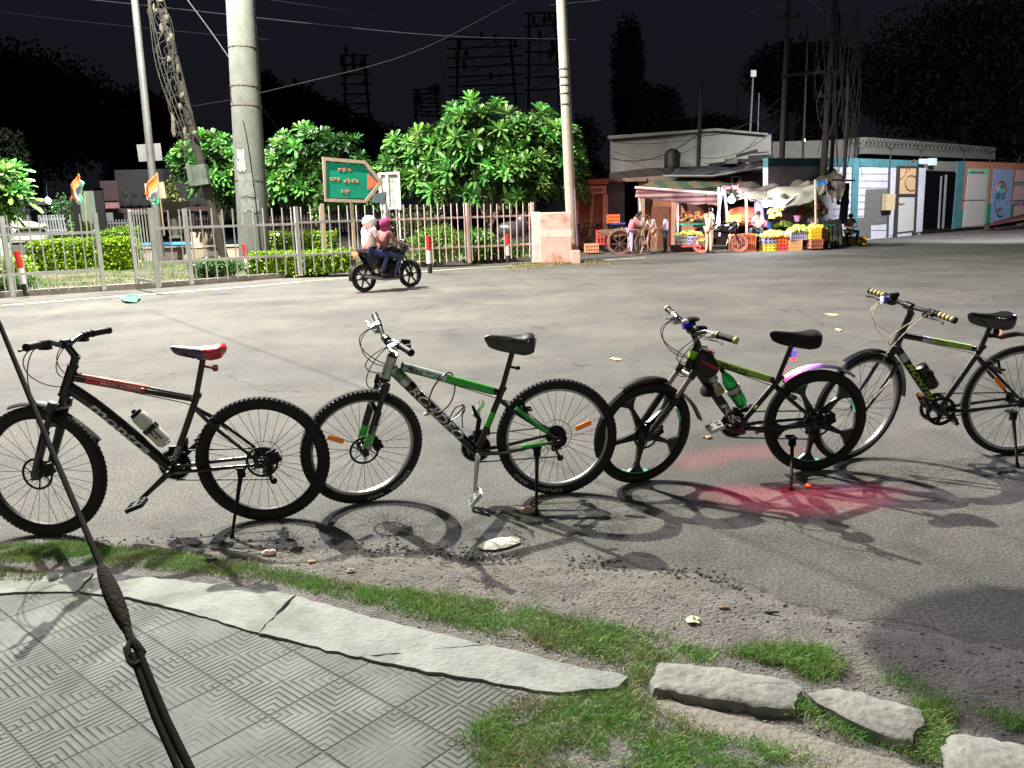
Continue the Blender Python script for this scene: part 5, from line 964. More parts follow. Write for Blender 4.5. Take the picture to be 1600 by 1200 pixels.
g = MB(); g.box((.1, 0, .66), (1.5, .6, .08)); g.box((.1, -.3, .76), (1.5, .04, .14)); g.build('tray', mat('cart_wood', (.16, .10, .07), .85, var=.3), o, smooth=False); g = MB(); g.tube([(.8, -.2, .66), (1.5, -.2, .78)], .03, 6); g.build('shaft', mat('cart_wood', (0, 0, 0)), o)
# ---- motorcycles
def motorcycle(loc, rz, label, lit=False, rimc=None, s=1.0, body=None):
    o = empty('motorcycle', loc, rz, label=label, cat='motorcycle'); o.scale = (s, s, s); m = body or mat('motorcycle_black', (.012, .012, .014), .25, coat=.6)
    TY = mat('tyre_rubber', (0, 0, 0)); RM = rimc or mat('dark_metal', (.10, .10, .105), .4, .8)
    for x in (-.64, .66):
        g = MB(); g.ring((x, 0, .31), (0, 1, 0), [(.235, -.04), (.30, -.05), (.315, 0), (.30, .05), (.235, .04)], 40); w_ = g.build('wheel', rimc or TY, o); g = MB(); g.ring((x, 0, .31), (0, 1, 0), [(.215, -.03), (.24, -.035), (.24, .035), (.215, .03)], 40); [g.beam((x, 0, .31), (x+math.cos(R_(60*i+10))*.23, 0, .31+math.sin(R_(60*i+10))*.23), .03, .03, (0, 1, 0)) for i in range(6)]; g.lathe((x, -.07, .31), (0, 1, 0), [(0, .06), (.14, .06)], 14); g.build('rim', RM, w_)
    g = MB(); g.ell((.16, 0, .83), (.29, .155, .15), 18, 10); g.ell((.36, 0, .78), (.16, .17, .13), 12, 8); g.build('fuel_tank', m, o)
    g = MB(); sd = [(.02, .80, .13), (-.15, .77, .14), (-.4, .80, .14), (-.62, .87, .11), (-.78, .90, .06)]; g.tube([(x, 0, z) for x, z, r in sd], [r*.55 for x, z, r in sd], 12, flat=2.0); g.build('seat', M_blkm_, o)
    g = MB(); g.box((.08, 0, .42), (.36, .24, .30)); g.box((.14, 0, .60), (.2, .18, .16), Matrix.Rotation(.3, 3, 'Y')); [g.box((.14, 0, .54+.035*i), (.24, .22, .012), Matrix.Rotation(.3, 3, 'Y')) for i in range(4)]; g.lathe((.02, -.16, .38), (0, 1, 0), [(0, .1), (.32, .1)], 18); g.build('engine', mat('dark_metal', (0, 0, 0)), o, bevel=.01)
    g = MB(); g.tube([(.40, 0, .86), (.2, 0, .5), (.1, 0, .28), (-.2, 0, .3), (-.25, 0, .7), (.3, 0, .78)], .025, 8); [g.tube([(-.2, .1*q, .33), (-.64, .1*q, .31)], .02, 8) for q in (-1, 1)]; g.build('frame', M_blkm_, o)
    for q in (-1, 1):
        g = MB(); g.tube([(.43, .08*q, .88), (.55, .08*q, .58), (.66, .08*q, .31)], [.02, .022, .03], 10); g.build('fork_leg', mat('dark_metal', (0, 0, 0)), o); g = MB(); g.tube([(-.35, .13*q, .66), (-.56, .13*q, .34)], .028, 10); g.build('shock_absorber', mat('dark_metal', (0, 0, 0)), o)
        g = MB(); g.tube([(.40, .0, 1.0), (.38, .2*q, 1.05), (.26, .36*q, 1.02)], .014, 8); g.build('handlebar', M_blkm_, o); g = MB(); g.tube([(.38, .22*q, 1.06), (.40, .3*q, 1.22)], .006, 6); g.ell((.40, .31*q, 1.25), (.015, .06, .035), 8, 6); g.build('mirror', M_blkm_, o)
    g = MB(); g.ring((.66, 0, .31), (0, 1, 0), [(.335, -.06), (.345, 0), (.335, .06), (.33, .06), (.34, 0), (.33, -.06)], 18, R_(-150), R_(-30), ref=(1, 0, 0)); g.build('front_mudguard', m, o); g = MB(); g.ring((-.64, 0, .33), (0, 1, 0), [(.36, -.07), (.37, 0), (.36, .07), (.35, .07), (.36, 0), (.35, -.07)], 18, R_(-190), R_(-70), ref=(1, 0, 0)); g.build('rear_mudguard', M_blkm_, o)
    g = MB(); g.ell((.52, 0, .93), (.10, .11, .12), 14, 10); g.ell((.50, 0, 1.05), (.07, .12, .09), 12, 8); g.build('headlamp_cowl', m, o); g = MB(); g.lathe((.60, 0, .92), (1, 0, 0), [(0, .08), (.02, .075), (.03, .04)], 16); g.build('headlight', mat('headlamp_glass', (.7, .7, .72), .15), o)
    g = MB(); g.tube([(.25, -.14, .45), (.2, -.17, .25), (-.2, -.17, .26), (-.75, -.17, .38)], [.02, .025, .035, .055], 12); g.build('exhaust', mat('bright_alloy', (.62, .62, .62), .28, .95), o)
    for q in (-1, 1): g = MB(); g.prism([(-.52, .55), (-.1, .5), (-.05, .72), (-.45, .80), (-.7, .84)], (0, .11*q-.012, 0), (1, 0, 0), (0, 0, 1), (0, .024, 0)); g.build('side_panel', m, o, bevel=.006)
    g = MB(); g.box((-.85, 0, .86), (.08, .16, .08)); g.build('tail_light', mat('brake_light', (.8, .1, .05), .3, emit=(1, .10, .03), estr=6) if lit else mat('red_lens', (.3, .02, .02), .2), o, bevel=.02)
    g = MB(); g.tube([(-.5, .14, .93), (-.85, .14, .95), (-.92, 0, .96), (-.85, -.14, .95), (-.5, -.14, .93)], .013, 8); g.build('grab_rail', mat('dark_metal', (0, 0, 0)), o); g = MB(); g.box((-.90, 0, .68), (.01, .2, .12)); g.build('number_plate', mat('white_paint', (0, 0, 0)), o); return o
p = G(1120, 394); motorcycle((p.x, 27.6, 0), R_(-8), 'dark motorcycle with pink lit rims parked in front of the fruit stall', rimc=mat('pink_lit_rim', (.42, .18, .16), .5), s=.93)  # wheel colour carries the pink of the red light
a, b = G(571, 456), G(640, 449); mid = (a+b)/2; ang = math.atan2(b.y-a.y, b.x-a.x); sc_ = (b-a).length/1.30*1.04
mo = motorcycle(((a.x+b.x)/2, (a.y+b.y)/2, 0), ang, 'dark motorcycle with a glowing tail light carrying two riders along the road', lit=True, s=sc_)
def ridepos(x): return (mid.x+math.cos(ang)*x*sc_, mid.y+math.sin(ang)*x*sc_, 0)
ride = dict(pel=(0, 0, .86), wst=(0, .04, .98), ch=(0, .10, 1.2), nk=(0, .13, 1.36), hd=(0, .16, 1.46), top=(0, .17, 1.55), shl=(-.18, .1, 1.31), shr=(.18, .1, 1.31), ell=(-.26, .26, 1.10), elr=(.26, .26, 1.10), wrl=(-.30, .50, 1.02), wrr=(.30, .50, 1.02), hil=(-.11, .02, .83), hir=(.11, .02, .83), knl=(-.20, .38, .74), knr=(.20, .38, .74), anl=(-.17, .22, .32), anr=(.17, .22, .32), tol=(-.17, .38, .30), tor=(.17, .38, .30))
r1 = person(0, 0, 0, 0, ang-math.pi/2, ride, cl_('dusty_maroon_shirt', (.20, .07, .08)), cl_('navy_jeans', (.02, .035, .10)), 'person driving the moving motorcycle, head wrapped in a maroon scarf', base=ridepos(-.12), hs=1.66*sc_, hairm=mat('maroon_scarf', (.30, .02, .10), .85))
pil = dict(ride); pil.update(pel=(0, 0, .92), wst=(0, .02, 1.05), ch=(0, .05, 1.28), nk=(0, .07, 1.44), hd=(0, .09, 1.54), top=(0, .1, 1.63), shl=(-.18, .05, 1.40), shr=(.18, .05, 1.40), ell=(-.27, .10, 1.14), elr=(.27, .10, 1.14), wrl=(-.2, .32, 1.04), wrr=(.2, .32, 1.04), hil=(-.11, .02, .89), hir=(.11, .02, .89), knl=(-.22, .36, .78), knr=(.22, .36, .78), anl=(-.2, .18, .38), anr=(.2, .18, .38), tol=(-.2, .34, .36), tor=(.2, .34, .36))
r2 = person(0, 0, 0, 0, ang-math.pi/2, pil, cl_('loose_white_shirt', (.62, .62, .64)), cl_('navy_jeans', (0, 0, 0)), 'person in a loose white shirt and white helmet riding pillion on the moving motorcycle', base=ridepos(-.48), hs=1.66*sc_, loose=1.45, hairm=mat('white_helmet', (.75, .75, .72), .3, var=.03))
hp = Vector((0, .07, 1.56))*sc_*(1.66/1.68); g = MB(); g.ell(hp, (.135, .155, .14), 16, 10); g.build('helmet', mat('white_helmet', (0, 0, 0)), r2)
g = MB(); g.ell(Vector((0, .14, 1.50))*sc_, (.115, .125, .125), 14, 9); g.ell(Vector((0, .16, 1.38))*sc_, (.12, .11, .08), 12, 7); g.build('scarf', mat('maroon_scarf', (0, 0, 0)), r1)
# ---- compound wall on the right
PW = PL(G(1335, 376), G(1600, 353)); pw = lambda n, m, p, x0, y0, x1, y1, off=0, th=.1: bxw(n, m, p, x0, y0, x1, y1, PW, off, th)
pq = lambda n, m, p, pts, off=0, th=.1: pp(n, m, p, pts, PW, off, th)
o = empty('compound_wall', tuple(PW.at(1335, 376)), label='teal edged white compound wall with barbed wire brackets right of the stall', cat='wall'); o.location.z = 0
M_teal = mat('teal_paint', (.04, .14, .165), .8, var=.2, scale=1.2, dirt=(.03, .06, .06), dirtamt=.5); M_wp = mat('white_block_wall', (.42, .42, .48), .85, var=.08, scale=1, dirt=(.2, .2, .2), dirtamt=.4)
pq('teal_band', M_teal, o, [(1200, 247), (1334, 247), (1440, 251), (1440, 262), (1334, 260), (1200, 260)], .03, .2)
pq('wall_body', M_wp, o, [(1200, 260), (1335, 260), (1440, 262), (1438, 368), (1320, 378), (1200, 390)], 0, .2)
pq('teal_pier', M_teal, o, [(1333, 247), (1343, 248), (1339, 376), (1330, 378)], .05, .3)
g = MB()
for i in range(9):
    y = 271+i*11; q = [(1302, y), (1390, y+.5), (1390, y+1.3), (1302, y+.8)]; PW.prism(g, q, .012, .02)
L_ = o.location; g.v = [(x-L_.x, y-L_.y, z-L_.z) for x, y, z in g.v]; g.build('block_joints', mat('joint_grey', (.07, .07, .075), .9), o, smooth=False)
pq('grey_box_patch', mat('grey_cement', (.09, .09, .085), .9, var=.2), o, [(1353, 296), (1387, 295), (1387, 350), (1361, 352), (1361, 372), (1340, 374), (1340, 340), (1350, 340)], .01, .02)  # flat grey patch for the stacked grey box
for x in (1391, 1437): pq('pier', mat('dark_grey_post', (.05, .05, .055), .8), o, [(x-1.2, 250), (x+1.2, 250), (x-2.5, 370), (x-5, 370)], .04, .1)
pq('white_panel', M_wp, o, [(1393, 262), (1405, 262), (1400, 367), (1387, 368)], .02, .05)
pw('meter_box', mat('cream_box', (.42, .33, .20), .7, var=.2), o, 1386, 303, 1398, 328, .25, .2)
o = empty('carved_gate', tuple(PW.at(1418, 368)), label='narrow gate with an ornamental tan upper panel and white lower sheet', cat='gate'); o.location.z = 0
pq('lower_sheet', mat('white_sheet', (.40, .39, .38), .7, var=.08), o, [(1405, 307), (1433, 307), (1430, 360), (1402, 363)], .08, .04); pq('ornament_panel', mat('ornament_tan', (.46, .31, .17), .7, var=.1), o, [(1407, 262), (1434, 262), (1433, 305), (1405, 305)], .08, .04)
M_df = mat('dark_frame', (.03, .025, .022), .6)
for q in ([(1404, 259), (1407, 259), (1402, 372), (1398, 373)], [(1433, 261), (1436, 261), (1431, 367), (1428, 368)], [(1405, 303), (1434, 303), (1434, 307), (1405, 307)], [(1406, 259), (1435, 260), (1435, 262), (1406, 262)]): pq('frame_bar', M_df, o, q, .12, .06)
g = MB(); 
for cx_, cy_, r_, a0, a1 in ((1424, 286, 12, 0, 360), (1404, 264, 16, -90, 10), (1430, 262, 12, 90, 200), (1408, 305, 14, 200, 300)):
    pts = [PW.at(cx_+r_*math.cos(R_(a0+(a1-a0)*i/18))*.8, cy_-r_*math.sin(R_(a0+(a1-a0)*i/18)), .1)-o.location for i in range(19)]
    pts = [p for p in pts]; g.tube(pts, .022, 5)
g.build('scroll_work', mat('scroll_brown', (.2, .09, .04), .7), o)
o = empty('dark_gateway', tuple(PW.at(1468, 365)), label='tall open black gateway between the ornamental gate and the teal pier', cat='gateway'); o.location.z = 0
pq('opening', mat('opening_shade', (0, 0, 0)), o, [(1447, 267), (1496, 270), (1488, 357), (1441, 359)], .06, .1); pq('left_pier', M_wp, o, [(1437, 262), (1447, 262), (1441, 362), (1433, 363)], .08, .2); pq('right_pier', M_teal, o, [(1497, 252), (1509, 252), (1500, 356), (1488, 358)], .1, .3)  # the opening is a black sheet standing for unlit depth
pq('lintel', mat('dim_wall', (0, 0, 0)), o, [(1447, 251), (1497, 253), (1496, 268), (1446, 266)], .05, .2)
for q in ([(1471, 275), (1472.5, 275), (1468, 357), (1466, 357)], [(1478, 273), (1480.5, 273), (1475, 357), (1473, 357)]): pq('gate_bar', mat('grey_bar', (0, 0, 0)), o, q, .1, .04)
pq('glass_lamp', mat('dim_glass', (.35, .42, .45), .3, emit=(.8, .95, 1), estr=.35), o, [(1443, 248), (1451, 248), (1451, 256), (1443, 256)], .3, .2); pq('glass_lamp', mat('dim_glass', (0, 0, 0)), o, [(1457, 247), (1464, 247), (1464, 258), (1457, 258)], .3, .2)
o = empty('mural_wall', tuple(PW.at(1555, 356)), label='orange banded wall with painted pale, blue and pink panels at the right edge', cat='wall'); o.location.z = 0
pq('orange_field', mat('orange_paint', (.32, .125, .08), .85, var=.15, scale=1), o, [(1509, 252), (1680, 258), (1680, 346), (1500, 356)], .04, .3)
pq('green_field', mat('mint_paint', (.18, .38, .28), .85, var=.1), o, [(1513, 263), (1546, 264), (1540, 352), (1506, 355)], .05, .02); pq('white_field', mat('panel_white', (.42, .38, .37), .8, var=.08), o, [(1513, 273), (1542, 273), (1536, 352), (1504, 354)], .065, .02)
pq('blue_field', mat('panel_blue', (.20, .28, .45), .85, var=.08), o, [(1553, 264), (1584, 265), (1577, 346), (1545, 349)], .05, .02); pq('pink_field', mat('panel_pink', (.48, .30, .30), .85, var=.1), o, [(1588, 266), (1690, 270), (1690, 340), (1580, 347)], .05, .02)
pq('dark_green_foot', mat('dark_green_paint', (.01, .16, .08), .85), o, [(1506, 325), (1503, 354), (1500, 355), (1502, 330)], .07, .02); pq('dark_green_foot', mat('dark_green_paint', (0, 0, 0)), o, [(1544, 320), (1549, 318), (1547, 347), (1541, 349)], .08, .02); pq('dark_green_foot', mat('dark_green_paint', (0, 0, 0)), o, [(1581, 320), (1585, 316), (1583, 340), (1578, 342)], .08, .02)
L_ = o.location; g = MB()
def arc(cx_, cy_, rx, ry, a0, a1, th, off=.07): g.tube([PW.at(cx_+rx*math.cos(R_(a0+(a1-a0)*i/16)), cy_-ry*math.sin(R_(a0+(a1-a0)*i/16)), off)-L_ for i in range(17)], th, 5)
arc(1563, 310, 9.5, 28, 190, 350, .05); g.build('round_emblem', mat('emblem_teal', (.04, .13, .2), .8), o); g = MB(); arc(1564, 305, 8.5, 22, 20, 160, .05); g.build('emblem_arc', mat('emblem_red', (.32, .06, .08), .8), o); g = MB(); arc(1564, 303, 5.5, 14, 15, 165, .07); g.build('emblem_inner_arc', mat('emblem_green', (.08, .25, .2), .8), o)
kk = (PW.at(1564, 310)-PW.at(1565, 310)).length
for s_, x, y, wd, ht, m_ in (('स्वच्छ भारत', 1563, 309, 15, 12, mat('emblem_teal', (0, 0, 0))), ('जय', 1562, 328, 8, 6, mat('emblem_red', (0, 0, 0))), ('हमारा', 1592, 288, 16, 8, mat('mural_green', (.10, .2, .08), .8)), ('नगर निगम', 1596, 318, 24, 8, mat('mural_violet', (.14, .08, .28), .8))): text(s_, 'wall_lettering', m_, PW.at(x, y, .075)-L_, Vector(PW.u), (0, 0, 1), wd*kk, ht*.036, o, .006, 0, .01)
for q in ([(1516, 268), (1538, 268), (1538, 270), (1516, 270)], [(1505, 312), (1540, 312), (1540, 313.5), (1505, 313.5)], [(1584, 312), (1690, 312), (1690, 314), (1583, 314)]): pq('painted_line', mat('line_grey', (.12, .10, .10), .8), o, q, .08, .015)
o = empty('barbed_wire_brackets', tuple(PW.at(1335, 250)), label='row of thin Y shaped wire brackets with strands along the wall top', cat='wire brackets'); L_ = o.location
for x, y, yt in ((1337, 247, 218), (1391, 251, 222), (1438, 251, 225), (1506, 252, 226), (1547, 253, 231), (1592, 256, 236)):
    g = MB(); b = PW.at(x, y, -.05)-L_; j = PW.at(x+1, (y*.45+yt*.55), -.05)-L_; g.tube([b, j], .03, 5); g.tube([PW.at(x-8, yt, -.05)-L_, j, PW.at(x+13, yt+1, -.05)-L_], .024, 5); g.build('bracket', M_df, o)
# building behind with razor wire parapet
PB = PL(PW.p0-PW.n*5, PW.p0-PW.n*5+PW.u); bq = lambda n, m, p, pts, off=0, th=.1: pp(n, m, p, pts, PB, off, th)
o = empty('flat_roof_block', tuple(PB.at(1450, 260)), label='pale flat roofed block behind the compound wall with coiled wire on its parapet', cat='building')
bq('parapet', mat('pale_plaster', (.30, .30, .26), .9, var=.12, scale=.8), o, [(1352, 214), (1555, 230), (1555, 249), (1352, 240)], 0, 4); bq('side', mat('grey_plaster', (.06, .06, .055), .9, var=.3), o, [(1318, 218), (1352, 214), (1352, 242), (1318, 242)], -.3, 4); bq('lower_wall', mat('grey_plaster', (0, 0, 0)), o, [(1300, 240), (1555, 246), (1555, 300), (1300, 300)], -.6, .3); bq('dark_roof', mat('dark_roof_sheet', (.02, .018, .017), .9, var=.4), o, [(1350, 212), (1640, 228), (1680, 250), (1558, 246), (1555, 230)], -3, .3)
g = MB(); L_ = o.location; pts = []
for i in range(330): t = i/330; x = 1353+200*t; an = i*.62; pts.append(PB.at(x, 221+13*t+4.2*math.sin(an), .25+.15*math.cos(an))-L_)
g.tube(pts, .016, 4); g.build('coiled_wire', mat('razor_wire', (.12, .12, .11), .5, .4), o)
o = empty('fallen_poles', tuple(G(1580, 356)), label='dark rails and timbers stacked slanting on the ground at the right edge', cat='timber stack'); L_ = o.location
for i, (x0, y0, x1, y1, r) in enumerate([(1540, 352, 1640, 326, .10), (1541, 356, 1650, 336, .12), (1560, 358, 1650, 344, .10), (1550, 350, 1640, 330, .07), (1556, 357, 1640, 350, .08)]): g = MB(); g.beam(PW.at(x0, y0, .9+.12*i)-L_, PW.at(x1, y1, .9+.12*i)-L_, r*1.4, r*1.1); g.build('beam', mat('dark_timber', (.035, .02, .018), .85, var=.4) if i != 3 else mat('red_timber', (.14, .03, .03), .8), o, smooth=False)
for i, (x, y, r, l) in enumerate([(1487, 358, .16, 'dark lump of rubble at the foot of the gateway'), (1497, 357, .12, 'paler lump of rubble under the teal pier'), (1560, 359, .18, 'reddish rubble below the stacked timbers'), (1592, 357, .2, 'brown rubble at the far right under the timbers')]):
    p = G(x, y); g = MB(); [g.ell((random.uniform(-.3, .3), random.uniform(-.2, .2), r*.4), (r*random.uniform(.6, 1.2), r*.8, r*.6), 7, 5, jit=.3) for _ in range(5)]; ob = g.build('rubble', mat('rubble_%d' % i, ((.03, .03, .03), (.25, .22, .2), (.16, .07, .05), (.10, .07, .05))[i], .9, var=.3), smooth=False); ob.location = p; tag(ob, l, 'rubble')
# ---- utility poles, wires, night skyline
M_pd = mat('pole_dark', (.016, .012, .010), .9, var=.3, scale=2); M_pd2 = mat('pole_black', (.012, .011, .011), .9)
def upole(x0, y0, x1, y1, Y, r, label, arms=(), m=None, name='utility_pole'):
    a, b = W(x0, y0, Y), W(x1, y1, Y); o = empty(name, tuple(a), label=label, cat='utility pole'); g = MB(); g.tube([(0, 0, 0), (b-a)*1.0], [r, r*.8], 8); g.build('shaft', m or M_pd, o)
    for (xa, ya, xb, yb) in arms: g = MB(); p, q = W(xa, ya, Y-.1)-a, W(xb, yb, Y-.1)-a; g.beam(p, q, .09, .09); [g.lathe(p.lerp(q, t), (0, 0, 1), [(0, .03), (.06, .06), (.12, .05), (.2, .03)], 8) for t in (.08, .5, .92)]; g.build('crossarm', m or M_pd, o)
    return o
upole(1221, 262, 1232, 0, 33, .115, 'thick brown utility pole rising from the tarpaulin, left of the lone lamp', [(1215, 30, 1250, 26), (1222, 118, 1300, 112)]); upole(1254, 258, 1262, 40, 35, .05, 'slim dark pole carrying the lone small lamp', [(1248, 60, 1276, 60)])
upole(1286, 275, 1305, 0, 31.5, .13, 'thickest dark pole of the pair beside the compound wall', [(1270, 60, 1330, 62), (1275, 113, 1318, 112), (1280, 150, 1312, 150)]); upole(1298, 278, 1312, 20, 31.8, .08, 'thinner dark pole right next to the thickest one'); upole(1319, 280, 1326, 120, 30.5, .07, 'short dark pole standing before the teal pier'); upole(1317, 350, 1322, 286, 30, .16, 'dark stump of a pole with a clamp beside the seated man', [(1308, 318, 1326, 318)], M_pd2)
upole(1091, 262, 1096, 125, 37, .09, 'thin dark pole in front of the white building', [], M_pd2)
o = upole(1172, 205, 1177, 112, 42, .05, 'thin pole with a small white square antenna above the white building', [], mat('grey_bar', (0, 0, 0))); p = W(1177, 115, 41.9)-o.location; g = MB(); g.box(p, (.26, .1, .3)); g.build('antenna', M_wf, o); upole(1184, 205, 1186, 145, 42, .03, 'bare thin rod beside the antenna pole', [], mat('grey_bar', (0, 0, 0)))
o = empty('hanging_vines', tuple(W(1315, 200, 31)), label='tangle of thin twigs and loose wires between the dark poles', cat='wire tangle'); g = MB(); L_ = o.location
for i in range(26):
    x = random.uniform(1285, 1345); y = random.uniform(0, 60); g.tube(crv([W(x, y, 31)-L_, W(x+random.uniform(-14, 10), y+60, 31)-L_, W(x+random.uniform(-22, 8), y+130, 31)-L_, W(x+random.uniform(-26, 6), min(285, y+random.uniform(150, 260)), 31)-L_], 5), random.uniform(.008, .018), 4)
g.build('strands', mat('twig_dark', (.014, .011, .009), .9), o)
def tower(x, y0, y1, w_, Y, label, seed):
    random.seed(seed); a = W(x, y0, Y); b = W(x, y1, Y); h = b.z-a.z; ww = w_*Y/F0; o = empty('substation_frame', tuple(a), label=label, cat='power frame', group='substation frames in the dark'); g = MB()
    for s in (-1, 1): g.tube([(s*ww/2, 0, 0), (s*ww*.42, 0, h)], .10, 5)
    for i in range(7): z = h*(.2+.8*i/6); g.beam((-ww*.62, 0, z), (ww*.62, 0, z+random.uniform(-.1, .1)), .08, .10)
    for i in range(5): z = h*(.2+.16*i); g.beam((-ww/2, .05, z), (ww/2, .05, z+h*.14), .05, .05)
    [g.lathe((random.uniform(-.6, .6)*ww, 0, h*random.uniform(.4, 1)), (0, 0, 1), [(0, .08), (.3, .16), (.6, .06)], 7) for _ in range(8)]
    g.build('lattice', mat('substation_grey', (.014, .015, .018), .8), o, smooth=False)
tower(560, 200, 85, 36, 60, 'leaning lattice frame in the dark between the frangipani trees', 3); tower(668, 190, 140, 34, 58, 'low switch frame left above the largest frangipani', 4); tower(760, 170, 60, 90, 62, 'wide switchyard frame above the largest frangipani', 5); tower(850, 170, 20, 46, 60, 'tall switchyard frame behind the thin concrete pole', 6); tower(1180, 200, 110, 60, 70, 'dim frame in the dark above the white building', 7)
random.seed(5)
M_wi = mat('wire_grey', (.022, .022, .025), .9, spec=.1); M_wd = mat('wire_dark', (.012, .012, .012), .8)
def cable(pts, label, m=M_wi, r=.012, sag=0):
    P = crv([W(*p) for p in pts], 8) if len(pts) > 2 else [W(*pts[0]).lerp(W(*pts[1]), t/12)-Vector((0, 0, sag*4*t/12*(1-t/12))) for t in range(13)]
    o = P[0].copy(); g = MB(); g.tube([p-o for p in P], r, 5); ob = g.build('overhead_cable', m); ob.location = o; tag(ob, label, 'cable', 'overhead cables')
cable([(-40, -12, 30), (145, 0, 30), (640, 52, 30), (900, 62, 30)], 'cable crossing the top left from edge to the middle of the sky'); cable([(-40, 14, 34), (170, 38, 34), (420, 62, 34)], 'faint cable at the top left, below the brighter one', r=.008); cable([(290, -4, 24.5), (330, 50, 24.2), (361, 95, 23.8)], 'short dark cable dropping to the thick mast from the upper left', M_wd, .018); cable([(397, 148, 23.8), (640, 84, 27), (812, -2, 30)], 'cable rising from the mast to the top of the picture'); cable([(300, 166, 30), (398, 150, 26)], 'faint cable left of the mast at mid height', r=.008); cable([(404, 158, 24), (434, 202, 27)], 'short cable dropping right from the mast into the frangipani', r=.010); cable([(860, 8, 25.5), (1000, -6, 25)], 'cable leaving the top of the thin concrete pole to the right', r=.009); cable([(400, -4, 30), (620, 30, 34), (760, 62, 40)], 'faint cable curving down at the top centre', r=.009)
for i, (p, q) in enumerate([((955, 247, 39), (1090, 210, 36.8)), ((955, 234, 39.5), (1090, 228, 36.8)), ((1090, 210, 36.8), (1225, 148, 33)), ((1090, 245, 36.8), (1225, 190, 33)), ((955, 222, 39.5), (1225, 170, 33)), ((1100, 255, 36), (1200, 195, 34))]): cable([p, q], ('lowest dark cable drooping across the white building', 'middle thin cable across the white building', 'cable from the thin dark pole to the thick brown pole, upper', 'cable from the thin dark pole to the thick brown pole, lower', 'long thin cable skimming the white building cornice', 'steep cable above the scrap heap')[i], M_wd if i != 3 else M_wi, .022 if i == 0 else .012, .5)
for i, (x0, y0, x1, y1) in enumerate([(680, 62, 690, 160), (720, 60, 742, 140), (775, 62, 774, 150), (835, 30, 838, 120), (1125, -2, 1190, 28), (1200, 0, 1232, 24), (1262, -2, 1300, 50)]): cable([(x0, y0, 50), ((x0+x1)/2+8, (y0+y1)/2, 50), (x1, y1, 50)], 'dim jumper wire number %s in the dark sky from the left' % ('one', 'two', 'three', 'four', 'five', 'six', 'seven')[i], mat('wire_dim', (.02, .018, .018), .8), .02)
# dark tree masses
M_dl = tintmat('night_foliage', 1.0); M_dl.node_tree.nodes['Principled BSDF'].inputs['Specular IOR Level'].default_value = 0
def darktree(px, pt, pb, rx, Y, label, n=2600, seed=1, lobes=6):
    rg = np.random.default_rng(seed); a = W(px, pb, Y); b = W(px, pt, Y); h = b.z-a.z; R = rx*Y/F0; o = empty('night_tree', (a.x, Y, 0), label=label, cat='tree', group='dark trees against the night sky'); z0 = a.z; n = int(n*3)
    L = [(rg.uniform(-.5, .5)*R, rg.uniform(-.5, .5)*R, z0+h*rg.uniform(.2, .75), rg.uniform(.35, .6)) for _ in range(lobes)]+[(0, 0, z0+h*.72, .42)]
    ci = rg.integers(0, len(L), n); u = rg.normal(size=(n, 3)); u /= np.linalg.norm(u, axis=1)[:, None]; u *= rg.uniform(.5, 1.05, (n, 1)); Lc = np.array([l[:3] for l in L]); Lr = np.array([[l[3]*R, l[3]*R, l[3]*h*.5] for l in L]); P = Lc[ci]+u*Lr[ci]
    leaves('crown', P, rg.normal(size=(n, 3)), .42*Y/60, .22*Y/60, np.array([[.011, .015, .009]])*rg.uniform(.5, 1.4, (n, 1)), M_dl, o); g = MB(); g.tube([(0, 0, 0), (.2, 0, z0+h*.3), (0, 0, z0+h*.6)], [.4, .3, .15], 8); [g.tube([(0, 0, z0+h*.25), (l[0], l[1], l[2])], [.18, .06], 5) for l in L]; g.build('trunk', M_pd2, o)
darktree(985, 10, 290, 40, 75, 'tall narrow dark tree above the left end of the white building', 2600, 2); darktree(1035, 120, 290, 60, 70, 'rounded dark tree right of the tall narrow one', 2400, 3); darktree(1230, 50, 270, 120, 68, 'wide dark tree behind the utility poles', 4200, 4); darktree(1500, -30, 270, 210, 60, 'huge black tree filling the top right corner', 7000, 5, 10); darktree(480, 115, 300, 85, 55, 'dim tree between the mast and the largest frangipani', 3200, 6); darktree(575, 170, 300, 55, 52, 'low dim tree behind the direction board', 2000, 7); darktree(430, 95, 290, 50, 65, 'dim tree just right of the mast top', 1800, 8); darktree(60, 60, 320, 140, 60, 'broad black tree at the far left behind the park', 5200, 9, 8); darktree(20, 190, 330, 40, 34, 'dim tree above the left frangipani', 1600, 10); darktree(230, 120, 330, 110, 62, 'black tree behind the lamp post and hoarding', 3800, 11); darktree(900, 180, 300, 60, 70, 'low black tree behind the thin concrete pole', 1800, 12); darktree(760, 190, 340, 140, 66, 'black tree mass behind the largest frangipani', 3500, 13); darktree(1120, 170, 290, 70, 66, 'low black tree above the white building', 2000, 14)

lamp('rider_tail_glow', (ridepos(-1.05)[0], ridepos(-1.05)[1]-.1, .9), 18, (1, .12, .05), .05)
# ================================================================== THE FOUR BICYCLES
M_blk = mat('black_paint', (.006, .006, .007), .32, var=.2, scale=6, coat=.3)
M_blkm = mat('matt_black', (.008, .008, .009), .62, var=.25, scale=30, spec=.25)
M_rub = mat('tyre_rubber', (.010, .010, .010), .85, var=.35, scale=30, dirt=(.05, .048, .042), dirtamt=.3, dscale=9, spec=.2)
M_grey = mat('dark_metal', (.10, .10, .105), .4, .8, var=.2, scale=20)
M_alu = mat('bright_alloy', (.42, .42, .42), .42, .95, var=.1, scale=20)
M_spk = mat('spoke_steel', (.05, .05, .052), .35, .8, var=.1)
M_rimg = mat('grey_rim', (.42, .42, .42), .35, .7, var=.1)
M_orange = mat('orange_reflector', (.85, .23, .02), .25, var=.1, emit=(.9, .2, .02), estr=.12)
M_gripy = mat('green_grip_ring', (.42, .48, .12), .5)
M_white = mat('white_paint', (.75, .75, .74), .4, var=.05)
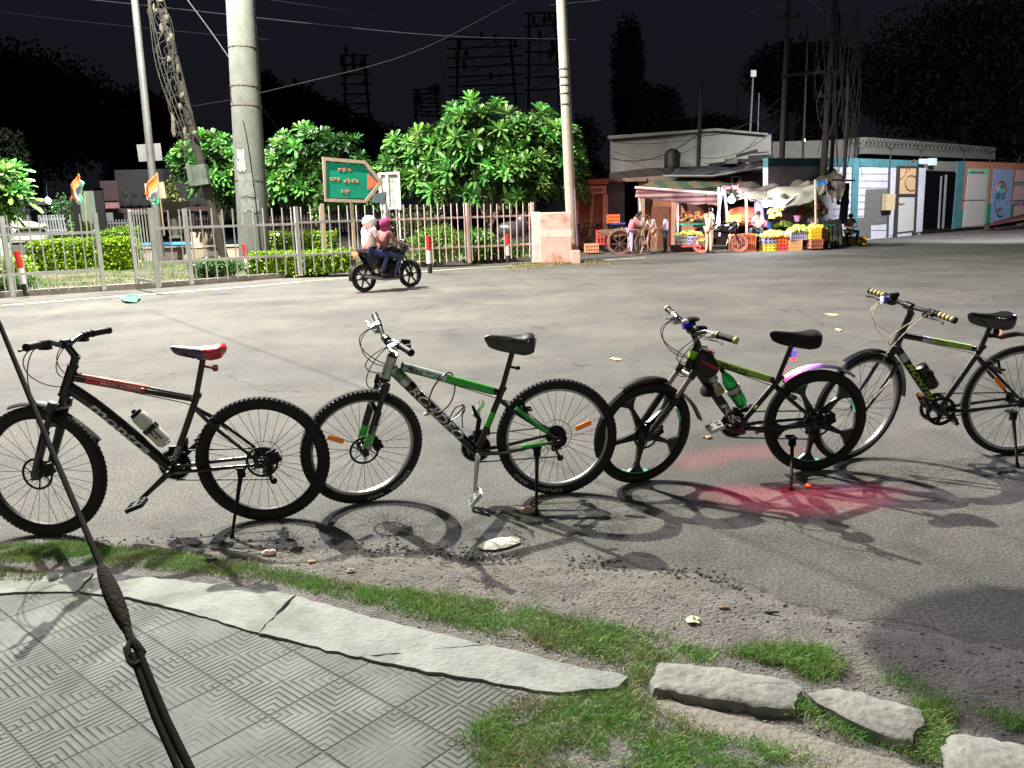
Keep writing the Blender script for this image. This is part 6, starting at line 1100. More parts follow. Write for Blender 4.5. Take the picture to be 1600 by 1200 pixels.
M_letter = mat('grey_lettering', (.50, .50, .50), .4, .2, var=.05)
M_green = mat('bright_green_paint', (.06, .42, .06), .35, var=.1)
M_lime = mat('lime_paint', (.30, .52, .04), .35, var=.1)
M_silver = mat('silver_paint', (.50, .52, .50), .3, .3, var=.1)
M_red = mat('red_paint', (.55, .02, .03), .3, var=.15, coat=.5)
M_redlit = mat('red_tail_light', (.7, .02, .02), .2, emit=(1, .06, .04), estr=9)
def build_bike(S):
    A = G(*S['A']); B = G(*S['B']); X = (A-B).normalized(); Yh = Vector((0, 0, 1)).cross(X)
    ln = R_(S.get('lean', 4)); Y = (Yh*math.cos(ln)-Vector((0, 0, 1))*math.sin(ln)); Z = X.cross(Y)
    Mw = Matrix(((X.x, Y.x, Z.x, B.x), (X.y, Y.y, Z.y, B.y), (X.z, Y.z, Z.z, B.z), (0, 0, 0, 1)))
    root = empty('bicycle'); root.matrix_world = Mw; tag(root, S['label'], 'bicycle', 'bicycles parked in a row on the road')
    Xn, Yn, Zn = map(np.array, (X, Y, Z)); Bn = np.array(B)
    def P(px, py, y=0.0):
        d = ray(px, py); o = Bn+Yn*y; t = ((o-CO)@Yn)/(d@Yn); q = CO+d*t-Bn; return Vector((q@Xn, y, q@Zn))
    k = S['k']; Rf, Rr = S['R']; tw = S['tw']
    hF = P(*k['hubF']); hF.z = Rf; hR = P(*k['hubR']); hR.z = Rr
    hT, hB = P(*k['headT']), P(*k['headB']); ax = (hT-hB).normalized()
    Mst = Matrix.Translation(hB) @ Matrix.Rotation(R_(S['steer']), 4, ax) @ Matrix.Translation(-hB)
    # keep the turned wheel on the ground
    hc = Mst @ hF; hF.z += Rf-hc.z
    # ---------------- frame
    mb = MB(); bb = P(*k['bb']); stT = P(*k['stT']); tt0 = P(*k['tt0']); tt1 = P(*k['tt1']); dt0 = P(*k['dt0']); rd, rtp, rs = S['rad']
    fb = []
    dcurve = bez(dt0, dt0.lerp(bb, .30)+Vector((0, 0, S.get('hydro', .0))), dt0.lerp(bb, .6)+Vector((0, 0, S.get('hydro', 0)*.6)), bb, 14)
    mb.tube(dcurve, [rd*(1.0 if i < 11 else .88) for i in range(15)], 16, flat=.78)
    M_dt = len(dcurve)
    mb.tube([tt0, tt0.lerp(tt1, .5), tt1], [rtp*1.05, rtp, rtp*.85], 14)
    mb.tube([stT+(stT-bb).normalized()*.03, stT, bb], rs, 14)
    mb.tube([hT, hB], [.0235, .026], 16)
    mb.tube([hB+ax*.0, hB-ax*.012], .029, 16)
    mb.tube([bb+Vector((0, -.04, 0)), bb+Vector((0, .04, 0))], .024, 16)
    for s in (-1, 1):
        ys = .062*s
        mb.tube([bb+Vector((-.02, .03*s, 0)), bb+Vector((-.14, .052*s, .005)), hR+Vector((.03, ys, -.005))], [.012, .0105, .008], 10)
        e = stT+(bb-stT).normalized()*.03
        mb.tube([e, e.lerp(hR, .3)+Vector((0, .048*s, 0)), hR+Vector((.012, ys, .012))], [.011, .0095, .007], 10)
        mb.box(hR+Vector((.01, ys, 0)), (.05, .006, .045))
    mb.box(stT.lerp(hR, .36), (.02, .11, .016))
    mb.tube([stT+(stT-bb).normalized()*.026, stT+(stT-bb).normalized()*.045], rs*1.25, 12)
    frame = mb.build('frame', M_blk, root)
    # paint bands laid 1 mm proud
    for t0, t1, which, m in S.get('bands', []):
        b = MB()
        if which == 'dt': pts = [dcurve[min(13, int(q_*14))].lerp(dcurve[min(13, int(q_*14))+1], q_*14-min(13, int(q_*14))) for q_ in [t0+(t1-t0)*i/8 for i in range(9)]]; r = rd+.0012; b.tube(pts, r, 16, flat=.78, cap=False)
        elif which == 'tt': b.tube([tt0.lerp(tt1, t0), tt0.lerp(tt1, t1)], [rtp*1.05+.001, rtp+.001], 14, cap=False)
        elif which == 'tttop':
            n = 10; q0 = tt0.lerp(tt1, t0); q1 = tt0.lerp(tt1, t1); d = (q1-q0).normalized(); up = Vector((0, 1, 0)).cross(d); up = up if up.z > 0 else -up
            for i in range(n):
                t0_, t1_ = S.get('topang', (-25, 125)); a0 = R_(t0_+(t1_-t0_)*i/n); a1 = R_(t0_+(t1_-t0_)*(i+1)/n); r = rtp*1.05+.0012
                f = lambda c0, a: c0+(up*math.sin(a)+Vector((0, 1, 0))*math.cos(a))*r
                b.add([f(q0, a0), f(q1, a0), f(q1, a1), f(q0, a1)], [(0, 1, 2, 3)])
        elif which == 'st': b.tube([stT.lerp(bb, t0), stT.lerp(bb, t1)], rs+.001, 14, cap=False)
        elif which == 'head': b.tube([hT+(hB-hT)*t0, hT+(hB-hT)*t1], .0275, 14, cap=False)
        elif which == 'ss': e = stT; b.tube([e.lerp(hR, t0)+Vector((0, .052, 0)), e.lerp(hR, t1)+Vector((0, .058, 0))], .0115, 8)
        elif which == 'cs': b.tube([bb.lerp(hR, t0)+Vector((0, .056, .003)), bb.lerp(hR, t1)+Vector((0, .062, .0))], .0125, 8)
        b.build('paint_band', m, frame)
    # lettering
    for s, which, t0, t1, ht, m, shear in S.get('text', []):
        if which == 'dt':
            i0 = t0*14; a = dcurve[int(i0)].lerp(dcurve[min(14, int(i0)+1)], i0 % 1); i1 = t1*14; e = dcurve[int(i1)].lerp(dcurve[min(14, int(i1)+1)], i1 % 1); r = rd
        elif which == 'tt': a = tt0.lerp(tt1, t0); e = tt0.lerp(tt1, t1); r = rtp*1.05
        elif which == 'st': a = bb.lerp(stT, t0); e = bb.lerp(stT, t1); r = rs
        elif which == 'ss': a = stT.lerp(hR, t0); e = stT.lerp(hR, t1); r = .009
        u = (e-a).normalized(); up = Vector((0, 1, 0)).cross(u)
        ctr = (a+e)/2; fl = .78 if which == 'dt' else 1
        off = .05 if which == 'ss' else 0
        text(s, 'lettering', m, ctr+Vector((0, off, 0)), u, up, (e-a).length, ht, frame, .0008, shear, .022, conf=lambda uu, vv, r=r, fl=fl: np.sqrt(np.maximum(r*r-vv*vv, r*r*.08))*fl**(.5 if fl < 1 else 1)*1.0+.0022)
    # ---------------- wheels
    def wheel(name, h, R, kind, xf, rotor):
        sp = MB(); hb = sp
        hb.lathe(h+Vector((0, -.05, 0)), (0, 1, 0), [(0, .008), (.012, .012), (.018, .026), (.022, .026), (.026, .016), (.074, .016), (.078, .026), (.082, .026), (.088, .012), (.1, .008)], 18)
        rr = R-tw*.92
        if kind == 'mag':
            for i in range(5):
                a = R_(S.get('mag0', 18)+72*i); d = Vector((math.cos(a), 0, math.sin(a))); q = Vector((-math.sin(a), 0, math.cos(a)))
                n = 10; pr = []
                for j in range(n+1):
                    t = j/n; rad = .03+(rr-.012-.03)*t; wd = .030-.019*math.sin(math.pi*min(1, t*1.25)*.5)+.055*max(0, t-.72)**1.35/.28**1.35*.9
                    pr.append((rad, wd))
                poly = [(r_, w_) for r_, w_ in pr]+[(r_, -w_) for r_, w_ in reversed(pr)]
                sp.prism(poly, h+Vector((0, -.010, 0)), d, q, Vector((0, .020, 0)))
            hb.lathe(h+Vector((0, -.045, 0)), (0, 1, 0), [(0, .02), (.02, .046), (.07, .046), (.09, .02)], 20)
        else:
            for i in range(32):
                s = 1 if i % 2 else -1; a = 2*math.pi*i/32; b_ = a+(.42 if (i//2) % 2 else -.42)
                p0 = h+Vector((math.cos(b_)*.025, .028*s, math.sin(b_)*.025)); p1 = h+Vector((math.cos(a)*(rr-.008), .003*s, math.sin(a)*(rr-.008)))
                sp.tube([p0, p1], .0013, 4, cap=False)
        wo = sp.build(name, M_blk if kind == 'mag' else M_spk, root, xf)
        t = MB(); w2 = tw*.5; n = 12
        prof = [(R-tw*.5+math.cos(2*math.pi*i/n)*tw*.5*.97, math.sin(2*math.pi*i/n)*w2) for i in range(n)]
        t.ring(h, (0, 1, 0), prof, 72)
        if S['knob']:
            for i in range(84):
                for j, (yy, dr) in enumerate(((-.62, -.10), (-.2, 0), (.2, 0), (.62, -.10))):
                    a = 2*math.pi*(i+(.5 if j in (1, 2) else 0))/84; d = Vector((math.cos(a), 0, math.sin(a))); q = Vector((-d.z, 0, d.x)); Rm = Matrix((q, Vector((0, 1, 0)), d)).transposed()
                    t.box(h+d*(R-tw*.06+dr*tw*.9)+Vector((0, yy*w2, 0)), (.013, tw*.19, .009), Rm)
        else:
            for j in (-.4, 0, .4): t.ring(h+Vector((0, j*w2, 0)), (0, 1, 0), [(R-tw*.05-abs(j)*tw*.1, -.003), (R+.001-abs(j)*tw*.1, -.002), (R+.001-abs(j)*tw*.1, .002), (R-tw*.05-abs(j)*tw*.1, .003)], 72)
        t.build('tyre', M_rub, wo, xf)
        ri = MB(); ri.ring(h, (0, 1, 0), [(rr-.012, -.010), (rr-.008, -.014), (rr+.008, -.015), (rr+.008, .015), (rr-.008, .014), (rr-.012, .010)], 72)
        ri.build('rim', S['rimm'], wo, xf)
        if kind == 'mag':
            g = MB()
            for a in S.get('magline', ()): g.ring(h, (0, 1, 0), [(rr-.0165, -.0135), (rr-.0125, -.0145), (rr-.0125, .0145), (rr-.0165, .0135)], 20, R_(a[0]), R_(a[1]), ref=(1, 0, 0))
            if g.v: g.build('rim_stripe', mat('green_rim_stripe', (.08, .42, .20), .5), wo, xf)
        if rotor:
            r = MB(); r.ring(h+Vector((0, .036, 0)), (0, 1, 0), [(.068, -.001), (.080, -.001), (.080, .001), (.068, .001)], 48)
            for i in range(6):
                a = R_(60*i); r.beam(h+Vector((math.cos(a)*.02, .036, math.sin(a)*.02)), h+Vector((math.cos(a+.5)*.07, .036, math.sin(a+.5)*.07)), .006, .002, (0, 1, 0))
            r.build('brake_disc', M_grey, wo, xf)
            cp = MB(); cp.box(h+Vector((-.062, .045, .03)), (.05, .03, .07), Matrix.Rotation(.5, 3, 'Y')); cp.box(h+Vector((-.07, .052, .045)), (.03, .034, .03)); cp.tube([h+Vector((-.07, .065, .03)), h+Vector((-.07, .07, .03))], .012, 10); cp.build('brake_caliper', M_blkm, root, xf, bevel=.003)
        return wo
    kf, kr = S['wheels']
    wf = wheel('wheel', hF, Rf, kf, Mst, S['rotF']); wr = wheel('wheel', hR, Rr, kr, None, S['rotR'])
    I4 = Matrix.Identity(4)
    if S.get('tyretext'):
        for wobj, h, R, xf, angs in ((wf, hF, Rf, Mst, S['tyretext'][0]), (wr, hR, Rr, I4, S['tyretext'][1])):
            for word, a in angs:
                for i, ch in enumerate(word):
                    if ch == ' ': continue
                    an = R_(a)+i*.062; d = Vector((math.cos(an), 0, math.sin(an)))
                    uy = d; ux = d.cross(Vector((0, 1, 0)))
                    text(ch, 'tyre_lettering', M_letter, h+d*(R-tw*.5)+Vector((0, tw*.5*.985, 0)), ux, uy, .014, .018, wobj, .0006, 0, .02, xf=xf)
    for h, xf, a, wobj in [(hF, Mst, S['refl'][0], wf), (hR, I4, S['refl'][1], wr)]:
        if a is None: continue
        d = Vector((math.cos(R_(a)), 0, math.sin(R_(a)))); r = MB(); r.beam(h+d*(Rf*.34), h+d*(Rf*.62), .028, .012, (0, 1, 0)); o = r.build('reflector', M_orange, wobj, xf, bevel=.005)
    # ---------------- fork
    cr = P(*k['crown']); f = MB(); u = ax; cr2 = hB+(-ax)*((hB-cr).length)
    f.tube([hB, cr2], .017, 12); 
    fw = .062
    f.tube([cr2+Vector((0, -fw, 0)), cr2+Vector((0, fw, 0))], .019, 10)
    lo = MB()
    for s in (-1, 1):
        top = cr2+Vector((0, fw*s, .02 if S['susp'] else 0)); end = hF+Vector((0, fw*s*.92, 0))
        if S['susp']:
            md = top.lerp(end, .38); f.tube([top+(top-end).normalized()*.01, md], .0145, 12); lo.tube([md, md.lerp(end, .3), end+(md-end)*.08], [.021, .0205, .018], 12); lo.tube([top+(top-end).normalized()*.015, top-(top-end).normalized()*.03], .021, 12)
            lo.box(end, (.032, .014, .05))
        else:
            f.tube([top, top.lerp(end, .5)+Vector((-.004, 0, 0)), top.lerp(end, .85), end], [.0145, .0125, .009, .008], 10)
    fork = f.build('fork', S.get('stanchion', M_blk), root, Mst)
    if S['susp']:
        ar = MB(); ar.tube(bez(cr2.lerp(hF, .38)+Vector((.03, -fw, 0)), cr2.lerp(hF, .2)+Vector((.05, -fw, .03)), cr2.lerp(hF, .2)+Vector((.05, fw, .03)), cr2.lerp(hF, .38)+Vector((.03, fw, 0)), 8), .012, 8); lo.v, lo.f, lo.m = lo.v, lo.f, lo.m
        lo.tube(bez(cr2.lerp(hF, .40)+Vector((.0, -fw, 0)), cr2.lerp(hF, .24)+Vector((.035, -fw, .0)), cr2.lerp(hF, .24)+Vector((.035, fw, .0)), cr2.lerp(hF, .40)+Vector((.0, fw, 0)), 8), .013, 8)
        lo.build('fork_sliders', M_blk, fork, Mst)
        if S.get('forktext'):
            s, m = S['forktext']; a = cr2.lerp(hF, .55); e = cr2.lerp(hF, .93); uu = (a-e).normalized(); text(s, 'lettering', m, (a+e)/2+Vector((0, fw+.0225, 0)), uu, Vector((0, 1, 0)).cross(uu), .13, .022, fork, .0006, 0, .01, xf=Mst)
        if S.get('forkband'):
            for s in (-1, 1):
                b = MB(); top = cr2+Vector((0, fw*s, 0)); end = hF+Vector((0, fw*s*.92, 0)); b.tube([top.lerp(end, .70), top.lerp(end, .92)], .0215, 12, cap=False); b.build('fork_band', S['forkband'], fork, Mst)
    # ---------------- cockpit
    cl = P(*k['clamp']); stop = P(*k['stemT']); st = MB()
    st.tube([hT, stop], .019, 14); st.tube([hT, hT+ax*.006], .027, 14); st.tube([stop-ax*.012, stop+ax*.004], .021, 14)
    st.tube([stop-ax*.006, cl], [.018, .016], 12); st.tube([cl+Vector((0, -.025, 0)), cl+Vector((0, .025, 0))], .022, 12)
    st.build('stem', S.get('stemm', M_blk), root, Mst)
    hbw = S.get('barw', .31); sw = S.get('sweep', -.035); ri = S.get('rise', .03); rot = Mst @ Matrix.Translation(cl) @ Matrix.Rotation(R_(S.get('bartwist', 0)), 4, 'X') @ Matrix.Translation(-cl)
    half = [(0, 0, 0), (.045, 0, 0), (.12, -.004, ri*.9), (.2, -.014, ri), (hbw, sw, ri*1.05)]
    pts = [cl+Vector((x, -y, z)) for y, x, z in reversed(half[1:])]+[cl+Vector((x, y, z)) for y, x, z in half]
    h = MB(); h.tube(crv(pts, 5), .0118, 12); bar = h.build('handlebar', S.get('barm', M_blk), root, rot)
    for s in (-1, 1):
        e = cl+Vector((sw, s*hbw, ri*1.05)); i_ = cl+Vector((-.014, s*.2, ri)); d = (i_-e).normalized()
        g = MB(); g.tube([e-d*.002, e+d*.012, e+d*.013, e+d*.112, e+d*.113, e+d*.125], [.0185, .0185, .0165, .0165, .019, .019], 14); gr = g.build('grip', M_blkm, bar, rot)
        if S.get('gripring'):
            q = MB(); q.tube([e-d*.004, e+d*.010], .0196, 14); q.tube([e+d*.116, e+d*.128], .0198, 14)
            if S['gripring'] == 'many':
                q = MB(); [q.tube([e+d*(.012+.026*j), e+d*(.026+.026*j)], .0178, 14) for j in range(4)]
            q.build('grip_ring', S['gripm'], gr, rot)
        b0 = e+d*.145; fwdv = Vector((1, 0, -.35)).normalized()
        lv = MB(); lv.box(b0+fwdv*.022, (.05, .03, .024), Matrix.Rotation(.35, 3, 'Y')); lv.tube([b0+d*-.008, b0+d*.012], .0175, 12)
        lv.box(b0+d*.03+Vector((.01, 0, -.022)), (.045, .035, .02)); lv.tube([b0+d*.02, b0+d*.04], .0165, 12)
        lv.tube(crv([b0+fwdv*.035, b0+fwdv*.05-d*.03, b0+fwdv*.046-d*.075, b0+fwdv*.058-d*.115], 4), [.007]*5+[.006]*8, 8, flat=1.2)
        lv.build('brake_lever', S.get('levm', M_alu), bar, rot)
    mg = Matrix(rot)
    # cables from the levers
    cb = MB(); Msi = Mst
    ccol = S.get('cablem', M_blkm)
    for s, tgt, bulge in ((1, hT.lerp(hB, .7)+Vector((-.03, .02, 0)), .16), (-1, hT.lerp(hB, .5)+Vector((-.03, -.02, 0)), .13), (-1, tt0+Vector((-.12, .0, -.02)), .19), (1, (Mst @ cr2)+Vector((.02, .05, .0)), .1)):
        b0 = rot @ (cl+Vector((.03, s*.15, ri-.01))); tg = tgt
        cb.tube(bez(b0, b0+Vector((bulge, 0, -.06)), tg+Vector((bulge*1.15, 0, -.02)), tg, 16), .0026, 6)
    cb.tube(bez(Mst @ (cr2+Vector((.02, .05, .0))), Mst @ (cr2+Vector((.03, .09, -.1))), Mst @ (hF+Vector((-.03, .1, .16))), Mst @ (hF+Vector((-.05, .055, .06))), 12), .0026, 6)
    cb.build('cables', ccol, root)
    rc = MB(); un = Vector((0, 0, -.026)); rc.tube([tt0+un+Vector((-.05, .012, 0)), tt1+un*.8+Vector((.03, .012, 0)), stT.lerp(hR, .25)+Vector((0, .03, .02)), stT.lerp(hR, .5)+Vector((0, .055, .02))], .0024, 6); rc.build('rear_cables', ccol, root)
    # ---------------- saddle
    spT = P(*k['spT']); sp = MB(); sp.tube([stT, spT], .0145, 12); sp.box(spT, (.05, .045, .03)); sp.build('seatpost', M_blk, root)
    nz, tl = P(*k['nose']), P(*k['tail']); sd = MB(); n = 16; rings = []; m_ = 14; L = (tl-nz)
    thn = S.get('sadth', .062)
    for i in range(n+1):
        t = i/n; wd = .016+.012*math.sin(t*math.pi*.5)+(.052)*(1/(1+math.exp(-(t-.62)*13))); end = math.sqrt(max(0, 1-((t-.5)/.5)**8)); wd *= max(end, .12)
        ctr = nz.lerp(tl, t)+Vector((0, 0, -.012*math.sin(t*math.pi)+ (.004 if t > .8 else 0))); th = (thn*(.62+.38*t))*max(end, .25)
        rr_ = []
        for j in range(m_):
            a = 2*math.pi*j/m_; cy = math.copysign(abs(math.cos(a))**.8, math.cos(a)); cz = math.sin(a)
            zz = cz*th*.35 if cz > 0 else cz*th*(.45+.75*abs(cy))
            if cz > .5: zz -= .006*max(0, 1-abs(cy)*3)
            rr_.append(ctr+Vector((0, cy*wd, zz)))
        rings.append(rr_)
    vs = [p for r in rings for p in r]; fs = [(i*m_+j, i*m_+(j+1) % m_, (i+1)*m_+(j+1) % m_, (i+1)*m_+j) for i in range(n) for j in range(m_)]+[tuple(range(m_)), tuple(n*m_+j for j in reversed(range(m_)))]
    mi = [0]*len(fs)
    if S.get('saddle2'):
        for q, (i, j) in enumerate([(i, j) for i in range(n) for j in range(m_)]):
            if i > n*.62: mi[q] = 1
            elif 1 <= j <= 5 and i < n*.95: mi[q] = 2
    sd.v = vs; sd.f = fs; sd.m = mi; so = sd.build('saddle', S.get('saddle2') or S['sadm'], root)
    rl = MB(); [rl.tube([nz.lerp(tl, .22)+Vector((0, .02*s, -.02)), nz.lerp(tl, .4)+Vector((0, .022*s, -.045)), nz.lerp(tl, .68)+Vector((0, .022*s, -.045)), nz.lerp(tl, .86)+Vector((0, .03*s, -.02))], .0035, 6) for s in (-1, 1)]; rl.build('saddle_rails', M_grey, so)
    # ---------------- drive
    ck = MB(); rch = S.get('chr', .078); c0 = bb+Vector((0, -.055, 0))
    for j, (r, yy) in enumerate(((rch, -.062), (rch*.82, -.055), (rch*.6, -.048)) if S['gears'] else ((rch, -.05),)):
        ck.ring(bb+Vector((0, yy, 0)), (0, 1, 0), [(r*.78, -.0012), (r, -.0012), (r, .0012), (r*.78, .0012)], 44)
        nt_ = int(r/.078*40); [ck.box(bb+Vector((math.cos(2*math.pi*i/nt_)*(r+.003), yy, math.sin(2*math.pi*i/nt_)*(r+.003))), (.006, .002, .006), Matrix.Rotation(-2*math.pi*i/nt_, 3, 'Y')) for i in range(nt_)]
    for i in range(5): a = R_(72*i+20); ck.beam(bb+Vector((0, -.052, 0)), bb+Vector((math.cos(a)*rch*.82, -.056, math.sin(a)*rch*.82)), .014, .005, (0, 1, 0))
    cs = ck.build('crankset', M_blkm, root)
    pn = P(*k['pedN'], .1); dirp = (Vector((pn.x, 0, pn.z))-Vector((bb.x, 0, bb.z))); dl = min(dirp.length, .2); dirp.normalize()
    for s in (1, -1):
        a0 = bb+Vector((0, .07*s, 0)); a1 = bb+dirp*dl*s+Vector((0, .085*s, 0)); ar = MB(); ar.tube([a0, a0.lerp(a1, .5), a1], [.0165, .0125, .0115], 10, flat=.7); ar.tube([a0+Vector((0, -.02*s, 0)), a0+Vector((0, .012*s, 0))], .015, 12); arm = ar.build('crank_arm', S.get('crankm', M_blk), cs)
        pd = MB(); pc = a1+Vector((0, .062*s, 0)); Rp = Matrix.Rotation(R_(S.get('pedrot', 20)), 3, 'Y')
        for yy in (-.042, .042): pd.box(pc+Rp @ Vector((0, yy, 0)), (.085, .008, .02), Rp)
        for xx in (-.04, .04): pd.box(pc+Rp @ Vector((xx, 0, 0)), (.008, .084, .02), Rp)
        pd.box(pc, (.022, .09, .018), Rp); pd.box(pc+Rp @ Vector((0, .02, 0)), (.084, .008, .012), Rp); pd.box(pc+Rp @ Vector((0, -.02, 0)), (.084, .008, .012), Rp)
        po = pd.build('pedal', S.get('pedm', M_grey), cs)
        if S.get('pedrefl'):
            q = MB(); q.box(pc+Rp @ Vector((.046, 0, 0)), (.004, .05, .014), Rp); q.build('pedal_reflector', M_orange, cs)
    ch = MB(); rc_ = .045 if S['gears'] else .035; yy = -.052
    for sg in (1, -1):
        p0 = bb+Vector((0, yy, sg*rch)); p1 = hR+Vector((0, yy, sg*rc_)) if (sg > 0 or not S['gears']) else hR+Vector((-.03, yy, -.13)); ch.beam(p0, p1, .006, .009, (0, 1, 0))
    cass = MB()
    for j in range(7 if S['gears'] else 1): r = (.03+.0045*j) if S['gears'] else .035; cass.ring(hR+Vector((0, -.06+.0045*j, 0)), (0, 1, 0), [(.012, -.001), (r, -.001), (r, .001), (.012, .001)], 30)
    cass.build('sprockets', M_grey, root); ch.build('chain', M_blkm, root)
    if S['gears']:
        dr = MB(); dr.box(hR+Vector((-.012, -.07, -.06)), (.03, .03, .06), Matrix.Rotation(.2, 3, 'Y')); dr.beam(hR+Vector((.005, -.062, -.075)), hR+Vector((-.028, -.062, -.15)), .012, .03, (0, 1, 0))
        [dr.ring(hR+Vector((x, -.062, z)), (0, 1, 0), [(.004, -.003), (.018, -.003), (.018, .003), (.004, .003)], 20) for x, z in ((.005, -.085), (-.028, -.142))]; dr.build('rear_derailleur', M_blkm, root)
        if S.get('pie'): q = MB(); q.lathe(hR+Vector((0, .03, 0)), (0, 1, 0), [(0, .048), (.004, .05), (.006, .02), (.02, .018)], 28); q.build('hub_cover', M_blkm, root)
        dg = MB(); dg.ring(hR+Vector((0, -.035, 0)), (0, 1, 0), [(.085, -.001), (.088, -.001), (.088, .001), (.085, .001)], 44); dg.build('spoke_guard', M_grey, root)
        fd = MB(); fd.box(bb+Vector((-.03, -.055, rch+.01)), (.09, .02, .03)); fd.box(stT.lerp(bb, .62)+Vector((-.01, -.03, 0)), (.03, .04, .04)); fd.build('front_derailleur', M_blkm, root)
    # ---------------- stand
    kt = P(*k['kT'], .07); foot = G(*k['kF']); q = np.array(foot)-Bn; kf_ = Vector((q@Xn, q@Yn, q@Zn)); ks = MB()
    ks.box(kt, (.036, .022, .05)); ks.box(kt+Vector((0, -.02, .02)), (.05, .05, .012)); ks.tube([kt, kt.lerp(kf_, .4), kf_+(kt-kf_).normalized()*.02], [.012, .0095, .0065], 10); ks.tube([kf_+(kt-kf_).normalized()*.03, kf_+Vector((0, 0, .004))], [.008, .013], 10); ks.build('kickstand', S.get('kickm', M_blkm), root)
    for sgn, h_ in ((1, hR),):
        b = MB(); b.tube([hR+Vector((0, -.075, 0)), hR+Vector((0, .08, 0))], .006, 8); b.tube([hR+Vector((0, .072, 0)), hR+Vector((0, .085, 0))], .013, 8); b.build('axle', M_grey, root)
    if S.get('vbrake'):
        for s in (-1, 1):
            v = MB(); a = stT.lerp(hR, .42)+Vector((-.01, .035*s, 0)); v.tube([a, a+Vector((.03, 0, .09))], .008, 8); v.box(a+Vector((-.004, -.012*s, .02)), (.05, .012, .012)); v.build('rim_brake', M_blkm, root)
    return dict(root=root, P=P, M=Mw, st=Mst, hF=hF, hR=hR, bb=bb, stT=stT, tt0=tt0, tt1=tt1, dc=dcurve, cl=cl, rot=rot, hT=hT, hB=hB, cr=cr2, spT=spT, frame=frame, Rr=Rr, Rf=Rf, bar=bar)
def guard(name, h, R, y, a0, a1, m, parent, xf, wdt=.055, th=.004, off=.012, drop=.012):
    g = MB(); g.ring(h, (0, 1, 0), [(R+off, -wdt/2), (R+off+drop, -wdt*.3), (R+off+drop*1.1, 0), (R+off+drop, wdt*.3), (R+off, wdt/2), (R+off-th, wdt/2), (R+off+drop-th, wdt*.28), (R+off+drop*1.1-th, 0), (R+off+drop-th, -wdt*.28), (R+off-th, -wdt/2)], 30, R_(-a1), R_(-a0), ref=(1, 0, 0)); return g.build(name, m, parent, xf)
M_mlet = mat('silver_lettering', (.62, .62, .60), .35, .3)
b1 = build_bike(dict(A=(75, 833), B=(413, 812), lean=4, label='black bicycle with red and white saddle and white bottle, leftmost in the row', steer=-13, R=(.328, .328), tw=.054, knob=True, wheels=('s', 's'), rotF=True, rotR=True,
    rad=(.031, .022, .0165), topang=(48, 128), hydro=.035, susp=True, gears=True, rimm=M_blkm, sadm=M_blkm, saddle2=[mat('saddle_violet', (.07, .03, .10), .3, coat=.4), M_red, mat('saddle_pale', (.80, .76, .62), .35)], refl=(None, None), barw=.315, rise=.025, sweep=-.03, pedm=M_grey, levm=M_blkm,
    bands=[(.03, .62, 'tttop', mat('red_top_highlight', (.70, .20, .15), .22, var=.1, coat=.6)), (.10, .60, 'tt', M_red)],  # lighter red along the tube top paints its highlight
    text=[('montra', 'dt', .24, .82, .040, M_mlet, .25), ('MAD ROCK', 'tt', .22, .58, .016, M_letter, .2), ('REVO2', 'st', .15, .36, .018, M_letter, 0), ('montra', 'ss', .5, .75, .012, M_letter, .2)],
    k=dict(hubF=(66, 735), hubR=(412, 722), headT=(114, 572), headB=(101, 615), crown=(93, 634), stemT=(119, 556), clamp=(100, 538), bb=(268, 733), stT=(305, 627), tt0=(118, 589), tt1=(300, 622), dt0=(110, 607), spT=(318, 556), nose=(266, 543), tail=(354, 544), pedN=(218, 783), kT=(377, 738), kF=(362, 840))))
b2 = build_bike(dict(A=(543, 790), B=(868, 771), lean=4, label='black bicycle with silver and green frame, grey rims and orange reflectors in both wheels', steer=20, R=(.325, .325), tw=.056, knob=True, wheels=('s', 's'), rotF=True, rotR=False,
    rad=(.030, .021, .0165), hydro=.0, susp=True, gears=True, pie=True, rimm=M_rimg, sadm=mat('saddle_vinyl', (.03, .03, .03), .38, var=.2, coat=.2), refl=(28, 200-42), barw=.31, rise=.03, sweep=-.03, sadth=.10, crankm=M_alu, pedm=M_alu, forkband=M_green, pedrot=50, vbrake=True, barm=M_grey,
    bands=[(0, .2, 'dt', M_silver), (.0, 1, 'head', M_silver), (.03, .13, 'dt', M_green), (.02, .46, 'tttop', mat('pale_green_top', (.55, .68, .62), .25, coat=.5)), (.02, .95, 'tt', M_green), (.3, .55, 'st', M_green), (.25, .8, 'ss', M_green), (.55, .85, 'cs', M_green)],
    text=[('ROADEO', 'dt', .24, .84, .046, M_mlet, .25), ('FUGITIVE', 'tt', .06, .42, .02, M_blkm, .3)], forktext=('ROADEO', M_letter),
    tyretext=([('EXPLODER', -142), ('MARCO', -106)], [('EXPLODER', -93), ('MARCO', -55)]),
    k=dict(hubF=(567, 703), hubR=(870, 684), headT=(613, 557), headB=(602, 590), crown=(597, 602), stemT=(615, 548), clamp=(603, 529), bb=(745, 706), stT=(782, 616), tt0=(626, 572), tt1=(778, 613), dt0=(613, 576), spT=(802, 545), nose=(757, 528), tail=(838, 530), pedN=(742, 773), kT=(839, 706), kF=(838, 806))))
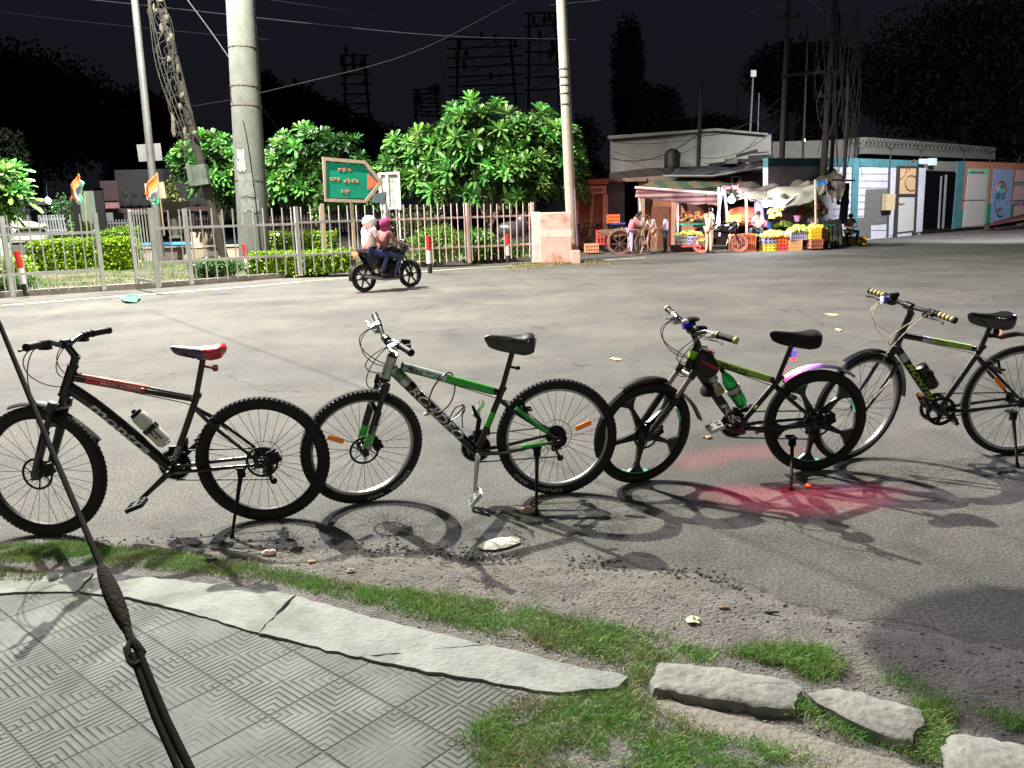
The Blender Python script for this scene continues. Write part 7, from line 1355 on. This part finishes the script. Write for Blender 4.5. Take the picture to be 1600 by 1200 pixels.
b3 = build_bike(dict(A=(988, 752), B=(1267, 735), lean=4, label='black bicycle with lime top tube, five-spoke wheels and a green bottle, second from the right', steer=17, R=(.302, .302), tw=.054, knob=False, wheels=('mag', 'mag'), rotF=True, rotR=True, mag0=-10,
    magline=[(-100, -60), (60, 100), (-170, -150)], rad=(.028, .021, .0165), hydro=.01, susp=True, gears=True, rimm=M_blkm, sadm=M_blkm, refl=(None, None), barw=.32, rise=.035, sweep=-.045, gripring=True, gripm=M_gripy, sadth=.095, pedm=M_alu, stanchion=mat('brown_stanchion', (.28, .22, .20), .35, .4),
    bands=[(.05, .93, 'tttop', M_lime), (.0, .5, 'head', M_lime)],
    text=[('SPORTS', 'tt', .22, .62, .018, M_blkm, .3), ('RS', 'dt', .66, .92, .036, M_mlet, .1), ('S', 'st', .4, .5, .02, M_lime, 0)], forktext=('OUTLAW', M_letter),
    k=dict(hubF=(1000, 680), hubR=(1273, 662), headT=(1086, 548), headB=(1077, 572), crown=(1071, 583), stemT=(1091, 536), clamp=(1079, 516), bb=(1153, 668), stT=(1214, 596), tt0=(1096, 560), tt1=(1208, 594), dt0=(1083, 568), spT=(1238, 537), nose=(1203, 521), tail=(1282, 524), pedN=(1100, 660), kT=(1238, 690), kF=(1236, 766))))
b4 = build_bike(dict(A=(1318, 718), B=(1587, 709), lean=4, label='black city bicycle with black and yellow grips and white brake levers, rightmost in the row', steer=24, R=(.338, .338), tw=.040, knob=False, wheels=('s', 's'), rotF=False, rotR=False,
    rad=(.023, .0185, .0165), susp=False, gears=False, rimm=M_rimg, sadm=mat('saddle_gloss', (.02, .02, .022), .25, var=.1, coat=.6), refl=(None, 42), barw=.30, rise=.005, sweep=-.01, gripring='many', gripm=mat('yellow_grip_ring', (.45, .36, .12), .6), levm=M_white, cablem=mat('cream_cable', (.55, .52, .30), .5), chr=.085, pedrefl=True, pedrot=-60, sadth=.095,
    bands=[(.24, .42, 'tt', mat('silver_band', (.42, .46, .48), .3, .2)), (.36, .92, 'tttop', M_lime), (.12, .24, 'dt', M_silver)],
    text=[('MONTRA', 'dt', .28, .88, .034, M_lime, .35), ('///', 'st', .45, .72, .03, M_lime, .5)], vbrake=True,
    k=dict(hubF=(1334, 637), hubR=(1590, 627), headT=(1410, 517), headB=(1396, 548), crown=(1389, 566), stemT=(1424, 488), clamp=(1417, 477), bb=(1466, 640), stT=(1530, 549), tt0=(1412, 524), tt1=(1524, 545), dt0=(1400, 541), spT=(1550, 504), nose=(1512, 492), tail=(1583, 495), pedN=(1417, 612), kT=(1583, 650), kF=(1590, 730))))
# ================================================================== WHAT THE BICYCLES CARRY
def place(name, b, label, cat):
    o = empty(name); o.matrix_world = b['M']; return tag(o, label, cat)
# mudguards, first bicycle
st = b1['st']; f0 = MB()
guard('mudguard', b1['hF'], b1['Rf'], 0, 70, 112, M_blkm, b1['root'], st, .07)
g = MB(); P = b1['P']; 
a, m_, e = P(88, 640), P(120, 655), P(155, 688)
def blade(pts, w, th, name, m, parent, xf=None):
    g = MB(); c_ = crv(pts, 5); n = len(c_)
    vs = []
    for i, p in enumerate(c_):
        t = i/(n-1); ww = w*(.6+.4*math.sin(min(1, t*1.6)*math.pi/2))*(1 if t < .9 else 1-(t-.9)*4)
        d = (c_[min(i+1, n-1)]-c_[max(i-1, 0)]).normalized(); u = d.cross(Vector((0, 1, 0))); u = u if u.z > 0 else -u
        for s_, k_ in ((-1, -.012), (-.5, 0.003), (.5, .003), (1, -.012)): vs.append(p+Vector((0, ww*s_, 0))+u*k_)
        for s_, k_ in ((1, -.012-th), (.5, .003-th), (-.5, .003-th), (-1, -.012-th)): vs.append(p+Vector((0, ww*s_, 0))+u*k_)
    fs = [(i*8+j, i*8+(j+1) % 8, (i+1)*8+(j+1) % 8, (i+1)*8+j) for i in range(n-1) for j in range(8)]+[tuple(range(7, -1, -1)), tuple((n-1)*8+j for j in range(8))]
    g.add(vs, fs); return g.build(name, m, parent, xf)
blade([P(82, 636), P(100, 645), P(125, 662), P(157, 688)], .035, .003, 'mudguard', M_blkm, b1['root'])
def sq(P, pts, y): return [P(x, z, y) for x, z in pts]
# rear light under the saddle of each bicycle
def tail(b, px, m=M_redlit, y=0, r=.016, n='tail_light'):
    q = b['P'](*px); g = MB(); g.tube([q, q+Vector((-.022, 0, 0))], [r*1.1, r], 14); a_, b_ = b['stT'], b['spT']; t_ = max(0, min(1, (q-a_).dot(b_-a_)/(b_-a_).length_squared)); g.beam(q, a_.lerp(b_, t_), .012, .012); return g.build(n, m, b['root'], bevel=.002)
tail(b1, (333, 575), mat('dull_red_reflector', (.25, .02, .02), .3))
tail(b2, (806, 575), M_blkm, r=.010)
# bottles
def bottle(b, pa, pb, r, prof, m, label, name='water_bottle', y=0):
    o = place(name, b, label, 'bottle'); a, e = b['P'](*pa, y), b['P'](*pb, y); d = (e-a); L = d.length; return o, a, d.normalized(), L
o, a, d, L = bottle(b1, (207, 641), (258, 692), .036, None, None, 'white squeeze bottle with black cap on the leftmost bicycle')
M_bt = mat('milky_plastic', (.72, .74, .66), .35, var=.04, trans=.15)
g = MB(); g.lathe(a, d, [(L*.14, .030), (L*.18, .036), (L*.42, .036), (L*.46, .032), (L*.5, .032), (L*.54, .036), (L*.97, .036), (L, .030)], 22); g.build('body', M_bt, o)
g = MB(); g.lathe(a, d, [(0, .008), (.006, .012), (L*.06, .012), (L*.07, .029), (L*.15, .031)], 20); g.build('cap', M_blkm, o)
g = MB(); nrm = Vector((0, 1, 0)).cross(d); [g.lathe(a+d*L*t+Vector((0, .0345, 0))+nrm*o_, (0, 1, 0), [(0, .007), (.003, .007)], 10) for t, o_ in ((.62, .0), (.78, .002))]; g.build('printed_mark', mat('red_print', (.6, .05, .03), .5), o)
g = MB(); g.box(a+d*L*.7+nrm*.018+Vector((0, .033, 0)), (L*.35, .003, .010), Matrix((d, Vector((0, 1, 0)), nrm)).transposed()); g.build('label_print', mat('dark_print', (.12, .12, .12), .5), o)
def cage(b, a, d, L, r, m, t0=.35):
    g = MB(); nrm = Vector((0, 1, 0)).cross(d)
    g.ring(a+d*L*.55, d, [(r+.001, -.012), (r+.004, -.012), (r+.004, .012), (r+.001, .012)], 28)
    g.tube([a+d*L*.55-nrm*(r+.004), a+d*L*1.03-nrm*(r-.01), a+d*L*1.04+nrm*(r-.012)], .004, 6); g.tube([a+d*L*.55+Vector((0, r+.003, 0)), a+d*L*1.02+Vector((0, r*.6, 0)), a+d*L*1.04], .004, 6); g.build('bottle_cage', m, b['root'])
cage(b1, a, d, L, .036, M_blk)
# empty cage, cable lock and pump on the second one
P = b2['P']; g = MB(); a, e = P(701, 650), P(728, 668); g.tube(crv([P(703, 652, .03), P(712, 637, .034), P(725, 634, .034), P(724, 645, .03), P(705, 657, .03)], 6), .0035, 6)
g.tube(crv([P(724, 636, .034), P(722, 655, .02), P(723, 668, .0)], 5), .0035, 6); g.tube(crv([P(724, 636, -.034), P(722, 655, -.02), P(723, 668, -.0)], 5), .0035, 6); g.tube(crv([P(703, 652, -.03), P(712, 637, -.034), P(725, 634, -.034), P(705, 657, -.03)], 6), .0035, 6); g.build('bottle_cage', M_blk, b2['root'])
g = MB(); g.tube([P(738, 633, .02), P(745, 650, .02), P(749, 655, .02), P(743, 690, .02)], [.006, .012, .013, .013], 10); g.build('pump_bracket', M_blkm, b2['root'])
o = place('cable_lock', b2, 'maroon cable lock looped round the top tube of the green and silver bicycle', 'bicycle lock')
g = MB(); g.tube(crv([P(668, 643, .03), P(670, 625, .04), P(678, 604, .045), P(690, 590, .03), P(699, 583, 0), P(707, 585, -.03), P(711, 603, -.02), P(706, 625, .03), P(694, 640, .045), P(678, 646, .04)], 7), .0042, 8); g.build('cable', mat('maroon_cable', (.07, .015, .02), .4), o)
g = MB(); g.tube([P(663, 648, .03), P(676, 645, .035)], .0085, 10); g.build('barrel', M_alu, o)
for s in (1,):
    o = place('handlebar_light', b2, 'black lamp bracket on the handlebar of the green and silver bicycle', 'bicycle light'); g = MB(); q = P(622, 538, -.02); g.box(q, (.05, .05, .03), Matrix.Rotation(.4, 3, 'Y')); g.tube([q+Vector((-.005, -.02, .01)), q+Vector((-.06, -.03, .0))], .016, 12); g.box(q+Vector((-.05, 0, -.02)), (.03, .05, .04)); g.build('body', M_blkm, o, bevel=.003)
# third bicycle: bag, green bottle, small speaker, phone holder, lights, mudguards
P = b3['P']
o = place('frame_bag', b3, 'black frame bag with a red stripe behind the head of the lime bicycle', 'bag'); g = MB()
poly = [(1087, 562), (1100, 548), (1112, 548), (1124, 572), (1123, 582), (1110, 592), (1100, 589), (1090, 578)]
q = [P(x, z, .045) for x, z in poly]; r = [Vector((v.x, -.045, v.z)) for v in q]; n = len(q); cc = sum(q, Vector())/n
q2 = [v.lerp(cc, .22)+Vector((0, .012, 0)) for v in q]; g.add(q+r+q2, [tuple(range(n, 2*n)), tuple(range(3*n-1, 2*n-1, -1))]+[(i, i+n, (i+1) % n+n, (i+1) % n) for i in range(n)]+[(i, (i+1) % n, (i+1) % n+2*n, i+2*n) for i in range(n)]); g.build('bag_body', mat('black_nylon', (.02, .02, .022), .7, bump=.4, bscale=120), o, bevel=.006)
g = MB(); g.beam(P(1097, 566, .06), P(1121, 577, .06), .003, .014, (0, 1, 0)); g.v, g.f, g.m = [], [], []; g.beam(P(1097, 565, .0585), P(1121, 577, .0585), .016, .003, (0, 1, 0)); g.build('red_stripe', mat('dark_red_cloth', (.38, .015, .05), .6), o)
g = MB(); g.ell(P(1107, 551, .02), (.035, .03, .018)); g.build('red_pouch', M_red, o)
o, a, d, L = bottle(b3, (1126, 575), (1161, 634), .034, None, None, 'green plastic drink bottle held on the frame of the lime bicycle', 'drink_bottle')
M_pet = mat('green_plastic', (.02, .48, .10), .12, var=.05, trans=.75, emit=(.0, .25, .04), estr=.0)
g = MB(); g.lathe(a, d, [(L*.10, .012), (L*.13, .014), (L*.2, .022), (L*.32, .034), (L*.42, .036), (L*.6, .033), (L*.72, .036), (L*.9, .035), (L*.96, .030), (L, .018)], 22); g.build('body', M_pet, o)
g = MB(); g.lathe(a, d, [(0, .012), (L*.1, .013)], 14); g.build('cap', M_white, o)
g = MB(); g.lathe(a, d, [(L*.45, .0362), (L*.52, .0365), (L*.66, .0365), (L*.68, .0362)], 22); g.build('label_band', mat('bottle_label', (.03, .10, .06), .5, var=.8, scale=30), o)
cage(b3, a, d, L, .037, mat('cream_cage', (.5, .5, .36), .5))
o = place('strapped_speaker', b3, 'small round black speaker strapped with cream tape below the frame bag', 'speaker'); g = MB()
q = P(1110, 611, .02); g.lathe(q, (1, .2, .3), [(-.01, .02), (0, .036), (.03, .038), (.045, .034), (.05, .02)], 20); g.build('speaker_body', M_blkm, o)
g = MB(); dd = (b3['bb']-P(1083, 568)).normalized(); [g.tube([P(1119, 606)+dd*t, P(1119, 606)+dd*(t+.010)], .0325, 16) for t in (-.02, -.008, .004, .016, .028)]; g.build('tape', mat('cream_tape', (.42, .36, .24), .7), o)
g = MB(); g.tube([P(1109, 584), P(1114, 594)], .031, 14); g.tube([P(1113, 598), P(1117, 606)], .031, 14); g.build('paint_band', M_silver, b3['frame'])
q = P(1240, 556); g = MB(); g.tube([q+Vector((0, .0, .022)), q+Vector((0, 0, -.008))], .017, 14); g.tube([q+Vector((0, 0, .03)), q+Vector((0, 0, .02))], .018, 14)
g.build('tail_light', mat('blue_white_lens', (.20, .12, .75), .2, emit=(.35, .25, 1), estr=.6), b3['root'])
g = MB(); g.tube([q+Vector((0, 0, -.0085)), q+Vector((-.002, 0, -.024))], [.0165, .013], 14); g.build('tail_light_glow', mat('red_glow', (.9, .1, .1), .3, emit=(1, .04, .04), estr=3.5), b3['root'])
g = MB(); g.beam(b3['P'](1228, 556), q, .012, .012); g.build('light_bracket', M_blkm, b3['root'])
q_tail = q.copy(); wp = b3['M'] @ (q+Vector((-.004, .0, -.034)))
lamp('bicycle_tail_glow', tuple(wp), 70, (1, .045, .16), .012, 96, (wp.x-.02, wp.y, 0), .3)
guard('mudguard', b3['hR'], b3['Rr'], 0, 50, 128, mat('grey_mudguard', (.16, .13, .17), .35, var=.1, coat=.4), b3['root'], None, .062, off=.022)
g = MB(); g.tube([P(1213, 602, .0), P(1222, 612, 0), P(1230, 614, 0)], .010, 8); g.build('mudguard_clamp', M_blkm, b3['root'])
guard('mudguard', b3['hF'], b3['Rf'], 0, 62, 112, M_blkm, b3['root'], b3['st'], .07)
blade([P(1054, 608), P(1072, 618), P(1086, 634), P(1096, 655)], .03, .003, 'mudguard', mat('brown_mudguard', (.14, .10, .07), .5), b3['root'])
o = place('phone_holder', b3, 'black phone holder on the handlebar of the lime bicycle', 'phone holder'); g = MB(); q = P(1083, 500, .0); g.ell(q+Vector((.0, -.02, .0)), (.045, .035, .014)); g.tube([q, q+Vector((-.005, 0, -.03))], .012, 10); g.build('holder_body', M_blkm, o)
o = place('front_light', b3, 'blue lensed front light on the handlebar of the lime bicycle', 'bicycle light'); g = MB(); q = P(1068, 509, .0); g.lathe(q, (1, 0, -.1), [(-.05, .016), (-.01, .018), (.0, .021), (.006, .019)], 16); g.build('light_body', mat('blue_plastic', (.02, .02, .50), .25, var=.2), o)
g = MB(); g.ell(q+Vector((-.01, 0, .022)), (.022, .02, .013)); g.build('light_top', mat('pale_grey_plastic', (.55, .58, .62), .3), o)
g = MB(); g.tube([P(1086, 520, .0), P(1103, 520, .0)], .018, 12); g.box(P(1096, 514, 0), (.05, .04, .03)); g.build('bar_mount', M_blkm, b3['root'])
g = MB(); g.ell(P(1227, 596), (.022, .02, .008)); g.build('seat_clamp', mat('green_clamp', (.02, .35, .12), .3), b3['root'])
# fourth bicycle
P = b4['P']
o, a, d, L = bottle(b4, (1438, 571), (1459, 604), .036, None, None, 'black bottle in a white cage on the rightmost bicycle')
g = MB(); g.lathe(a, d, [(0, .026), (.004, .033), (L*.25, .035), (L*.28, .032), (L*.33, .036), (L*.95, .036), (L, .03)], 22); g.build('body', M_blk, o)
g = MB(); g.ring(a+d*L*.42, (d+Vector((0, .0, .25))).normalized(), [(.037, -.006), (.040, -.006), (.040, .006), (.037, .006)], 26); nrm = Vector((0, 1, 0)).cross(d)
g.tube([a+d*L*.45+Vector((0, .037, 0))-nrm*.01, a+d*L*.8+Vector((0, .037, 0))+nrm*.012], .006, 6); g.tube([a+d*L*.4+Vector((0, .02, 0))+nrm*.034, a+d*L*.95+Vector((0, .03, 0))-nrm*.005], .006, 6); g.tube([a+d*L*.3-nrm*.036, a+d*L*1.3-nrm*.036], .005, 6); g.build('bottle_cage', M_white, b4['root'])
o = place('bar_torch', b4, 'blue and white torch clamped on the handlebar of the rightmost bicycle', 'bicycle light'); g = MB(); c0 = b4['cl']; q = P(1386, 469, -.12); g.lathe(q, (1, 0, .1), [(-.03, .014), (0, .016), (.004, .022), (.026, .022)], 16); g.build('torch_body', mat('torch_blue', (.05, .08, .4), .3), o)
g = MB(); g.lathe(q+Vector((.02, 0, .002)), (1, 0, .1), [(0.007, .0225), (.016, .0225)], 16); g.lathe(q+Vector((-.028, 0, -.002)), (1, 0, .1), [(0, .017), (.012, .018)], 16); g.build('torch_rings', mat('torch_white', (.6, .65, .85), .3, emit=(.4, .5, 1), estr=.5), o)
g = MB(); g.box(P(1396, 464, -.09), (.04, .03, .035)); g.tube([P(1390, 462, -.09), P(1404, 460, -.09)], .014, 10); g.build('torch_clamp', M_blkm, o)
g = MB(); q = P(1556, 519); g.ring(q+Vector((0, 0, 0)), (0, 1, 0), [(.018, -.01), (.026, -.012), (.026, .012), (.018, .01)], 14, R_(145), R_(210), ref=(1, 0, 0)); g.build('tail_light', M_redlit, b4['root']); g = MB(); g.ell(q+Vector((-.002, 0, 0)), (.02, .018, .024)); g.build('light_body', M_blkm, b4['root'])
guard('mudguard', b4['hF'], b4['Rf'], 0, 62, 135, mat('gloss_black_guard', (.02, .02, .022), .25, coat=.6), b4['root'], b4['st'], .055)
guard('mudguard', b4['hF'], b4['Rf'], 0, 135, 178, mat('gloss_black_guard', (0, 0, 0)), b4['root'], b4['st'], .055)
blade([P(1560, 526), P(1575, 522), P(1600, 521), P(1650, 540)], .03, .003, 'mudguard', mat('red_black_guard', (.05, .02, .02), .35), b4['root']); g = MB(); g.tube([P(1545, 524), P(1566, 528)], .008, 8); g.box(P(1548, 524), (.03, .03, .02)); g.build('mudguard_stay', M_blkm, b4['root'])
g = MB(); bb = b4['bb']; g.ring(bb+Vector((0, .03, 0)), (0, 1, 0), [(.068, -.003), (.088, -.006), (.088, .006), (.068, .003)], 40)
for i in range(3): an = R_(120*i+40); g.beam(bb+Vector((0, .03, 0)), bb+Vector((math.cos(an)*.075, .03, math.sin(an)*.075)), .022, .006, (0, 1, 0))
g.build('chain_ring_guard', M_blkm, b4['root'])
# ---- little things lying on the ground
def rock(px, py, rx, ry, rz, m, name, label, cat, j=.18, h=0, rot=0):
    p = G(px, py, h); p.z = max(float(gz(p.x, p.y)), 0)+h; g = MB(); g.ell((0, 0, rz*.6), (rx, ry, rz), 9, 6, Matrix.Rotation(rot, 3, 'Z'), jit=j); o = g.build(name, m); o.location = p; return tag(o, label, cat)
M_ps = mat('pale_stone', (.42, .40, .36), .9, var=.15, scale=20, bump=.5)
rock(780, 852, .105, .06, .016, M_ps, 'flat_stone', 'flat pale stone lying on the asphalt below the second bicycle', 'stone', .1, rot=.5)
rock(826, 801, .05, .03, .02, mat('tan_stone', (.38, .26, .18), .9), 'stone', 'tan stone under the kickstand foot of the green and silver bicycle', 'stone')
rock(1262, 762, .022, .02, .016, mat('orange_stone', (.75, .36, .12), .8), 'stone', 'orange stone in the red glow below the lime bicycle', 'stone')
rock(421, 876, .035, .022, .016, mat('pink_stone', (.62, .46, .38), .9), 'stone', 'pinkish white stone at the top of the grass below the first bicycle', 'stone')
rock(333, 895, .03, .02, .02, mat('dark_lump', (.03, .03, .035), .8), 'earth_clod', 'small black clod in the grass beyond the pale kerb', 'clod')
rock(489, 895, .02, .012, .008, mat('tan_stone', (0, 0, 0)), 'stone', 'small tan stone in the litter right of the pinkish stone', 'stone')
rock(549, 908, .018, .014, .01, M_ps, 'stone', 'small white stone at the grass edge above the kerb middle', 'stone')
rock(1130, 970, .022, .008, .006, mat('tan_stone', (0, 0, 0)), 'stone', 'thin tan sliver on the bare earth above the yellow wrapper', 'stone')
rock(1205, 975, .03, .006, .005, mat('dark_lump', (0, 0, 0)), 'twig', 'short dark twig on the bare earth right of the tan sliver', 'twig')
def scrap(pts, name, m, label, cat, z=.01, crump=.010):
    n = len(pts); V_ = [G(x, y, 0) for x, y in pts]; cen = sum(V_, Vector())/n; g = MB(); rings = []
    for t in (1, .72, .42, .15):
        for k_ in range(n*2):
            a_ = V_[k_//2]; b_ = V_[(k_//2+1) % n]; p = a_ if k_ % 2 == 0 else a_.lerp(b_, .5)
            q = cen.lerp(p, t*random.uniform(.86, 1.1)); q.z = float(gz(q.x, q.y))+.004+random.uniform(0, crump)+(z*(1-t)); rings.append(q)
    N = n*2; fs = [(i*N+j, i*N+(j+1) % N, (i+1)*N+(j+1) % N, (i+1)*N+j) for i in range(3) for j in range(N)]+[tuple(3*N+j for j in range(N))]
    g.add(rings, fs); o = g.build(name, m, smooth=False, loc=cen); s_ = o.modifiers.new('s', 'SOLIDIFY'); s_.thickness = .0015; return tag(o, label, cat)
scrap([(1070, 987), (1080, 984), (1093, 990), (1092, 995), (1075, 996)], 'wrapper', mat('yellow_wrapper', (.65, .65, .42), .4), 'crumpled pale yellow wrapper on the bare earth', 'litter')
M_leaf = mat('dry_leaf', (.42, .30, .18), .8)
for i, (x, y, l) in enumerate([(962, 562, 'pale dry leaf on the road between the saddle and the lime bicycle bars'), (1300, 492, 'dry brown leaf on the road left of the rightmost bicycle handlebar, the farther one'), (1310, 516, 'small pale leaf on the road below the farther brown leaf'), (1105, 684, 'pinkish leaf on the road under the lime bicycle pedal')]):
    w_ = (11, 13, 7, 10)[i]; scrap([(x-w_, y), (x-w_*.4, y-2), (x+w_*.3, y-1), (x+w_, y+1), (x+2, y+3), (x-w_*.5, y+1)], 'dry_leaf', M_leaf, l, 'leaf', .004)
scrap([(192, 465), (205, 461), (218, 463), (222, 468), (214, 474), (198, 475), (190, 471)], 'plastic_bag', mat('green_plastic_bag', (.10, .42, .16), .3, var=.3, scale=15), 'crumpled green plastic bag at the far road edge by the open gate', 'plastic bag', .05, .06)
# ---- the stay cable in the foreground
M_wire = mat('stay_cable_steel', (.010, .009, .008), .85, .0, spec=.05, var=.3, scale=60)
def near(px, py, dist): d = Vector(ray(px, py)); return Vector(CO)+d*dist
o = empty('stay_cable', tuple(near(300, 1195, 1.6)), label='dark steel stay cable slanting down to a wrapped splice and two rods at the left', cat='stay cable')
T0, T1, T2, T3 = near(-40, 430, 2.9), near(0, 508, 2.75), near(158, 885, 1.95), near(205, 1000, 1.78)
Lo = Vector(o.location)
def rel(ps): return [p-Lo for p in ps]
g = MB(); g.tube(rel([near(-160, 200, 3.5), T0, T1, near(75, 690, 2.33), T2]), .0068, 8)
dch = (T2-T1).normalized(); g.build('cable', M_wire, o)
g = MB(); pt = [T2.lerp(T3, t) for t in np.linspace(0, 1, 27)]; g.tube(rel(pt), [(.008+.0085*math.sin(math.pi*min(1, (i/26)*1.15))**.7)*(1+.05*(i % 2)) for i in range(27)], 12); g.build('wrapping', mat('rusty_binding', (.014, .009, .006), .9, var=.5, scale=80, bump=.4, bscale=140, spec=.1), o)
g = MB()
lp = [T3, near(200, 1012, 1.76), near(202, 1030, 1.74), near(212, 1040, 1.72), near(222, 1026, 1.74), near(212, 1005, 1.77)]
g.tube(rel(crv(lp, 4)), .0058, 8); g.tube(rel([near(194, 1012, 1.76), near(199, 1030, 1.74), near(207, 1030, 1.73)]), .003, 6); g.tube(rel([T3, near(214, 1010, 1.76), near(222, 1022, 1.75)]), .009, 8); g.build('thimble', M_wire, o)
for a_, b_, r in (((206, 1022), (285, 1215), .0062), ((217, 1022), (308, 1225), .0082)):
    g = MB(); g.tube(rel([near(*a_, 1.74), near((a_[0]+b_[0])/2-4, (a_[1]+b_[1])/2, 1.66), near(*b_, 1.58)]), r, 10); g.build('rod', M_wire, o)

# a lens glow behind the violet half of the tail lamp
wv = b3['M'] @ (q_tail+Vector((-.035, 0, .0)))
lamp('bicycle_lens_glow', tuple(wv), 9, (.65, .35, 1), .012, 120, tuple(wv+Vector((.5, 0, -.35))), .6)
# ---- round cloth disc and cable, added unseen above the view to shade the verge
Pc = G(1715, 1060); q = Pc.lerp(Vector(LA), .27); o = empty('added_shade_disc', tuple(q), label='added round cloth disc, unseen above the picture, casting the shade on the verge', cat='cloth shade')
g = MB(); g.ring((0, 0, 0), (0, 0, 1), [(.46, -.02), (.49, 0), (.46, .02)], 30); g.build('hoop', M_rust, o); g = MB(); g.lathe((0, 0, 0), (0, 0, 1), [(-.02, .46), (.0, .47), (.12, .30), (.18, .10), (.20, .02)], 30); g.build('cloth', mat('olive_sacking', (.075, .07, .05)), o)
g = MB(); g.tube([(-6, 9, 2.2), (-3, 4.6, .8), (0, 0, .20), (5, -3, 1.2)], .008, 5); g.build('cable', M_wire, o)
# ================================================================== NEAR GRASS
zf = lambda x, y: np.asarray(gz(x, y))-.004
tones = [(.08, .24, .03), (.11, .30, .045), (.16, .32, .06), (.28, .28, .12), (.07, .19, .03), (.24, .19, .10)]
strip = [(-60, 858), (100, 852), (180, 862), (250, 868), (330, 885), (430, 905), (520, 925), (600, 935), (700, 948), (800, 962), (900, 985), (1000, 1004), (1060, 1018), (1120, 1040), (1100, 1060), (1020, 1052), (1000, 1075), (985, 1060), (900, 1041), (800, 1017), (760, 1007), (650, 982), (550, 956), (440, 927), (350, 915), (250, 904), (150, 896), (0, 894), (-60, 897)]
turf('verge_grass', [strip], 52000, 0, .008, .028, .0014, tones, 'uneven green grass strip between the kerb and the road', zf=zf, cover=.26, feather=.018, clump=5.5, lean=1.3)
right = [(1000, 1062), (1016, 1066), (1025, 1078), (1120, 1094), (1230, 1110), (1262, 1092), (1300, 1116), (1390, 1156), (1428, 1162), (1445, 1118), (1480, 1130), (1470, 1165), (1482, 1215), (1440, 1215), (1350, 1178), (1200, 1125), (1060, 1094), (985, 1088)]
right2 = [(1120, 1030), (1180, 1036), (1290, 1042), (1310, 1068), (1262, 1082), (1250, 1066), (1180, 1050), (1130, 1040)]; right3 = [(1380, 1070), (1440, 1090), (1500, 1138), (1470, 1140), (1440, 1108), (1370, 1088)]; right4 = [(1520, 1130), (1600, 1142), (1640, 1160), (1560, 1152)]
turf('verge_grass', [right, right2, right3, right4], 13000, 0, .008, .030, .0010, tones, 'green grass growing between the loose kerb stones and the sandy strip', zf=lambda x, y: zf(x, y)+.008, clump=6, lean=1.3, cover=.40, feather=.025)
front_g = [(718, 1074), (765, 1086), (830, 1108), (870, 1104), (960, 1094), (1005, 1116), (1090, 1155), (1200, 1190), (1320, 1235), (1320, 1290), (720, 1290), (738, 1200), (705, 1168), (752, 1135), (790, 1108), (735, 1085)]
turf('verge_grass', [front_g], 40000, 0, .009, .034, .0011, tones+[(.22, .20, .09)], 'patchy grass and straw in the foreground right of the tiled footpath', zf=lambda x, y: zf(x, y)+.002, clump=5, lean=1.4, cover=.40, feather=.03)
turf('verge_grass', [[(-30, 918), (20, 912), (78, 922), (70, 932), (-30, 934)]], 2200, 0, .015, .035, .0013, [(.14, .18, .04), (.2, .2, .08)], 'small dry grass tuft on the footpath at the left edge', zf=lambda x, y: np.full(len(x), KZ-.01), clump=8, lean=.9)
M_str = tintmat('straw_bits', .8)
# straw and dry bits over the verge
n = 4500; px = rng.uniform(330, 1100, n); py = rng.uniform(860, 1190, n); pts = np.array([[*G(a, b)] for a, b in zip(px, py)]); ey_ = np.interp(pts[:, 0], edge_w[:, 0], edge_w[:, 1]); ok = (pts[:, 1] < ey_-.03) & ((py < 930+(px-450)*.12) | (px > 760)); pts = pts[ok]; n = len(pts); pts[:, 2] = gz(pts[:, 0], pts[:, 1])+.004; a = rng.uniform(0, 6.3, n)
leaves('dry_straw', pts, np.stack([np.cos(a), np.sin(a), rng.uniform(0, .25, n)], 1), rng.uniform(.01, .05, n), .003, np.array([[.26, .19, .10]])*rng.uniform(.4, 1.3, (n, 1)), M_str); tag(bpy.data.objects['dry_straw'], 'dry straw and leaf bits strewn over the verge', 'straw', kind='stuff')
